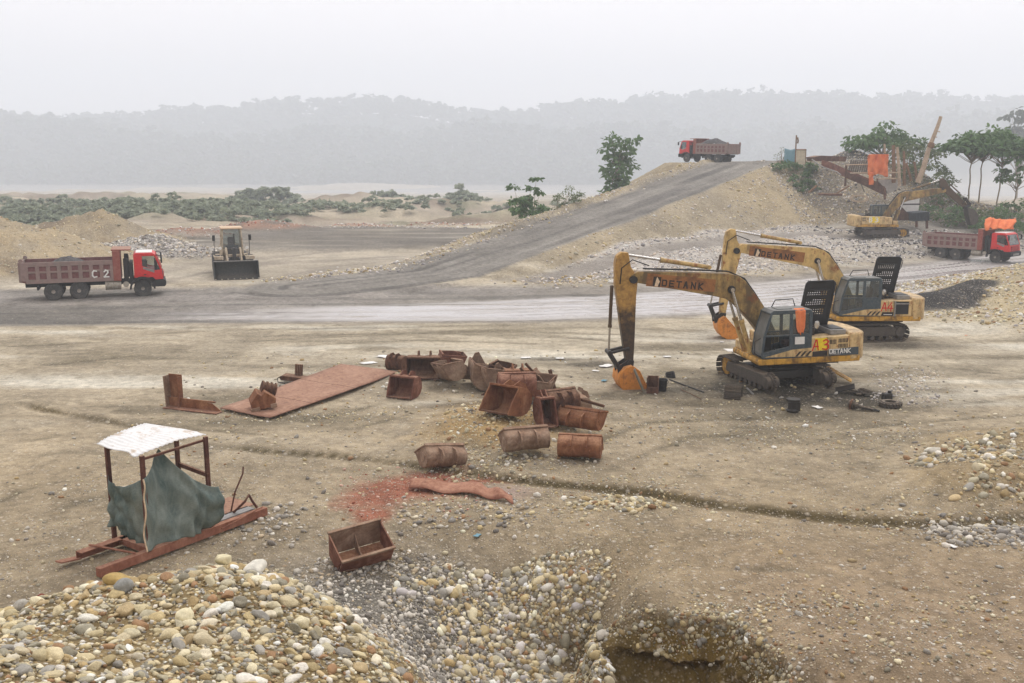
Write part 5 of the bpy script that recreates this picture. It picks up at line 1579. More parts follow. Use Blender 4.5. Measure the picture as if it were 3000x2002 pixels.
    for s in (-1, 1):
        y = s * 1.16
        MB().quad((3.8, y, 1.95), (4.5, y, 1.72), (4.88, y, 1.70), (4.62, y, 2.62), (3.8, y, 2.62)).build('door_window', M['wind'], co, smooth=0, recalc=False)
        MB().box((4.62, s * 1.20, 1.98), (.17, .02, .56)).build('quarter_glass', M['chassis'], co)
        MB().prism([(3.85, 1.92), (4.52, 1.72), (4.52, 1.52), (3.85, 1.78)], s * 1.2 - .006, s * 1.2 + .01).build('door_trim', M['grey'], co)
        MB().box((3.95, s * 1.205, 1.42), (.14, .03, .06)).build('door_handle', M['chassis'], co)
        MB().tube([(4.66, s * 1.2, 2.66), (4.92, s * 1.4, 2.62), (4.95, s * 1.42, 2.5)], .025, 6).build('mirror_arm', M['chassis'], co)
        MB().box((4.98, s * 1.43, 2.38), (.1, .22, .42)).build('mirror', M['chassis'], co, bevel=.03)
        # wheel arch
        arch = [(3.76 + a * math.cos(t), .53 + a * math.sin(t)) for a, tt in ((.66, range(0, 181, 15)), (.78, range(180, -1, -15))) for t in [R(q) for q in tt]]
        MB().prism(arch, s * 1.22 - .22, s * 1.22 + .02).build('wheel_arch', M['chassis'], root)
        MB().box((5.05, s * .95, .78), (.12, .32, .2)).build('headlight', M['white'], root, bevel=.04)
    MB().quad((4.99, -1.1, 1.70), (4.99, 1.1, 1.70), (4.64, 1.1, 2.62), (4.64, -1.1, 2.62)).build('windscreen', M['windf'], co, smooth=0, recalc=False)
    MB().box((3.9, 0, 1.95), (.4, 2.0, .5)).build('seat_bench', M['seat'], co, bevel=.05)
    MB().box((4.7, 0, 1.66), (.3, 2.1, .2)).build('dashboard', M['chassis'], co, bevel=.05)
    gr = MB().box((5.04, 0, 1.36), (.05, 1.7, .42)).build('grille', M['ink'], co)
    for z in (1.22, 1.32, 1.42, 1.52):
        MB().box((5.07, 0, z), (.04, 1.72, .05)).build('grille_bar', M['truckred'], gr)
    bp = MB().prism([(4.3, .62), (5.1, .62), (5.18, .72), (5.18, 1.02), (5.0, 1.1), (4.4, 1.06)], -1.2, 1.2).build('bumper', M['chassis'], root, bevel=.04)
    MB().box((5.19, 0, .82), (.04, 1.3, .2)).build('bumper_plate', M['grey'], bp)
    MB().box((3.95, 0, 2.815), (1.0, 1.9, .05)).build('roof_cap', M['white'], co, bevel=.02)
    if number:
        lettering('painted_number', number[0], M['white'], bed, (x1 - 1.66, -1.312, zb + .28), (1, 0, 0), (0, 0, 1), .42, .085, adv=.85)
        lettering('painted_number', number[1], M['white'], bed, (x1 - .98, -1.312, zb + .28), (1, 0, 0), (0, 0, 1), .42, .085, adv=.85)
    return root
def heap_load(name, root, label_mat, L0, L1, peak, low, seed):
    """rock heaped in a tipper: a loose mass, in the truck's own frame"""
    r = random.Random(seed)
    Mw = root.matrix_world if False else Matrix.LocRotScale(root.location, root.rotation_euler, root.scale)
    rows = []
    for i in range(41):
        x = -3.1 + 5.4 * i / 40; row = []
        for j in range(21):
            y = -1.17 + 2.34 * j / 20
            t = max(0, 1 - abs(x - (L0 + L1) / 2) / ((L1 - L0) / 2)); t = t * t * (3 - 2 * t)
            z = low + peak * t * (1 - (y / 1.3) ** 2) + .10 * mnoise.noise(Vector((x * 1.6, y * 1.6, seed))) + .07 * mnoise.noise(Vector((x * 5, y * 5, seed + 3)))
            row.append(Mw @ Vector((x, y, z)))
        rows.append(row)
    o = MB().sheet(rows).build(name, label_mat, None, smooth=0)
    return tag(o, kind='stuff')
p_r, p_f = gp(223, 868, .0), gp(411, 860, .0)
hd = math.atan2(p_f[1] - p_r[1], p_f[0] - p_r[0])
C2 = truck('tipper_truck', (p_r[0] + .0, p_r[1] + .7, zat(p_r[0], p_r[1] + 1) - .02), (0, 0, hd), ('C', '2'))
tag(C2, 'red-cab tipper truck with dusty maroon body marked C 2 on the haul road', 'truck')
heap_load('rock_load', C2, M['coalrock'], -2.2, .9, .55, 2.1, 3)
tr = gp(2788, 757, 0)
TR = truck('tipper_truck', (tr[0] + 1.0, tr[1] + .6, zat(tr[0] + 1.0, tr[1] + .6) - .02), (0, 0, R(-48)), None, .90, seed=5)
tag(TR, 'red-cab tipper truck below the crusher with orange tarpaulin above its cab', 'truck')
ft = (25.5, 127.2)
_zr, _zf = zat(ft[0], ft[1]), zat(ft[0] + 3.7 * math.cos(R(120)), ft[1] + 3.7 * math.sin(R(120)))
TF = truck('tipper_truck', (ft[0], ft[1], min(_zr, _zf) - .02), (0, R(-1.2), R(128)), None, .97, seed=8)
tag(TF, 'loaded red-cab tipper truck at the top of the haul ramp', 'truck')
heap_load('rock_load', TF, M['coalrock'], -2.6, 2.6, .75, 2.35, 9)

# ------------------------------------------------------------------ wheel loader
M['loader'] = paint('loader_tan', lin(188, 174, 150), dirt=lin(104, 88, 66), amount=.55, rough=.6, scale=2.0, rust=lin(130, 92, 62), dust=.2)
M['loadbk'] = paint('loader_bucket_dark', lin(40, 44, 44), dirt=lin(62, 60, 56), amount=.35, rough=.5, scale=1.5, dust=.08)
def loader(loc, heading):
    root = empty('wheel_loader', loc, heading)
    for x in (1.05, -1.85):
        for s in (-1, 1):
            ty = MB().lathe((x, s * 1.08 - .29, .78), (0, 1, 0), [(.36, .04), (.6, 0), (.74, .06), (.78, .14), (.78, .44), (.74, .52), (.6, .58), (.36, .54)], 26)
            for k in range(22):
                th = 2 * math.pi * k / 22
                ty.box((x + .785 * math.cos(th), s * 1.08 + (.12 if k % 2 else -.12), .78 + .785 * math.sin(th)), (.04, .3, .09), Matrix.Rotation(-th, 3, 'Y'))
            w = ty.build('wheel', M['tyre'], root)
            MB().lathe((x, s * 1.08 - .26, .78), (0, 1, 0), [(0, .12), (.14, .12), (.18, .05), (.36, .05), (.36, .47), (.18, .47), (.14, .4), (0, .4)], 20).build('rim', M['loader'], w)
        MB().cyl((x, -1, .78), (x, 1, .78), .16).build('axle', M['grease'], root)
    MB().prism([(-3.0, .9), (-.4, .75), (-.4, 1.3), (-.9, 1.6), (-3.0, 1.6)], -.5, .5).build('rear_frame', M['loader'], root, bevel=.04)
    MB().prism([(-3.15, 1.2), (-1.15, 1.2), (-1.15, 2.1), (-2.9, 2.0), (-3.15, 1.8)], -.78, .78).build('engine_cover', M['loader'], root, bevel=.06)
    MB().cyl((-1.9, .3, 2.0), (-1.9, .3, 2.9), .07).build('exhaust_pipe', M['steel'], root)
    MB().prism([(-.2, .7), (1.5, .7), (1.7, .95), (1.2, 1.4), (.9, 2.0), (.3, 2.0), (-.2, 1.2)], -.42, .42).build('front_frame', M['grease'], root, bevel=.04)
    for s in (-1, 1):
        MB().prism([(.25, 1.52), (1.9, 1.52), (1.95, 1.30), (1.86, 1.28), (1.7, 1.44), (.25, 1.44)], s * 1.1 - .32, s * 1.1 + .32).build('fender', M['loader'], root, bevel=.02)
        MB().box((-1.0, s * .95, 1.38), (1.0, .5, .12)).build('step_deck', M['loader'], root)
        a = [(.55, 1.95), (.8, 2.1), (1.5, 1.7), (2.25, .75), (2.4, .4), (2.2, .35), (1.3, 1.3), (.6, 1.7)]
        MB().prism(a, s * .5 - .07, s * .5 + .07).build('lift_arm', M['loader'], root, bevel=.02)
        lc = MB().cyl((.35, s * .36, 1.0), (1.1, s * .36, 1.2), .09); o = lc.build('lift_cylinder', M['loader'], root)
        MB().cyl((1.1, s * .36, 1.2), (1.65, s * .42, 1.35), .05).build('rod', M['chrome'], o)
        MB().cyl((1.35, s * .95, 2.1), (1.42, s * .95, 2.1), .11, n=14).build('work_lamp', M['white'], root)
        MB().tube([(1.3, s * .95, 1.52), (1.32, s * .95, 2.1)], .03, 6).build('lamp_post', M['loader'], root)
        MB().tube([(-.2, s * 1.25, 1.45), (-.15, s * 1.28, 2.3), (.0, s * 1.22, 2.9)], .025, 6).build('handrail', M['steel'], root)
        MB().box((.1, s * 1.3, 2.75), (.06, .2, .42)).build('mirror', M['chassis'], root, bevel=.02)
    MB().cyl((.75, 0, 1.95), (1.5, 0, 2.05), .11).build('tilt_cylinder', M['loader'], root)
    MB().cyl((1.5, 0, 2.05), (1.75, 0, 1.95), .05).build('tilt_rod', M['chrome'], root)
    MB().prism([(1.5, 2.15), (1.72, 2.1), (1.9, 1.4), (1.95, .95), (1.75, .95), (1.6, 1.4)], -.12, .12).build('bellcrank', M['grease'], root, bevel=.02)
    MB().cyl((1.85, 0, 1.05), (2.5, 0, .85), .06).build('tilt_link', M['steel'], root)
    MB().box((1.5, 0, 1.55), (.16, 1.0, .2)).build('cross_tube', M['loader'], root, bevel=.04)
    # bucket, open to the front
    prof = [(2.95, 1.28), (2.62, 1.2), (2.42, .95), (2.36, .6), (2.46, .3), (2.75, .08), (3.45, .04)]
    b = MB()
    b.sheet([[(x, -1.55 + 3.1 * k / 8, z) for k in range(9)] for x, z in prof])
    for s in (-1, 1):
        b.prism(prof + [(3.15, .5)], s * 1.55 - .015, s * 1.55 + .015)
    bo = b.build('bucket', M['loadbk'], root, thick=.04)
    MB().box((3.46, 0, .05), (.14, 3.12, .05)).build('cutting_edge', M['steel'], bo)
    MB().box((2.95, 0, 1.29), (.1, 3.1, .06)).build('top_rim', M['grey'], bo)
    for k in range(8):
        y = -1.5 + 3.0 * k / 7
        MB().box((3.55, y, .06), (.26, .11, .07), taper=.8).build('tooth', M['tank'], bo)
    # cab
    cab = MB()
    z0, z1 = 1.5, 3.42
    fx, rx, w0, w1 = .28, -1.15, .74, .66
    for s in (-1, 1):
        for (xa, xb, ww) in ((fx + .08, fx - .12, .1), (rx, rx + .05, .12), (-.35, -.35, .08)):
            p0, p1 = Vector((xa, s * w0, z0)), Vector((xb, s * w1, z1)); d = p1 - p0
            q = d.to_track_quat('Z', 'Y').to_matrix()
            cab.box((p0 + p1) / 2, (ww, ww, d.length), q)
        cab.box(((fx + rx) / 2, s * w0, 1.75), (fx - rx, .06, .55))
    cab.box((fx + .04, 0, 1.72), (.06, 1.4, .45))
    cab.box((rx, 0, 1.85), (.06, 1.4, .7))
    co = cab.build('cab', M['loader'], root, bevel=.02)
    MB().prism([(fx + .05, 3.4), (fx + .02, 3.52), (rx - .02, 3.54), (rx - .05, 3.4)], -.78, .78).build('cab_roof', M['cream2'], co, bevel=.03)
    MB().quad((fx + .02, -.66, 1.95), (fx + .02, .66, 1.95), (fx - .1, .6, 3.38), (fx - .1, -.6, 3.38)).build('windscreen', M['wind'], co, smooth=0, recalc=False)
    MB().quad((rx - .01, -.66, 2.2), (rx - .01, .66, 2.2), (rx + .04, .6, 3.38), (rx + .04, -.6, 3.38)).build('rear_window', M['wind'], co, smooth=0, recalc=False)
    for s in (-1, 1):
        MB().quad((fx, s * w0, 2.02), (rx, s * w0, 2.02), (rx + .05, s * w1, 3.38), (fx - .1, s * w1, 3.38)).build('side_window', M['wind'], co, smooth=0, recalc=False)
    MB().box((-.55, 0, 1.95), (.5, .55, .5)).build('seat', M['seat'], co, bevel=.05)
    MB().box((-.78, 0, 2.4), (.14, .5, .7)).build('seat_back', M['seat'], co, bevel=.05)
    MB().box((.1, 0, 2.05), (.2, .9, .3)).build('dashboard', M['black'], co, bevel=.04)
    return root
M['cream2'] = paint('loader_roof_cream', lin(222, 190, 156), dirt=lin(160, 120, 90), amount=.3, dust=.2)
lp = gp(695, 820, 0)
LD = loader((lp[0] - 1.15, lp[1] + 3.2, zat(lp[0] - 1.15, lp[1] + 3.2)), R(-70))
tag(LD, 'tan wheel loader facing the viewer with its dark bucket down', 'wheel loader')
# ------------------------------------------------------------------ scrap buckets, plates and beams
M.update(
    rust_red=rusty('rust_red', lin(73, 47, 39), lin(113, 73, 60), lin(142, 103, 86)),
    rust_tan=rusty('rust_tan', lin(93, 73, 60), lin(131, 106, 88), lin(160, 139, 120)),
    rust_dark=rusty('rust_dark', lin(52, 38, 33), lin(86, 60, 48), lin(117, 86, 69)),
    rust_orange=rusty('rust_orange', lin(82, 53, 39), lin(124, 80, 56), lin(154, 112, 82)),
    rust_plate=rusty('rust_plate', lin(112, 82, 70), lin(142, 106, 90), lin(164, 130, 112), 1.2),
    rust_beam=rusty('rust_beam', lin(104, 66, 52), lin(142, 94, 76), lin(164, 118, 98), 1.6),
)
def loc_rot(o, loc, rot):
    o.location = loc
    o.rotation_euler = rot
    return o
BUCKET_MESH = {}
def scrap_bucket(px, py, w, h, d, rot, mat, label, lift=0.0, ears=True, edge=False, Y=None, bars=False):
    """worn digger bucket; open side +x, width along y. px,py = where its foot shows in the photograph"""
    g = gp(px, py, 0)
    if Y is not None:
        g = ad(px, py, Y)
    root = empty('digger_bucket', (g[0], g[1], zat(g[0], g[1]) + lift), rot=[R(a) for a in rot])
    root.rotation_mode = 'XYZ'
    mt = M[mat]
    w, h, d = w * .94, h * .92, d * .95
    prof = [(.62 * d, h), (.2 * d, h * 1.0), (.02 * d, .86 * h), (-.06 * d, .6 * h), (-.04 * d, .34 * h), (.1 * d, .12 * h), (.32 * d, .01 * h), (d, 0)]
    sd_ = px * .37
    def dent(x, yy, z):
        q = Vector((x * 2.3 + sd_, yy * 2.3, z * 2.3))
        return (x + .05 * mnoise.noise(q), yy, z + .05 * mnoise.noise(q + Vector((9, 4, 1))))
    fine = []
    for (xa, za), (xb, zb_) in zip(prof[:-1], prof[1:]):
        fine += [(xa + (xb - xa) * t / 3, za + (zb_ - za) * t / 3) for t in range(3)]
    fine.append(prof[-1])
    MB().sheet([[dent(x, -w / 2 + w * k / 12, z) for k in range(13)] for x, z in fine]).build('shell', mt, root, thick=.03, smooth=50)
    if bars:
        for s in (-1, 1):
            MB().box((.55 * d, s * w * .36, h * .55), (.09, .05, h * 1.9), (R(4 * s), R(28), 0)).build('side_bar', M['rust_dark'], root)
    for s in (-1, 1):
        sp = MB().prism([(x, z) for x, z in prof] + [(.86 * d, .45 * h)], s * w / 2 - .013, s * w / 2 + .013).build('side_plate', mt, root)
        MB().tube([(d, s * (w / 2 + .012), 0), (.86 * d, s * (w / 2 + .012), .45 * h), (.62 * d, s * (w / 2 + .012), h)], .03, 5).build('side_edge', mt, sp)
        MB().box((.35 * d, s * (w / 2 + .02), .55 * h), (.3 * d, .02, .34 * h), (0, .3, 0)).build('wear_plate', mt, sp)
    MB().box((.64 * d, 0, h + .01), (.09, w + .03, .07)).build('top_rim', mt, root, bevel=.01)
    if edge:
        e = MB().box((d, 0, .0), (.16, w + .02, .04)).build('cutting_edge', mt, root)
        for k in range(4):
            MB().box((d + .12, -w / 2 + w * (k + .5) / 4, .0), (.2, .09, .07), taper=.6).build('tooth', M['rust_dark'], e)
    MB().box((d - .03, 0, .02), (.12, w + .02, .035), (0, R(random.uniform(-6, 6)), 0)).build('lip_plate', M['rust_dark'], root)
    if ears:
        for s in (-1, 1):
            MB().prism([(.5 * d, h + .02), (.12 * d, h + .02), (-.12 * d, .82 * h), (-.24 * d, h * .95), (-.1 * d, h * 1.18), (.2 * d, h * 1.25)], s * .18 * w - .02, s * .18 * w + .02).build('hinge_ear', mt, root)
    for k in (-.25, .25):
        MB().tube([(-.075 * d, k * w, .62 * h), (-.05 * d, k * w, .34 * h), (.09 * d, k * w, .1 * h)], .022, 5).build('back_rib', mt, root)
    tag(root, label, 'bucket', 'scrap digger buckets heaped in the yard')
    return root
SB = scrap_bucket
U = lambda u, v: (1080 + u / 3.264, 1000 + v / 3.264)
SB(*U(235, 352), .8, .62, .65, (0, 8, 62), 'rust_dark', 'small brown bucket at the far left end of the heap, beside the steel sheet')
SB(*U(390, 525), 1.05, .8, .8, (0, 0, -114), 'rust_red', 'low rusty bucket open towards the viewer at the left end of the heap')
SB(*U(545, 400), 1.35, .80, .8, (0, 6, -93), 'rust_dark', 'wide bucket with black hollow inside and orange rim, left part of the heap', lift=.10)
SB(*U(745, 470), 1.1, .85, .85, (14, -62, 196), 'rust_tan', 'tan bucket tipped on its side with dark ladder-like ribs', lift=.12)
SB(*U(850, 400), 1.0, .95, .8, (0, -66, 12), 'rust_red', 'red-brown bucket standing on end with its plate pointing up', lift=.12)
SB(*U(960, 480), 1.25, 1.15, .95, (6, -98, 186), 'rust_tan', 'tallest pale tan bucket pointing up in the middle of the heap', lift=.14)
SB(*U(1090, 505), 1.1, 1.05, .9, (4, -84, 204), 'rust_tan', 'tan bucket seen edge-on, leaning against the tallest one', lift=.12)
SB(*U(1290, 450), .9, .8, .8, (0, -60, -20), 'rust_dark', 'dark bucket wedged behind the edge-on tan one', lift=.05)
SB(*U(1420, 480), 1.1, .85, .9, (0, 2, -84), 'rust_orange', 'orange-rimmed bucket with square black opening, centre of the heap', lift=.05)
SB(*U(1560, 540), .85, .8, .8, (-25, -40, 150), 'rust_tan', 'greyish bucket with pale rounded back behind the long-edged one', lift=.10)
SB(*U(1700, 590), 1.05, .95, .85, (12, -70, -30), 'rust_tan', 'grey-brown bucket with two long upright side plates, right of centre', lift=.10, bars=True)
SB(*U(1910, 640), 1.25, .6, .75, (8, 74, 25), 'rust_tan', 'pinkish tan bucket lying face down at the right end of the heap', lift=.32, bars=True)
SB(*U(1420, 680), 1.35, .85, .8, (0, -24, 96), 'rust_red', 'long-edged brown bucket with its back to the viewer above the biggest one', lift=.16)
SB(*U(1390, 850), 1.4, .95, .95, (4, -14, 222), 'rust_orange', 'biggest rusty bucket open to the left with bolted side plate', lift=.06)
SB(*U(1640, 870), .5, .95, .8, (0, 0, -66), 'rust_red', 'narrow red-brown bucket upright beside the biggest one', lift=.02)
SB(*U(1830, 850), 1.15, .95, .85, (0, -30, 118), 'rust_dark', 'dark brown bucket with smooth curved back behind the trough-like ones', lift=.08)
SB(*U(2030, 900), 1.5, .62, .75, (0, -52, 58), 'rust_orange', 'trough-like bucket with orange rim lying diagonally at the right', lift=.10)
SB(*U(2010, 1150), 1.3, .62, .75, (0, -12, 80), 'rust_orange', 'boxy rusty bucket lowest at the right end, back to the viewer', lift=.03)
SB(*U(1500, 1110), 1.4, .66, .75, (0, -36, 106), 'rust_tan', 'trough-like brown bucket on its back in front of the biggest one', lift=.10)
SB(*U(700, 1230), 1.3, .62, .7, (10, -34, 116), 'rust_tan', 'lone trough-like bucket half sunk in the red dust', lift=.04)
def scrap_plate(px, py, pts, rot, mat, label, lift=0.0, ribs=0):
    g = gp(px, py, 0)
    root = empty('scrap_plate', (g[0], g[1], zat(g[0], g[1]) + lift), rot=[R(a) for a in rot])
    MB().prism(pts, -.02, .02).build('plate', M[mat], root, bevel=.006)
    for k in range(ribs):
        t = (k + .7) / (ribs + .4)
        MB().box((pts[0][0] * (1 - t) + pts[1][0] * t, -.06, pts[0][1] * (1 - t) + pts[1][1] * t + .16), (.05, .08, .3)).build('rib', M['rust_dark'], root)
    tag(root, label, 'scrap plate')
scrap_plate(*U(990, 440), [(-.45, 0), (.35, .0), (.5, .55), (.05, 1.15), (-.1, 1.1)], (12, 8, 20), 'rust_tan', 'tall pointed tan plate rising from the middle of the heap', .1, 0)
scrap_plate(*U(1215, 470), [(-.3, 0), (.4, -.05), (.55, .35), (.0, .95), (-.12, .9)], (16, -4, 38), 'rust_tan', 'pointed dark-edged plate right of the tallest tan plate', .1, 2)
scrap_plate(*U(840, 395), [(-.5, 0), (.45, 0), (.2, .85), (-.05, .95), (-.35, .4)], (10, 0, -8), 'rust_red', 'red-brown peaked plate standing at the back of the heap, left of the tallest', .05, 0)
scrap_plate(*U(1680, 570), [(-.07, 0), (.05, 0), (.02, 1.0), (-.09, 1.0)], (6, -20, 10), 'rust_dark', 'left one of two narrow upright bars at the right of the heap', .05, 0)
scrap_plate(*U(1790, 540), [(-.08, 0), (.08, 0), (.06, 1.05), (-.07, 1.05)], (6, -14, 10), 'rust_dark', 'right one of two narrow upright bars at the right of the heap', .05, 0)
scrap_plate(*U(620, 440), [(-.1, 0), (.08, 0), (.06, .9), (-.06, .9)], (14, 34, 0), 'rust_tan', 'ochre bar slanting across the left part of the heap', .02, 0)
scrap_plate(*U(1190, 545), [(-.45, 0), (.5, .02), (.4, .2), (-.3, .28)], (50, 4, 10), 'rust_dark', 'blackened scrap plate lying flat before the middle of the heap', .04, 0)
scrap_plate(*U(2060, 705), [(-.75, 0), (.7, -.05), (.72, .08), (-.72, .14)], (40, 12, -14), 'rust_dark', 'long dark bar sticking out to the right end of the heap', .38, 0)
# open box-like bucket near the viewer
def open_trough():
    g = gp(1055, 1640, -.2)
    root = empty('open_trough', (g[0], g[1], zat(g[0], g[1]) + .10), rot=(R(24), R(-4), R(31)))
    mt = M['rust_red']
    L, w, h = 1.22, .62, .46
    MB().box((0, -w / 2 - .04, h / 2), (L, .03, h), (R(12), 0, 0)).build('side_plate', mt, root)
    MB().box((0, w / 2 + .04, h / 2 + .05), (L, .03, h + .1), (R(-12), 0, 0)).build('side_plate', M['rust_tan'], root)
    MB().box((0, 0, .0), (L, w * .8, .03)).build('floor_plate', M['rust_orange'], root)
    for x in (-L / 2, L / 2):
        MB().prism([(-w * .40, 0), (w * .40, 0), (w * .62, h + .08), (-w * .58, h)], x - .015, x + .015, axis='X').build('end_plate', mt, root)
    MB().prism([(-w * .40, 0), (w * .40, 0), (w * .55, h * .8), (w * .1, h * .3), (-w * .3, h * .25)], -.012, .012, axis='X').build('divider', M['rust_tan'], root)
    for s, zz in ((-1, h), (1, h + .1)):
        MB().box((0, s * (w / 2 + .1), zz + .0), (L + .05, .07, .05)).build('rim', M['rust_tan'], root, bevel=.01)
    MB().prism([(-.55, -.28), (-.2, -.22), (-.2, .06), (-.5, .1)], -.38, -.34).build('foot_plate', M['rust_dark'], root)
    tag(root, 'open rusty steel trough lying tilted on the grey gravel', 'trough')
open_trough()
# big steel sheet
def steel_sheet():
    P = [gp(645, 1205), gp(790, 1232), gp(1165, 1115), gp(1000, 1092)]
    c = sum(P) / 4
    root = empty('steel_sheet', (c[0], c[1], 0))
    rows = []
    for i in range(25):
        v = i / 24; row = []
        for j in range(9):
            u = j / 8
            p = (P[0] * (1 - u) + P[1] * u) * (1 - v) + (P[3] * (1 - u) + P[2] * u) * v
            z = .10 + .22 * v * (1 - .3 * u) + .035 * mnoise.noise(Vector((p[0] * .7, p[1] * .5, 0))) + .02 * (i == 0) * random.uniform(-1, 1)
            j_ = .05 * mnoise.noise(Vector((p[0] * 4, 0, 3))) if i in (0, 24) else 0
            row.append((p[0] - c[0], p[1] - c[1] + j_, zat(p[0], p[1]) * .3 + z))
        rows.append(row)
    MB().sheet(rows).build('plate', M['rust_plate'], root, thick=.03)
    for v in (.33, .66):
        i = int(v * 24)
        MB().tube([(q[0], q[1], q[2] + .012) for q in rows[i]], .012, 4).build('weld_seam', M['rust_dark'], root)
    tag(root, 'large flat rusty steel sheet lying on the yard', 'steel sheet')
steel_sheet()
def angle_beam():
    a, b = gp(478, 1197), gp(635, 1215)
    d = b - a; L = np.linalg.norm(d); rz = math.atan2(d[1], d[0])
    root = empty('angle_beam', (a[0], a[1], zat(a[0], a[1])), rz)
    MB().prism([(0, 0), (L, 0), (L - .15, .12), (L - .4, .28), (.55, .36), (.0, .36)], .28, .31).build('web_plate', M['rust_orange'], root)
    MB().box((L * .5, .14, .02), (L, .34, .03)).build('base_plate', M['rust_red'], root)
    MB().box((L * .48, .3, .33), (L * .8, .05, .05)).build('flange', M['rust_orange'], root)
    MB().box((.25, .42, .58), (.55, .04, 1.16)).build('upright_plate', M['rust_orange'], root)
    MB().box((.0, .28, .56), (.04, .3, 1.12), (0, R(-3), 0)).build('upright_plate', M['rust_tan'], root)
    MB().box((.52, .3, .56), (.03, .22, 1.1)).build('upright_rib', M['rust_orange'], root)
    tag(root, 'L-shaped rusty beam with one end standing upright', 'beam')
angle_beam()
def cone_piece():
    g = gp(772, 1190, .2)
    root = empty('gear_housing', (g[0], g[1], zat(g[0], g[1]) + .2), rot=(R(6), R(-10), R(20)))
    MB().prism([(-.4, 0), (.38, 0), (.45, .28), (.12, .62), (.0, .5), (-.12, .62), (-.42, .3)], -.34, .3).build('housing', M['rust_orange'], root, bevel=.03)
    MB().box((-.3, -.36, .06), (.3, .1, .14)).build('foot', M['rust_tan'], root)
    MB().box((.32, -.36, .06), (.2, .1, .14)).build('foot', M['rust_tan'], root)
    f = MB().cyl((.1, .15, .62), (.5, .15, .42), .2, n=16)
    ro = f.build('finned_roller', M['rust_dark'], root)
    for k in range(4):
        t = k / 3
        MB().lathe((.1 + .4 * t, .15, .62 - .2 * t), (.9, 0, -.45), [(.17, -.025), (.24, -.025), (.24, .025), (.17, .025)], 16).build('fin', M['rust_dark'], ro)
    tag(root, 'peaked rusty gear housing with ribbed roller sitting on the steel sheet', 'housing')
cone_piece()
def black_part():
    g = gp(865, 1122, 0)
    root = empty('machine_part', (g[0], g[1], zat(g[0], g[1])), R(-8))
    MB().prism([(-.5, .12), (.55, .05), (.55, .22), (-.45, .32), (-.55, .22)], -.25, .25).build('tray', M['rust_dark'], root, bevel=.03)
    MB().box((.12, .12, .45), (.28, .12, .5), (0, R(4), 0)).build('post', M['rust_dark'], root)
    for k in range(4):
        MB().box((.02 + k * .07, .05, .45), (.025, .03, .5), (0, R(4), 0)).build('post_rib', M['rust_tan'], root)
    MB().tube([(-.48, -.2, .28), (-.62, -.25, .2), (-.6, -.25, .05), (-.3, -.28, .02)], .02, 6).build('cable', M['black'], root)
    MB().box((.15, -.1, .245), (.3, .2, .015), (0, R(4), .3)).build('paper_scrap', M['white'], root)
    tag(root, 'dark machine part with short ribbed post behind the steel sheet', 'machine part')
black_part()
def bent_strip():
    P = [gp(1198, 1440), gp(1300, 1452), gp(1400, 1462), gp(1470, 1475), gp(1505, 1484)]
    Q = [gp(1203, 1424), gp(1310, 1428), gp(1410, 1442), gp(1450, 1452), gp(1500, 1470)]
    c = P[0]
    root = empty('bent_strip', (c[0], c[1], 0))
    rows = []
    for a in (0, .33, .66, 1):
        row = []
        for i in range(33):
            t = i / 32 * 4; k = min(3, int(t)); f = t - k
            p = P[k] * (1 - f) + P[k + 1] * f; q = Q[k] * (1 - f) + Q[k + 1] * f
            r = p * (1 - a) + q * a
            z = zat(r[0], r[1]) + .10 + .10 * a + .05 * math.sin(i * .55) - .04 * (a - .5) ** 2
            row.append((r[0] - c[0], r[1] - c[1], z))
        rows.append(row)
    MB().sheet(rows).build('strip', M['rust_beam'], root, thick=.02)
    tag(root, 'long bent strip of rusty sheet metal beside the red dust', 'metal strip')
bent_strip()
def finned_thing():
    p = ad(132, 1752, 15.2)
    zz = zat(p[0], p[1])
    g = gp(132, 1765, .15)
    root = empty('ribbed_roller', (g[0], g[1], zat(g[0], g[1]) + .15), rot=(0, R(12), R(-20)))
    for k in range(8):
        MB().lathe((-.17 + k * .05, 0, 0), (1, 0, 0), [(.0, -.02), (.14, -.02), (.165, 0), (.14, .02), (.0, .02)], 18).build('rib', M['rustpaint'], root)
    tag(root, 'small red ribbed roller lying behind the cobble pile', 'roller')
M['rustpaint'] = rusty('red_ribbed', lin(88, 36, 28), lin(132, 58, 44), lin(150, 84, 66), 5)
finned_thing()

# ------------------------------------------------------------------ the sled shelter
def cloth_material(name, a, b, scale=1.5):
    t = NT(name)
    co = t.coord('Object')
    n = t.noise(t.coord('Object', (scale, scale, scale * .45)), 1.0, 10, .72, .3)
    n2 = t.noise(t.coord('Object', (6, 6, 30)), 3., 4, .6)
    c = t.mix(t.ramp(n, [(.32, 0), (.72, 1)]), a, b)
    c = t.mix(.5, c, t.ramp(n2, [(.3, .7), (.7, 1.25)]), 'MULTIPLY')
    t.bump(t.math('ADD', n, t.math('MULTIPLY', n2, .3)), .35, .03)
    return t.set(Base_Color=c, Roughness=.9, Specular_IOR_Level=.15)
M['greentarp'] = cloth_material('green_tarp', lin(54, 76, 74), lin(146, 154, 146), 1.5)
M['orangetarp'] = cloth_material('orange_tarp', lin(206, 98, 54), lin(234, 142, 92), 1.1)
M['bluetarp'] = cloth_material('blue_tarp', lin(96, 140, 156), lin(140, 168, 176), 1.6)
M['roof'] = paint('white_roof_sheet', lin(226, 226, 224), dirt=lin(150, 142, 132), amount=.22, rough=.5, scale=1.2, rust=lin(196, 182, 166), dust=.02, streak=False)
M['rustpost'] = rusty('post_rust', lin(60, 40, 36), lin(92, 60, 52), lin(116, 82, 70), 4)
sO = gp(295, 1697, 0); sE = gp(785, 1512, 0)
s_dir = (sE - sO)[:2]; sL = np.linalg.norm(s_dir); s_rz = math.atan2(s_dir[1], s_dir[0])
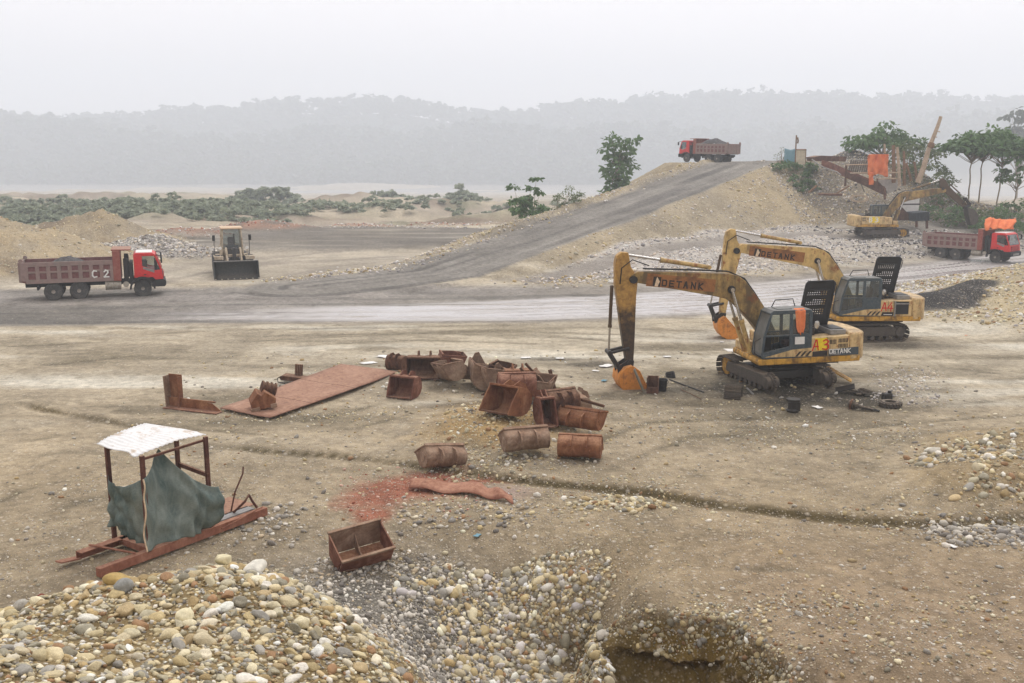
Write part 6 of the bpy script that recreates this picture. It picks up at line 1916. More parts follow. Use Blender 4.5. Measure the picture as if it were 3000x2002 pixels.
def to_sled(p):
    """world point -> sled frame"""
    c, s = math.cos(s_rz), math.sin(s_rz); dx, dy = p[0] - sO[0], p[1] - sO[1]
    return (dx * c + dy * s, -dx * s + dy * c, p[2])
def shelter():
    root = empty('sled_shelter', (sO[0], sO[1], .02), s_rz)
    W_ = 1.25
    bm_ = M['rust_beam']
    MB().box((sL / 2, .08, .1), (sL, .16, .2)).build('runner', bm_, root, bevel=.01)
    # far runner is an open channel with a flared front
    MB().box((sL / 2 + .1, W_ + .02, .1), (sL - .3, .03, .2)).build('runner', bm_, root)
    MB().box((sL / 2 + .1, W_ - .08, .2), (sL - .3, .22, .02)).build('runner_flange', bm_, root)
    MB().box((.05, W_ + .0, .08), (.5, .2, .03), (0, R(10), R(8))).build('runner_flange', bm_, root)
    MB().box((1.38, W_ / 2, .14), (.3, W_ - .1, .14)).build('cross_plate', bm_, root)
    MB().box((3.0, W_ / 2, .16), (.2, W_ - .1, .1)).build('cross_plate', bm_, root)
    MB().box((sL - .5, W_ / 2 + .25, .205), (.9, W_ * .75, .02)).build('deck_plate', M['rust_plate'], root)
    MB().box((3.7, .32, .2), (1.1, .28, .03)).build('deck_plank', M['grey'], root)
    MB().tube([(.9, .1, .22), (.55, W_, .26)], .025, 6).build('tie_bar', bm_, root)
    H = {'a': (1.19, .04, 2.3), 'b': (2.85, .05, 2.34), 'c': (1.19, W_ + .05, 2.3), 'd': (2.8, W_ - .2, 2.36)}
    for k, (x, y, h) in H.items():
        MB().box((x, y, h / 2 + .1), (.09, .07, h - .15), (R(random.uniform(-1, 1)), R(random.uniform(-1, 1)), 0)).build('post', M['rustpost'], root)
    MB().box((2.83, W_ / 2 - .1, 1.5), (.06, W_ - .2, .09), (R(4), 0, 0)).build('cross_rail', M['rustpost'], root)
    MB().box((2.02, .06, 2.27), (1.7, .05, .05), (0, R(-1.5), 0)).build('roof_beam', M['rustpost'], root)
    MB().box((2.0, W_, 2.29), (1.7, .05, .05), (0, R(-1.5), 0)).build('roof_beam', M['rustpost'], root)
    MB().tube([(3.75, .35, .22), (3.9, .1, .5), (4.05, .12, .62), (4.2, .2, .42), (4.3, .15, .22)], .03, 6).build('bent_bar', M['rustpost'], root)
    MB().tube([(3.8, .5, .2), (3.95, .5, .65), (4.25, .55, 1.02), (4.3, .58, 1.18)], .022, 6).build('bent_bar', M['rustpost'], root)
    MB().tube([(3.1, -.02, .1), (4.3, -.05, .28)], .015, 5).build('loose_rod', bm_, root)
    # roof sheet: corrugated, dented
    C4 = [to_sled(gp(284, 1304, 2.36)), to_sled(gp(392, 1340, 2.34)), to_sled(gp(604, 1271, 2.42)), to_sled(gp(428, 1243, 2.46))]
    rows = []
    for i in range(61):
        v = i / 60; row = []
        for j in range(15):
            u = j / 14
            p = [(C4[0][k] * (1 - u) + C4[1][k] * u) * (1 - v) + (C4[3][k] * (1 - u) + C4[2][k] * u) * v for k in range(3)]
            e = .03 * mnoise.noise(Vector((v * 9, u * 3, 1))) if (i in (0, 60) or j in (0, 14)) else 0
            p[0] += e * 1.5
            p[2] += .012 * math.sin(i * 2 * math.pi / 4) + .05 * mnoise.noise(Vector((u * 2, v * 2.5, 4))) + .06 * math.sin(v * math.pi) - .03 * (u > .9)
            row.append(tuple(p))
        rows.append(row)
    MB().sheet(rows).build('roof_sheet', M['roof'], root, thick=.008, smooth=60)
    tag(root, 'rusty sled shelter on runners with white sheet roof', 'shelter')
    # hanging cloth
    cl = empty('green_tarpaulin', (sO[0], sO[1], .02), s_rz)
    def fold(u, v, k):
        w_ = mnoise.noise(Vector((u * 3 + k, v * 1.2, k)))
        return .035 * math.sin(u * 26 + 5 * w_ + 3 * v) * (.25 + .75 * v) + .05 * w_ + .02 * math.sin(u * 9 - v * 14 + 4 * w_)
    rows = []
    for j in range(27):                      # end panel between the two left posts
        v = j / 26; row = []
        for i in range(25):
            u = i / 24
            top = 1.70 - .20 * math.sin(math.pi * u) + .14 * u
            bot = .52 - .27 * u + .06 * math.sin(math.pi * u * 1.3)
            x = 1.16 + fold(u, v, 2.) * 2 - .16 * math.sin(math.pi * u) * (1 - v)
            row.append((x - .06 * v * (1 - u), 1.32 - 1.30 * u, top + (bot - top) * v))
        rows.append(row)
    MB().sheet(rows).build('end_panel', M['greentarp'], cl, smooth=180, thick=.006)
    rows = []
    for j in range(41):                      # long panel, gathered up to the roof in the middle
        v = j / 40; row = []
        for i in range(61):
            u = i / 60
            if u < .42:
                top = 1.84 + (2.24 - 1.84) * (u / .42) ** 1.4
            else:
                q = (u - .42) / .58
                top = 2.24 - 1.06 * (1 - max(0.0, 1 - q) ** 1.8)
            inn = .55 * max(0.0, 1 - abs(u - .42) / .42) ** 1.2 * max(0.0, 1 - v) ** .8
            bot = .22 + .10 * math.sin(u * 7) * .4 + .12 * max(0, u - .75)
            bul = .16 * math.sin(math.pi * v) * math.sin(math.pi * min(1, u * 1.1))
            belly = .55 * max(0, u - .55) * math.sin(math.pi * (.15 + .85 * v))
            row.append((1.14 + 1.85 * u + .08 * v * (u - .5), -.02 + inn - bul * .5 - belly * 1.2 + fold(u, v, 7.) * 1.6, top + (bot - top) * v))
        rows.append(row)
    MB().sheet(rows).build('long_panel', M['greentarp'], cl, smooth=180, thick=.006)
    seam = [(p[0] - .012, p[1] - .02, p[2]) for p in [r[0] for r in rows]]
    MB().tube(seam, .018, 5).build('frayed_seam', M['cream'], cl)
    tag(cl, 'torn green tarpaulin hung round the sled shelter', 'tarpaulin')
shelter()

# ------------------------------------------------------------------ loose parts round the excavators
def on(px, py, dz=0.0):
    g = gp(px, py, 0)
    return (g[0], g[1], zat(g[0], g[1]) + dz)
def rag():
    o = empty('orange_rag', (10.3, 37.7, A3.location.z), rot=A3.rotation_euler)
    rows = []
    for j in range(17):
        v = j / 16; row = []
        for i in range(11):
            u = i / 10
            w = .40 * (1 - .25 * v) if v < .75 else .40 * (1 - .25 * v) * (1 - 1.6 * (v - .75))
            x = -.30 + (u - .5) * w - .03 * v
            z = 3.12 if j == 0 else 3.1 - .92 * v + (.06 * math.sin(u * 9) if j == 16 else 0)
            y = 1.2 if j == 0 else 1.375 + .02 * math.sin(u * 11 + v * 2) + .015 * mnoise.noise(Vector((u * 4, v * 4, 0)))
            row.append((x, y, z))
        rows.append(row)
    MB().sheet(rows).build('cloth', M['orangetarp'], o, smooth=180, thick=.006)
    tag(o, 'orange rag hanging from the roof edge of the slate cab', 'rag')
rag()
M['plank'] = plain('grey_wood', lin(112, 106, 92), .9, 0, .2, .4, 4, .3)
def simple(name, label, cat, loc, rot=(0, 0, 0), group=None):
    return tag(empty(name, loc, rot=rot), label, cat, group)
r = simple('leaning_board', 'grey board leaning against the orange bucket on the ground', 'board', on(1888, 1152), (0, R(-24), R(-10)))
MB().box((0, 0, .48), (.06, .34, 1.0)).build('board', M['plank'], r, bevel=.01)
r = simple('steel_box', 'open rusty box standing between the leaning board and the black pail', 'box', on(1912, 1150), (0, 0, R(-12)))
for q in (((-.2, 0, .3), (.03, .4, .6)), ((.2, 0, .3), (.03, .4, .6)), ((0, .2, .3), (.4, .03, .6)), ((0, -.18, .12), (.4, .03, .24))):
    MB().box(*q).build('panel', M['rust_dark'], r)
r = simple('black_pail', 'black plastic pail beside the leaning board', 'pail', on(1940, 1144))
MB().lathe((0, 0, 0), (0, 0, 1), [(.0, .0), (.15, 0), (.19, .42), (.205, .42), (.205, .45), (.18, .45), (.14, .03), (.0, .03)], 20).build('pail_body', M['black'], r)
MB().tube([(-.2, 0, .4), (-.24, .05, .3), (0, -.22, .22), (.24, .05, .3), (.2, 0, .4)], .01, 5).build('pail_handle', M['steel'], r)
r = simple('round_drum', 'dark round drum lying on the ground behind the black pail', 'drum', on(1957, 1103), (R(70), 0, R(30)))
MB().lathe((0, 0, .16), (0, 1, 0), [(0, -.16), (.16, -.16), (.19, -.12), (.19, .1), (.16, .16), (0, .16)], 20).build('drum_body', M['black'], r)
for k in range(3):
    MB().lathe((0, -.08 + k * .08, .16), (0, 1, 0), [(.18, -.012), (.2, 0), (.18, .012)], 20).build('drum_ring', M['steel'], r)
a, b = on(1962, 1115, .03), on(2062, 1150, .03)
r = simple('steel_pipe', 'long thin steel pipe lying beside the pail', 'pipe', a)
MB().tube([(0, 0, 0), (b[0] - a[0], b[1] - a[1], b[2] - a[2])], .028, 8).build('pipe', M['steel'], r)
a, b = on(1995, 1142, .02), on(2055, 1170, .02)
r = simple('bent_rod', 'bent rusty rod on the dirt nearer than the long pipe', 'rod', a)
MB().tube([(0, 0, 0), ((b[0] - a[0]) * .4, (b[1] - a[1]) * .45, .03), (b[0] - a[0], b[1] - a[1], 0)], .014, 6).build('rod', M['rust_dark'], r)
def track_stack(name, label, px, py, n, rz, tilt=0):
    r = simple(name, label, 'track links', on(px, py), (R(tilt), 0, R(rz)))
    k = 0
    for i in range(n):
        th = math.pi * i / (n - 1)
        share('track_shoe', shoe_mesh(), r, Matrix.Translation((.26 * math.cos(th) + .0, 0, .05 + .40 * math.sin(th))) @ Matrix.Rotation(math.pi / 2 - th, 4, 'Y'))
    return r
track_stack('track_links', 'rolled end of loose crawler track in front of the nearer excavator', 2148, 1165, 9, 250)
r = simple('drive_hub', 'dark drive hub standing on the ground in front of the nearer excavator', 'hub', on(2322, 1206), (0, 0, R(10)))
MB().lathe((0, 0, .0), (0, 0, 1), [(0, 0), (.20, 0), (.22, .06), (.17, .12), (.17, .34), (.24, .38), (.24, .46), (.12, .47), (0, .44)], 22).build('hub_body', M['grease'], r)
MB().box((.14, -.1, .2), (.12, .12, .3)).build('hub_lug', M['grease'], r)
r = simple('drive_shaft', 'greasy drive shaft with round flange on the ground, right foreground of the excavator', 'shaft', on(2495, 1196, .14), (0, R(6), R(-38)))
MB().lathe((0, 0, 0), (1, 0, 0), [(0, -.1), (.14, -.1), (.16, -.05), (.16, .08), (.1, .1), (.1, .22), (.06, .24), (.05, .75), (0, .76)], 18).build('shaft', M['track'], r)
MB().lathe((0, 0, 0), (1, 0, 0), [(.14, -.03), (.2, -.03), (.2, .03), (.14, .03)], 18).build('flange', M['rust_dark'], r)
r = simple('cable_bundle', 'bundle of dark cables at the end of the drive shaft', 'cables', on(2550, 1204, .04), (0, 0, R(-30)))
for k in range(5):
    MB().tube([(-.3, .03 * k - .06, 0), (0, .05 * k - .1, .05), (.3, .035 * k - .07, 0)], .016, 5).build('cable', M['hose'], r)
r = simple('sprocket_ring', 'flat toothed ring lying on the ground with black block behind', 'gear ring', on(2608, 1190, .02))
m = MB().lathe((0, 0, 0), (0, 0, 1), [(.2, .02), (.2, .16), (.3, .17), (.34, .12), (.36, .0), (.24, 0)], 28)
m.build('ring', M['track'], r)
for k in range(20):
    th = 2 * math.pi * k / 20
    MB().box((.37 * math.cos(th), .37 * math.sin(th), .09), (.06, .06, .1), (0, 0, th)).build('tooth', M['track'], r)
r = simple('black_block', 'black greasy block behind the flat toothed ring', 'block', on(2598, 1170, .0), (0, 0, R(15)))
MB().box((0, 0, .13), (.34, .26, .26)).build('block', M['grease'], r, bevel=.05)
MB().cyl((.1, 0, .24), (.1, 0, .34), .07).build('fitting', M['grease'], r)
r = simple('track_guard', 'dark steel guards and track scraps behind the right crawler of the nearer excavator', 'scrap', on(2475, 1150, .0), (0, 0, R(-20)))
MB().box((0, 0, .18), (.7, .4, .05), (R(12), R(-18), 0)).build('guard_plate', M['grease'], r)
MB().box((.45, -.1, .1), (.5, .35, .05), (R(-8), R(14), .5)).build('guard_plate', M['track'], r)
for k in range(3):
    share('track_shoe', shoe_mesh(), r, Matrix.Translation((.5 + .12 * k, -.15, .07 + .05 * k)) @ Matrix.Rotation(.3 * k, 4, 'Z'))
r = simple('loose_plate', 'sloping olive plate propped behind the right crawler of the nearer excavator', 'plate', on(2440, 1118, .0), (0, R(28), R(-20)))
MB().box((0, 0, .42), (1.1, .5, .04)).build('plate', M['skirt'], r)
r = simple('roof_panel', 'flat white panel lying on top of the broken left crawler track', 'panel', (on(2145, 1095)[0], on(2145, 1095)[1], .96), (R(2), R(3), R(12)))
MB().box((0, 0, 0), (.62, .5, .02)).build('panel', M['white'], r)
r = simple('pry_bar', 'flat grey bar leaning on the bare drive sprocket', 'bar', on(2192, 1152, .0), (0, R(38), R(-35)))
MB().box((.2, 0, .12), (.75, .09, .03)).build('bar', M['grey'], r)
# litter: white rags and paper, plastic
litter = [(2200, 1098, 'white', .2), (1955, 1046, 'white', .28), (2115, 1003, 'white', .2), (1775, 1075, 'white', .45), (1080, 1068, 'white', .5), (1130, 1046, 'white', .6), (1540, 1052, 'white', .35), (2395, 1196, 'white', .3), (1770, 1118, 'bluetarp', .25), (2790, 1608, 'white', .16), (1398, 1553, 'bluetarp', .16), (2830, 985, 'orangetarp', .12), (1640, 1055, 'white', .3), (1745, 1090, 'white', .25)]
places = ['beside the broken crawler track', 'between the orange bucket and the excavator', 'on the dirt short of the far orange bucket', 'widest one left of the orange bucket', 'behind the left end of the bucket heap', 'farthest left, short of the wet road', 'on dark dirt behind the bucket heap', 'under the nearer excavator', 'blue one left of the orange bucket', 'on the dirt at the far right foreground', 'blue-green one on the gully gravel', 'orange one on the right gravel heap', 'right of the dark patch behind the heap', 'small one left of the orange bucket']
for k, ((px, py, mt, s), where) in enumerate(zip(litter, places)):
    rr = random.Random(k)
    rows = [[((i / 5 - .5) * s * (1 + .4 * rr.random()), (j / 3 - .5) * s * .7 * (1 + .4 * rr.random()), .02 + .05 * s * rr.random() + .02) for i in range(6)] for j in range(4)]
    L = on(px, py)
    o = MB().sheet(rows).build('litter_scrap', M[mt], None, smooth=180, thick=.004)
    o.location = L; o.rotation_euler = (0, 0, rr.random() * 3)
    tag(o, 'crumpled litter scrap, ' + where, 'litter', 'litter on the yard')
# rocks with a look of their own
def lone_stone(px, py, Y, size, angular, col, label, seed):
    p = ad(px, py, Y)
    v = lumpy(_v3, seed, .2, 1.0 if angular else 0)
    me = np_mesh('stone_block', v * np.array(size), _f3, True)
    me.materials.append(cobble_mat)
    o = bpy.data.objects.new('stone_block', me); COL.objects.link(o)
    o.location = (p[0], p[1], zat(p[0], p[1]) + size[2] * .32); o.rotation_euler = (0, .1, seed)
    o.color = tuple(lin(*col)) + (1,)
    tag(o, label, 'stone')
lone_stone(662, 1690, 14.1, (.36, .3, .30), True, (214, 204, 168), 'big pale angular block on the crest of the cobble pile', 41)
lone_stone(750, 1725, 13.9, (.42, .3, .2), False, (218, 214, 200), 'large whitish stone with a hollow right of the pale block', 42)
lone_stone(350, 1745, 13.2, (.44, .24, .2), False, (178, 152, 96), 'long ochre boulder lying on the left shoulder of the cobble pile', 44)
lone_stone(370, 1805, 12.8, (.28, .22, .22), False, (146, 146, 140), 'blue-grey boulder below the long ochre one', 45)
lone_stone(545, 1860, 12.0, (.28, .22, .2), False, (228, 218, 182), 'smooth cream boulder in the middle of the cobble pile', 46)
# ------------------------------------------------------------------ plants
def leaf_material(name, a, b, sub=.35):
    t = NT(name)
    co = t.coord('Object')
    tone = t.attr('tone', 'Fac')
    n = t.noise(co, .8, 3, .6)
    c = t.mix(t.math('ADD', t.math('MULTIPLY', tone, .75), t.math('MULTIPLY', n, .25)), a, b)
    tl = t.add('ShaderNodeBsdfTranslucent')
    t.link(c, tl.inputs['Color'])
    mx = t.add('ShaderNodeMixShader'); mx.inputs[0].default_value = sub
    t.link(t.b.outputs[0], mx.inputs[1]); t.link(tl.outputs[0], mx.inputs[2]); t.link(mx.outputs[0], t.out.inputs['Surface'])
    return t.set(Base_Color=c, Roughness=.6, Specular_IOR_Level=.3)
M['leafA'] = leaf_material('broad_leaf', lin(52, 84, 44), lin(112, 142, 84))
M['leafB'] = leaf_material('shrub_leaf', lin(58, 78, 42), lin(124, 136, 86))
M['leafC'] = leaf_material('pale_scrub_leaf', lin(112, 124, 100), lin(166, 172, 146))
M['leafF'] = leaf_material('forest_leaf', lin(28, 44, 24), lin(62, 84, 48))
M['bark'] = plain('pale_bark', lin(142, 128, 108), .9, 0, .2, .35, 3, .3)
M['wood'] = plain('weathered_wood', lin(128, 100, 76), .9, 0, .2, .45, 2.5, .4)
M['woodpale'] = plain('pale_log', lin(176, 156, 134), .9, 0, .2, .35, 2.5, .4)
LEAF = np.array([(0, 0, 0), (.28, .35, -.04), (.22, .8, -.10), (0, 1.0, -.2), (-.22, .8, -.10), (-.28, .35, -.04), (0, .5, .06)])
LEAFF = np.array([(0, 1, 6), (1, 2, 6), (2, 3, 6), (3, 4, 6), (4, 5, 6), (5, 0, 6)])
QUAD = np.array([(-.5, -.5, 0), (.5, -.42, .08), (.45, .5, -.05), (-.5, .45, .06)])
QUADF = np.array([(0, 1, 2), (0, 2, 3)])
def leaves(cl, n_per, size, droop=.5, tmpl=LEAF, tf=LEAFF, seed=0, shell=True):
    """cl: (k,4) clump centres and radii -> vertex, face, tone arrays"""
    r = np.random.default_rng(seed)
    cl = np.asarray(cl, float); k = len(cl)
    ci = np.repeat(np.arange(k), n_per); n = len(ci)
    d = r.normal(size=(n, 3)); d /= np.linalg.norm(d, axis=1, keepdims=True)
    d[:, 2] = np.abs(d[:, 2]) * .9 + d[:, 2] * .1
    rad = cl[ci, 3] * (r.uniform(.55, 1.05, n) if shell else r.random(n) ** .33)
    P = cl[ci, :3] + d * rad[:, None] * np.array([1, 1, .75])
    out = d * np.array([1, 1, .3]) + r.normal(0, .5, (n, 3)); out[:, 2] -= droop
    out /= np.linalg.norm(out, axis=1, keepdims=True)
    up = np.array([0, 0, 1.]) + r.normal(0, .4, (n, 3))
    sx = np.cross(out, up); sx /= np.linalg.norm(sx, axis=1, keepdims=True)
    nz = np.cross(sx, out)
    B = np.stack([sx, out, nz], -1)
    s = size * r.uniform(.6, 1.25, n)
    V = np.einsum('nij,vj->nvi', B, tmpl) * s[:, None, None] + P[:, None, :]
    nv = len(tmpl)
    Fq = (tf[None] + (np.arange(n) * nv)[:, None, None]).reshape(-1, 3)
    tone = np.clip(r.random(n) * .6 + (cl[ci, 3] * 0 + r.random(k)[ci]) * .4, 0, 1)
    return V.reshape(-1, 3), Fq, np.repeat(tone, nv)
def leaf_mesh(name, mat, parent, cl, n_per, size, **kw):
    V, Fq, tone = leaves(cl, n_per, size, **kw)
    me = np_mesh(name, V, Fq, False, {'tone': ('FLOAT', tone)})
    o = link(name, me, mat, parent)
    return o
def limb(m, a, b, r0, r1, seed, n=7, wob=.12):
    a, b = Vector(a), Vector(b)
    L = (b - a).length
    pts, rs = [], []
    for i in range(n):
        t = i / (n - 1)
        p = a.lerp(b, t) + Vector((mnoise.noise(Vector((t * 3, seed, 1))), mnoise.noise(Vector((t * 3, seed, 7))), 0)) * wob * L * math.sin(math.pi * t) * .6
        pts.append(p); rs.append(r0 + (r1 - r0) * t)
    m.tube(pts, rs, 7)
def broad_tree(name, label, cat, x, y, base_z, top_z, crown_w, clumps, leaf=.42, per=42, trunk_r=.11, group=None, mat='leafA', bare=.5, seed=1, lean=0.0, column=False):
    """slender trunk with limbs, umbrella of large drooping leaves in clumps"""
    r = random.Random(seed)
    root = empty(name, (x, y, base_z))
    H = top_z - base_z
    tr = MB()
    fork = Vector((lean * H * .4, 0, H * bare))
    limb(tr, (0, 0, -.3), fork, trunk_r, trunk_r * .7, seed)
    cl = []
    for i in range(clumps):
        a = 2 * math.pi * (i * .618 + r.random() * .2)
        rr = crown_w * .5 * math.sqrt((i + .5) / clumps)
        hz = H * (bare + .12) + (H * (1 - bare - .14)) * (1 - (rr / (crown_w * .5)) ** 2 * .7) * r.uniform(.1, 1.0)
        if column:
            q = (i + .5) / clumps
            hz = H * (.08 + .86 * q); rr = crown_w * .5 * r.uniform(.25, .8) * (.55 + .6 * q)
        c = Vector((fork.x * 1.3 + rr * math.cos(a), rr * math.sin(a) * .9, hz))
        limb(tr, fork + Vector((0, 0, r.uniform(-.1, .1) * H * .3)), c, trunk_r * .45, trunk_r * .12, seed + i)
        cl.append((c.x, c.y, c.z, r.uniform(.75, 1.2) * crown_w * .19))
    tr.build('trunk', M['bark'], root)
    leaf_mesh('crown', M[mat], root, cl, per, leaf, seed=seed, droop=.55)
    return tag(root, label, cat, group)
def bush(name, label, x, y, w, h, n, leaf=.3, per=34, group=None, mat='leafB', seed=1, depth=None):
    r = random.Random(seed)
    z0 = zat(x, y)
    root = empty(name, (x, y, z0))
    cl, st = [], MB()
    for i in range(n):
        a, q = r.random() * 2 * math.pi, math.sqrt(r.random())
        cx, cy = q * w * .5 * math.cos(a), q * (depth or w) * .5 * math.sin(a)
        zz = zat(x + cx, y + cy) - z0
        hz = h * (1 - .7 * q * q) * r.uniform(.3, .95)
        cl.append((cx, cy, zz + hz, r.uniform(.2, .42) * min(h, w) * .8))
        limb(st, (cx * .5, cy * .5, zat(x + cx * .5, y + cy * .5) - z0 - .1), (cx, cy, zz + hz), .035, .012, i, 4)
    st.build('stem', M['bark'], root)
    leaf_mesh('foliage', M[mat], root, cl, per, leaf, seed=seed, droop=.25)
    return tag(root, label, 'bush', group)
def at_px(px, Y):
    return (px - 1500) / F_PX * (Y * math.cos(PITCH) + CAM_H * math.sin(PITCH) * .5)
def topz(py, Y):
    return float(ad(1500, py, Y)[2])
# tree left of the ramp
xx = at_px(1806, 121); broad_tree('leafy_tree', 'tall leafy tree growing behind the left edge of the haul ramp', 'tree', xx, 121, zat(xx, 121), topz(393, 121), 4.8, 26, .62, 46, .12, bare=.5, seed=3, column=True)
xx = at_px(1775, 118); bush('bush', 'low bush at the foot of the tall leafy tree', xx + .3, 118, 4.2, 1.9, 12, .45, 26, mat='leafA', seed=5)
xx = at_px(1530, 98); broad_tree('leafy_tree', 'short broad-leaved tree left of the haul ramp, leftmost of the greenery', 'tree', xx, 98, zat(xx, 98), topz(508, 98), 3.2, 11, .5, 32, .09, bare=.15, seed=7)
xx = at_px(1562, 99); broad_tree('leafy_tree', 'twin-topped sapling right beside the short broad-leaved tree', 'tree', xx, 99, zat(xx, 99), topz(515, 99), 2.2, 7, .5, 30, .08, bare=.2, seed=8)
xx = at_px(1548, 97.5); bush('bush', 'dark bush under the short broad-leaved tree', xx, 97, 4.2, 1.7, 14, .42, 26, mat='leafA', seed=9)
xx = at_px(1628, 100); bush('bush', 'wispy olive bush against the left flank of the haul ramp', xx, 100, 4.6, 2.3, 20, .22, 52, seed=11)
# right-hand side, round the crusher
for px, Yt, tp, wd, sd, lb in [(2836, 113, 385, 4.6, 21, 'slender umbrella tree, left one of the three by the right edge'), (2868, 114, 375, 5.0, 22, 'slender umbrella tree, middle one of the three by the right edge'), (2922, 112, 392, 5.4, 23, 'slender leaning umbrella tree, right one of the three')]:
    xx = at_px(px, Yt); broad_tree('umbrella_tree', lb, 'tree', xx, Yt, zat(xx, Yt), topz(tp, Yt), wd * 1.2, 30, .62, 36, .09, 'three slender trees', bare=.56, seed=sd, lean=.08 if sd == 23 else .03)
xx = at_px(2575, 121); broad_tree('leafy_tree', 'broad leafy tree behind the crusher and orange tarpaulin', 'tree', xx, 121, zat(xx, 121), topz(366, 121), 7.4, 26, .64, 38, .14, bare=.2, seed=25)
xx = at_px(2690, 119); broad_tree('leafy_tree', 'light green tree behind the leaning log', 'tree', xx, 119, zat(xx, 119), topz(398, 119), 5.2, 16, .38, 50, .12, mat='leafB', bare=.1, seed=26)
xx = at_px(2975, 111); broad_tree('leafy_tree', 'leafy tree cut off by the right edge of the picture', 'tree', xx, 111, zat(xx, 111), topz(425, 111), 4.2, 12, .58, 30, .1, bare=.3, seed=27)
for k, (px, Yb, w, h, n, lb) in enumerate([(2730, 112, 6.5, 3.6, 26, 'thick green bush under the leaning log'), (2790, 108, 6.0, 2.8, 22, 'green bush below the digging bucket of the crusher excavator'), (2850, 106, 5.5, 2.4, 20, 'green bush at the foot of the three slender trees'), (2930, 103, 6.0, 2.4, 20, 'bush behind the orange tarpaulin of the right-hand truck'), (2660, 115, 5.0, 3.4, 18, 'bush between the timber posts of the crusher'), (2990, 108, 5., 2.6, 16, 'bush at the right edge below the cut-off tree')]):
    xx = at_px(px, Yb); bush('bush', lb, xx, Yb, w, h, n, .36, 40, mat='leafA' if k % 2 else 'leafB', seed=40 + k)
xx = at_px(2322, 117); bush('bush', 'green bush on the slope below the small blue hut', xx, 116.5, 4.6, 1.7, 22, .34, 44, mat='leafA', seed=51, depth=3)
xx = at_px(2345, 114); bush('bush', 'trailing green bush lower on the slope below the blue hut', xx, 113.4, 3.4, 1.1, 14, .3, 40, mat='leafA', seed=52, depth=3)
xx = at_px(2275, 121); bush('bush', 'thin dry weed on the crest beside the blue hut', xx, 120, 1.4, 3.2, 9, .16, 12, seed=53)

# farther scrub and bush mounds
def scrub_mass(name, spots, seed, mat='leafC', leaf=.8):
    r = np.random.default_rng(seed)
    cl = []
    for (x0, x1, y0, y1, n, h) in spots:
        for _ in range(n):
            x_, y_ = r.uniform(x0, x1), r.uniform(y0, y1)
            for q in range(3):
                cl.append((x_ + r.normal(0, 1.3), y_ + r.normal(0, 1.3), zat(x_, y_) + r.uniform(.0, .8) * h, r.uniform(.4, .9)))
    o = leaf_mesh(name, M[mat], None, cl, 26, leaf, seed=seed, droop=.1, tmpl=QUAD, tf=QUADF)
    return tag(o, kind='stuff')
scrub_mass('scrub', [(-105, -60, 135, 175, 260, 1.1), (-85, -36, 150, 190, 300, 1.0), (-60, -20, 175, 200, 90, .8), (-130, -70, 170, 210, 160, 1.3), (-100, -70, 150, 170, 14, 3.2), (-70, -50, 160, 180, 8, 2.8), (-20, 25, 175, 235, 60, .7), (10, 60, 190, 260, 50, .8)], 61, leaf=.55)
for px, Y, w, h, n, lb, sd in [(775, 235, 17, 5.2, 60, 'large rounded green thicket on the far flats', 71), (1350, 240, 9.5, 4.4, 34, 'small round thicket on the far flats left of the river', 72), (1120, 245, 12, 2.0, 26, 'low thicket line between the two rounded thickets', 73), (1210, 250, 8, 1.8, 18, 'lowest far thicket right of the low line', 74)]:
    r_ = random.Random(sd); xx = at_px(px, Y)
    root = empty('thicket', (xx, Y, zat(xx, Y)))
    cl = [(q * w * .5 * math.cos(a), q * w * .4 * math.sin(a), h * (1 - q * q * .7) * r_.uniform(.25, .95), r_.uniform(.8, 1.5)) for a, q in [(r_.random() * 6.283, math.sqrt(r_.random())) for _ in range(n)]]
    leaf_mesh('foliage', M['leafC'], root, cl, 40, .8, seed=sd, droop=.1, tmpl=QUAD, tf=QUADF)
    st = MB()
    for c in cl[::4]:
        limb(st, (c[0] * .6, c[1] * .6, -.3), c[:3], .1, .03, 1, 4)
    st.build('stem', M['bark'], root)
    tag(root, lb, 'thicket')
# wooded hills across the river: one far mass
def forest():
    r = np.random.default_rng(5)
    n = 4300
    X = r.uniform(-950, 1020, n); Yf = 1205 + 560 * r.random(n) ** 1.1
    Z = zat_v(X, Yf)
    Hh = r.uniform(17, 30, n) + (r.random(n) < .035) * r.uniform(2, 8, n)
    cl = []
    for x_, y_, z_, h in zip(X, Yf, Z, Hh):
        w = h * r.uniform(.32, .5)
        for q in range(6):
            a = r.random() * 6.283; rr = w * math.sqrt(r.random())
            cl.append((x_ + rr * math.cos(a), y_ + rr * math.sin(a), z_ + h * r.uniform(.1, .95), w * r.uniform(.4, .65)))
    V, Fq, tone = leaves(cl, 6, 7.0, droop=.1, tmpl=QUAD, tf=QUADF, seed=6)
    o = link('forest', np_mesh('forest', V, Fq, False, {'tone': ('FLOAT', tone)}), M['leafF'])
    return tag(o, kind='stuff')
forest()
xx = at_px(2985, 330); broad_tree('leafy_tree', 'tall hazy tree far off at the right edge', 'tree', xx, 330, zat(xx, 330), topz(300, 330), 13, 26, 2.2, 30, .35, mat='leafF', bare=.3, seed=81)

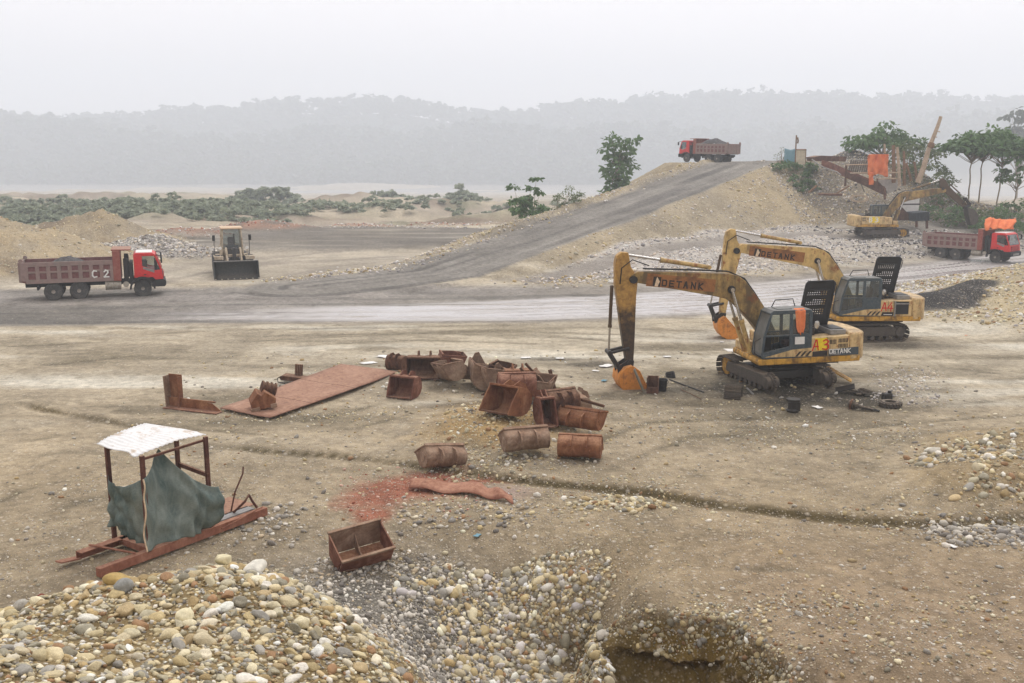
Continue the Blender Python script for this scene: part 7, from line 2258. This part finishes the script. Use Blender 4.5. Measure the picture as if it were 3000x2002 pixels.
# ------------------------------------------------------------------ hut on the crest
def hut():
    p = ad(2330, 462, 119)
    z0 = zat(p[0], p[1])
    root = empty('small_hut', (p[0], p[1], z0 - .05), R(-8))
    MB().box((0, 0, 1.6), (.14, .14, 3.9)).build('pole', M['wood'], root)
    MB().tube([(.12, -.1, 3.3), (.22, -.1, 2.9), (.16, -.1, 2.6)], .09, 6).build('tied_rag', M['wood'], root)
    rows = [[(-1.3 + 1.3 * i / 8, -.1 + .05 * math.sin(i), .1 + (1.75 + .18 * abs(i / 8 - .55) * 2) * j / 8 - .2 * (1 - i / 8) * (j == 0)) for i in range(9)] for j in range(9)]
    MB().sheet(rows).build('blue_sheet', M['bluetarp'], root, smooth=180, thick=.01)
    MB().box((.62, .0, .95), (1.05, .05, 1.75)).build('board_wall', M['plank2'], root)
    MB().box((1.15, .5, .95), (.05, 1.0, 1.85)).build('board_wall', M['wood'], root)
    MB().box((.6, .45, 1.9), (1.3, 1.1, .05), (R(5), 0, 0)).build('roof', M['rust_dark'], root)
    MB().box((1.18, 0, .95), (.09, .09, 1.95)).build('post', M['wood'], root)
    tag(root, 'small hut of blue sheet and boards beside a pole on the crest', 'hut')
M['plank2'] = plain('pale_board', lin(196, 184, 160), .9, 0, .2, .25, 3)
hut()

# ------------------------------------------------------------------ crusher
X6 = lambda u, v, Y: Vector(ad(2350 + u / 3.135, 300 + v / 3.135, Y))
def crusher():
    root = empty('stone_crusher', tuple(X6(560, 860, 105)), 0)
    o = root.location.copy()
    P = lambda u, v, Y: X6(u, v, Y) - o
    def slab(name, pts, Y0, th, mat):
        q = [P(a, b, Y0) for a, b in pts]; b2 = [p + Vector((0, th, 0)) for p in q]
        m = MB(); n = len(q)
        m._faces(q + b2, [tuple(range(n)), tuple(range(2 * n - 1, n - 1, -1))] + [(i, n + i, n + (i + 1) % n, (i + 1) % n) for i in range(n)])
        return m.build(name, mat, root)
    def beam(name, a, b, r, mat, n=8):
        return MB().cyl(P(*a), P(*b), r, n=n).build(name, mat, root)
    slab('deck_roof', [(105, 505), (180, 490), (410, 500), (400, 545), (120, 540)], 112.5, 3.0, M['rust_dark'])
    slab('side_plate', [(180, 530), (245, 545), (420, 620), (415, 700), (240, 610), (180, 580)], 109, .1, M['rust_red'])
    slab('chute_side', [(415, 640), (620, 720), (760, 775), (780, 860), (700, 830), (560, 760), (415, 700)], 106, .12, M['rust_dark'])
    slab('chute_side', [(415, 620), (760, 760), (775, 840), (415, 690)], 108.4, .12, M['rust_red'])
    m = MB(); a, b, c, d = P(415, 690, 106.1), P(775, 850, 106.1), P(775, 840, 108.4), P(415, 680, 108.4)
    m.quad(a, b, c, d); m.build('chute_floor', M['rust_tan'], root, thick=.06)
    for k in range(9):
        t = k / 8
        MB().box((P(440, 585, 108) + (P(600, 590, 108) - P(440, 585, 108)) * t), (.16, 2.4, .08), (R(-34), 0, R(-12))).build('grizzly_bar', M['grey'], root)
    beam('rail', (408, 575, 106.5), (612, 572, 106.5), .06, M['woodpale']); beam('rail', (440, 652, 106), (900, 645, 106), .07, M['woodpale']); beam('rail', (690, 705, 106), (890, 700, 106), .08, M['woodpale'])
    beam('prop', (405, 580, 106.8), (395, 770, 106.8), .11, M['rust_dark']); beam('prop', (690, 700, 105.5), (690, 760, 105.5), .09, M['rust_dark'])
    beam('prop', (540, 750, 106), (570, 820, 105), .05, M['steel']); beam('prop', (760, 790, 105.5), (760, 890, 105), .12, M['rust_dark'])
    # chute of washed sand and its hopper
    slab('sand_chute', [(690, 715), (880, 705), (870, 800), (790, 840), (760, 790)], 108, .4, M['sandgrey'])
    slab('hopper_wall', [(880, 845), (1000, 835), (1080, 850), (1075, 940), (1065, 1030), (1010, 1060), (900, 960)], 104.5, .3, M['sandpale'])
    slab('hopper_plate', [(870, 940), (905, 950), (1010, 1060), (1000, 1085), (880, 1085)], 102.5, .15, M['rust_dark'])
    slab('hopper_post', [(872, 870), (890, 870), (888, 1085), (868, 1085)], 102.3, .2, M['steel'])
    beam('hopper_rail', (920, 938, 103), (1085, 936, 103), .08, M['steel']); beam('hopper_rail', (925, 935, 103), (895, 1000, 103), .06, M['steel'])
    q = slab('bin', [(1030, 1015), (1170, 1005), (1170, 1085), (1035, 1095)], 101, 2.2, M['bin'])
    for u in (1045, 1075, 1105, 1135, 1160):
        beam('bin_rib', (u, 1012, 100.95), (u, 1090, 100.95), .05, M['bin'])
    beam('bin_leg', (1145, 1085, 101.1), (1145, 1160, 101.1), .14, M['rust_dark']); beam('bin_leg', (1050, 1090, 101.1), (1050, 1150, 101.1), .14, M['rust_dark'])
    tag(root, 'rusty stone crusher with chute, sand hopper and dark bin on the slope', 'crusher')
    # timber posts
    for k, (u0, v0, u1, v1, rr, Y, mt, lb) in enumerate([(838, 395, 840, 740, .21, 107.5, 'wood', 'thick timber post right of the orange tarpaulin'), (874, 412, 895, 770, .17, 106.5, 'woodpale', 'paler timber post just right of the thick one'), (935, 448, 938, 765, .16, 107, 'wood', 'timber post alone between the pale one and the leaning log'), (955, 560, 1000, 720, .15, 108, 'wood', 'dark slanting timber behind the lone post'), (1030, 545, 1050, 705, .14, 108, 'wood', 'shortest timber post beside the foot of the leaning log'), (756, 385, 758, 470, .12, 108, 'woodpale', 'thin pale post rising behind the orange tarpaulin')]):
        a, b = X6(u0, v0, Y), X6(u1, v1, Y)
        b.z = min(b.z, zat(b.x, b.y) - .1) if b.z - zat(b.x, b.y) < 2.5 else b.z
        pst = empty('timber_post', (b.x, b.y, b.z)); m = MB()
        m.tube([(0, 0, 0), tuple((a - b) * .5 + Vector((.03, 0, 0))), tuple(a - b)], [rr, rr * .95, rr * .85], 9)
        m.build('post', M[mt], pst); tag(pst, lb, 'post', 'timber posts of the crusher')
    a, b = X6(1272, 128, 106), X6(1062, 740, 106)
    lg = empty('leaning_log', tuple(b)); m = MB()
    dv = a - b
    m.tube([tuple(dv * t + Vector((.06 * math.sin(t * 9), 0, .03 * math.sin(t * 17)))) for t in [i / 12 for i in range(13)]], [.30 - .13 * i / 12 for i in range(13)], 10)
    m.build('log', M['woodpale'], lg)
    m = MB().lathe(tuple(dv * .565 + Vector((.02, -.05, 0))), tuple(dv), [(0, -.35), (.3, -.25), (.36, 0), (.28, .28), (0, .35)], 10); m.build('lashing', M['wood'], lg)
    for t, l in ((.78, .5), (.7, .35)):
        MB().tube([tuple(dv * t), tuple(dv * t + Vector((l, 0, -.1)))], .05, 6).build('stub', M['woodpale'], lg)
    tag(lg, 'long pale log leaning up to the right above the crusher', 'log')
    tp = empty('orange_tarpaulin', tuple(X6(700, 480, 105.5))); o2 = tp.location.copy()
    rows = []
    for j in range(17):
        v = j / 16; row = []
        for i in range(17):
            u = i / 16
            vv = 478 + 200 * v * (1 - .05 * math.sin(math.pi * u) - .3 * max(0, .2 - u)) + (12 * math.sin(u * 9) if j == 16 else 0)
            p = X6(612 + 186 * u - 8 * v, vv, 105.5) - o2
            p.y += .45 * mnoise.noise(Vector((u * 5, v * 2.5, 3))) + .16 * math.sin(u * 19 + 3 * v)
            row.append(tuple(p))
        rows.append(row)
    MB().sheet(rows).build('sheet', M['orangetarp'], tp, smooth=180, thick=.01)
    rows = [[tuple(X6(612 + 44 * i / 5 + 3 * math.sin(j), 640 + 120 * j / 9, 105.2) - o2 + Vector((0, .1 * math.sin(i + j), 0))) for i in range(6)] for j in range(10)]
    MB().sheet(rows).build('hanging_strip', M['orangetarp'], tp, smooth=180, thick=.01)
    tag(tp, 'orange tarpaulin draped over the crusher rails', 'tarpaulin')
    t2 = empty('orange_tarpaulin', tuple(X6(1820, 1090, 86))); o2 = t2.location.copy()
    rows = []
    for j in range(13):
        v = j / 12; row = []
        for i in range(25):
            u = i / 24
            top = 1035 + 30 * math.sin(u * 2.8) * (u > .2) + 20 * u
            left = 70 * max(0, .25 - u) / .25
            vv = top + left * .6 + (1165 - top - 25 * (u < .25)) * v
            p = X6(1680 + 275 * u, vv, 86.6 - 2.4 * math.sin(v * math.pi / 2) + .5 * u) - o2
            p.y += .5 * mnoise.noise(Vector((u * 5, v * 2, 8))) + .15 * math.sin(u * 23 + 4 * v)
            p.z += .12 * mnoise.noise(Vector((u * 7, v * 3, 2)))
            row.append(tuple(p))
        rows.append(row)
    MB().sheet(rows).build('sheet', M['orangetarp'], t2, smooth=180, thick=.01)
    tag(t2, 'orange tarpaulin bundled above the cab of the right-hand truck', 'tarpaulin')
M['sandgrey'] = plain('wet_sand', lin(172, 168, 162), .9, 0, .2, .25, 3, .2)
M['sandpale'] = plain('washed_sand', lin(206, 204, 200), .9, 0, .2, .2, 2, .2)
M['bin'] = plain('bin_dark_blue', lin(52, 60, 66), .7, 0, .3, .4, 2)
crusher()
# scrap rails and hose on the slope below the crusher
def slope_bits():
    for a, b, r_, mt, lb, nm, cat in [((150, 845, 106), (370, 850, 105), .12, 'rust_dark', 'rusty rail lying on the slope left of the crusher excavator', 'steel_rail', 'rail'), ((60, 830, 107), (130, 770, 108), .12, 'wood', 'short timber stuck in the slope left of the crusher', 'timber_stub', 'timber'), ((320, 835, 105.5), (430, 770, 106), .09, 'wood', 'thin timber propped on the slope under the chute', 'timber_stub', 'timber')]:
        p, q = X6(*a), X6(*b)
        p.z = max(p.z, zat(p.x, p.y) + .1); q.z = max(q.z, zat(q.x, q.y) + .15)
        e = empty(nm, tuple(p)); MB().cyl((0, 0, 0), tuple(q - p), r_, n=7).build('bar', M[mt], e); tag(e, lb, cat)
    pts = [X6(u, v, Y) for u, v, Y in [(90, 525, 110.5), (180, 590, 109), (260, 620, 108), (320, 640, 107.2), (355, 668, 106.6)]]
    e = empty('water_hose', tuple(pts[0])); MB().tube([tuple(p - pts[0]) for p in pts], .07, 6).build('hose', M['grey'], e); tag(e, 'pale hose running down the slope from the crest', 'hose')
    c = X6(525, 885, 104)
    e = empty('coiled_hose', tuple(c))
    for k in range(2):
        MB().tube([(.95 * math.cos(t) * (1 - .2 * k), .2 * math.sin(t), .35 * math.sin(t) * (1 - .2 * k)) for t in [i * math.pi / 10 for i in range(21)]], .05, 6).build('coil', M['woodpale'], e)
    tag(e, 'coil of pale hose on the slope above the crusher excavator', 'hose')
slope_bits()
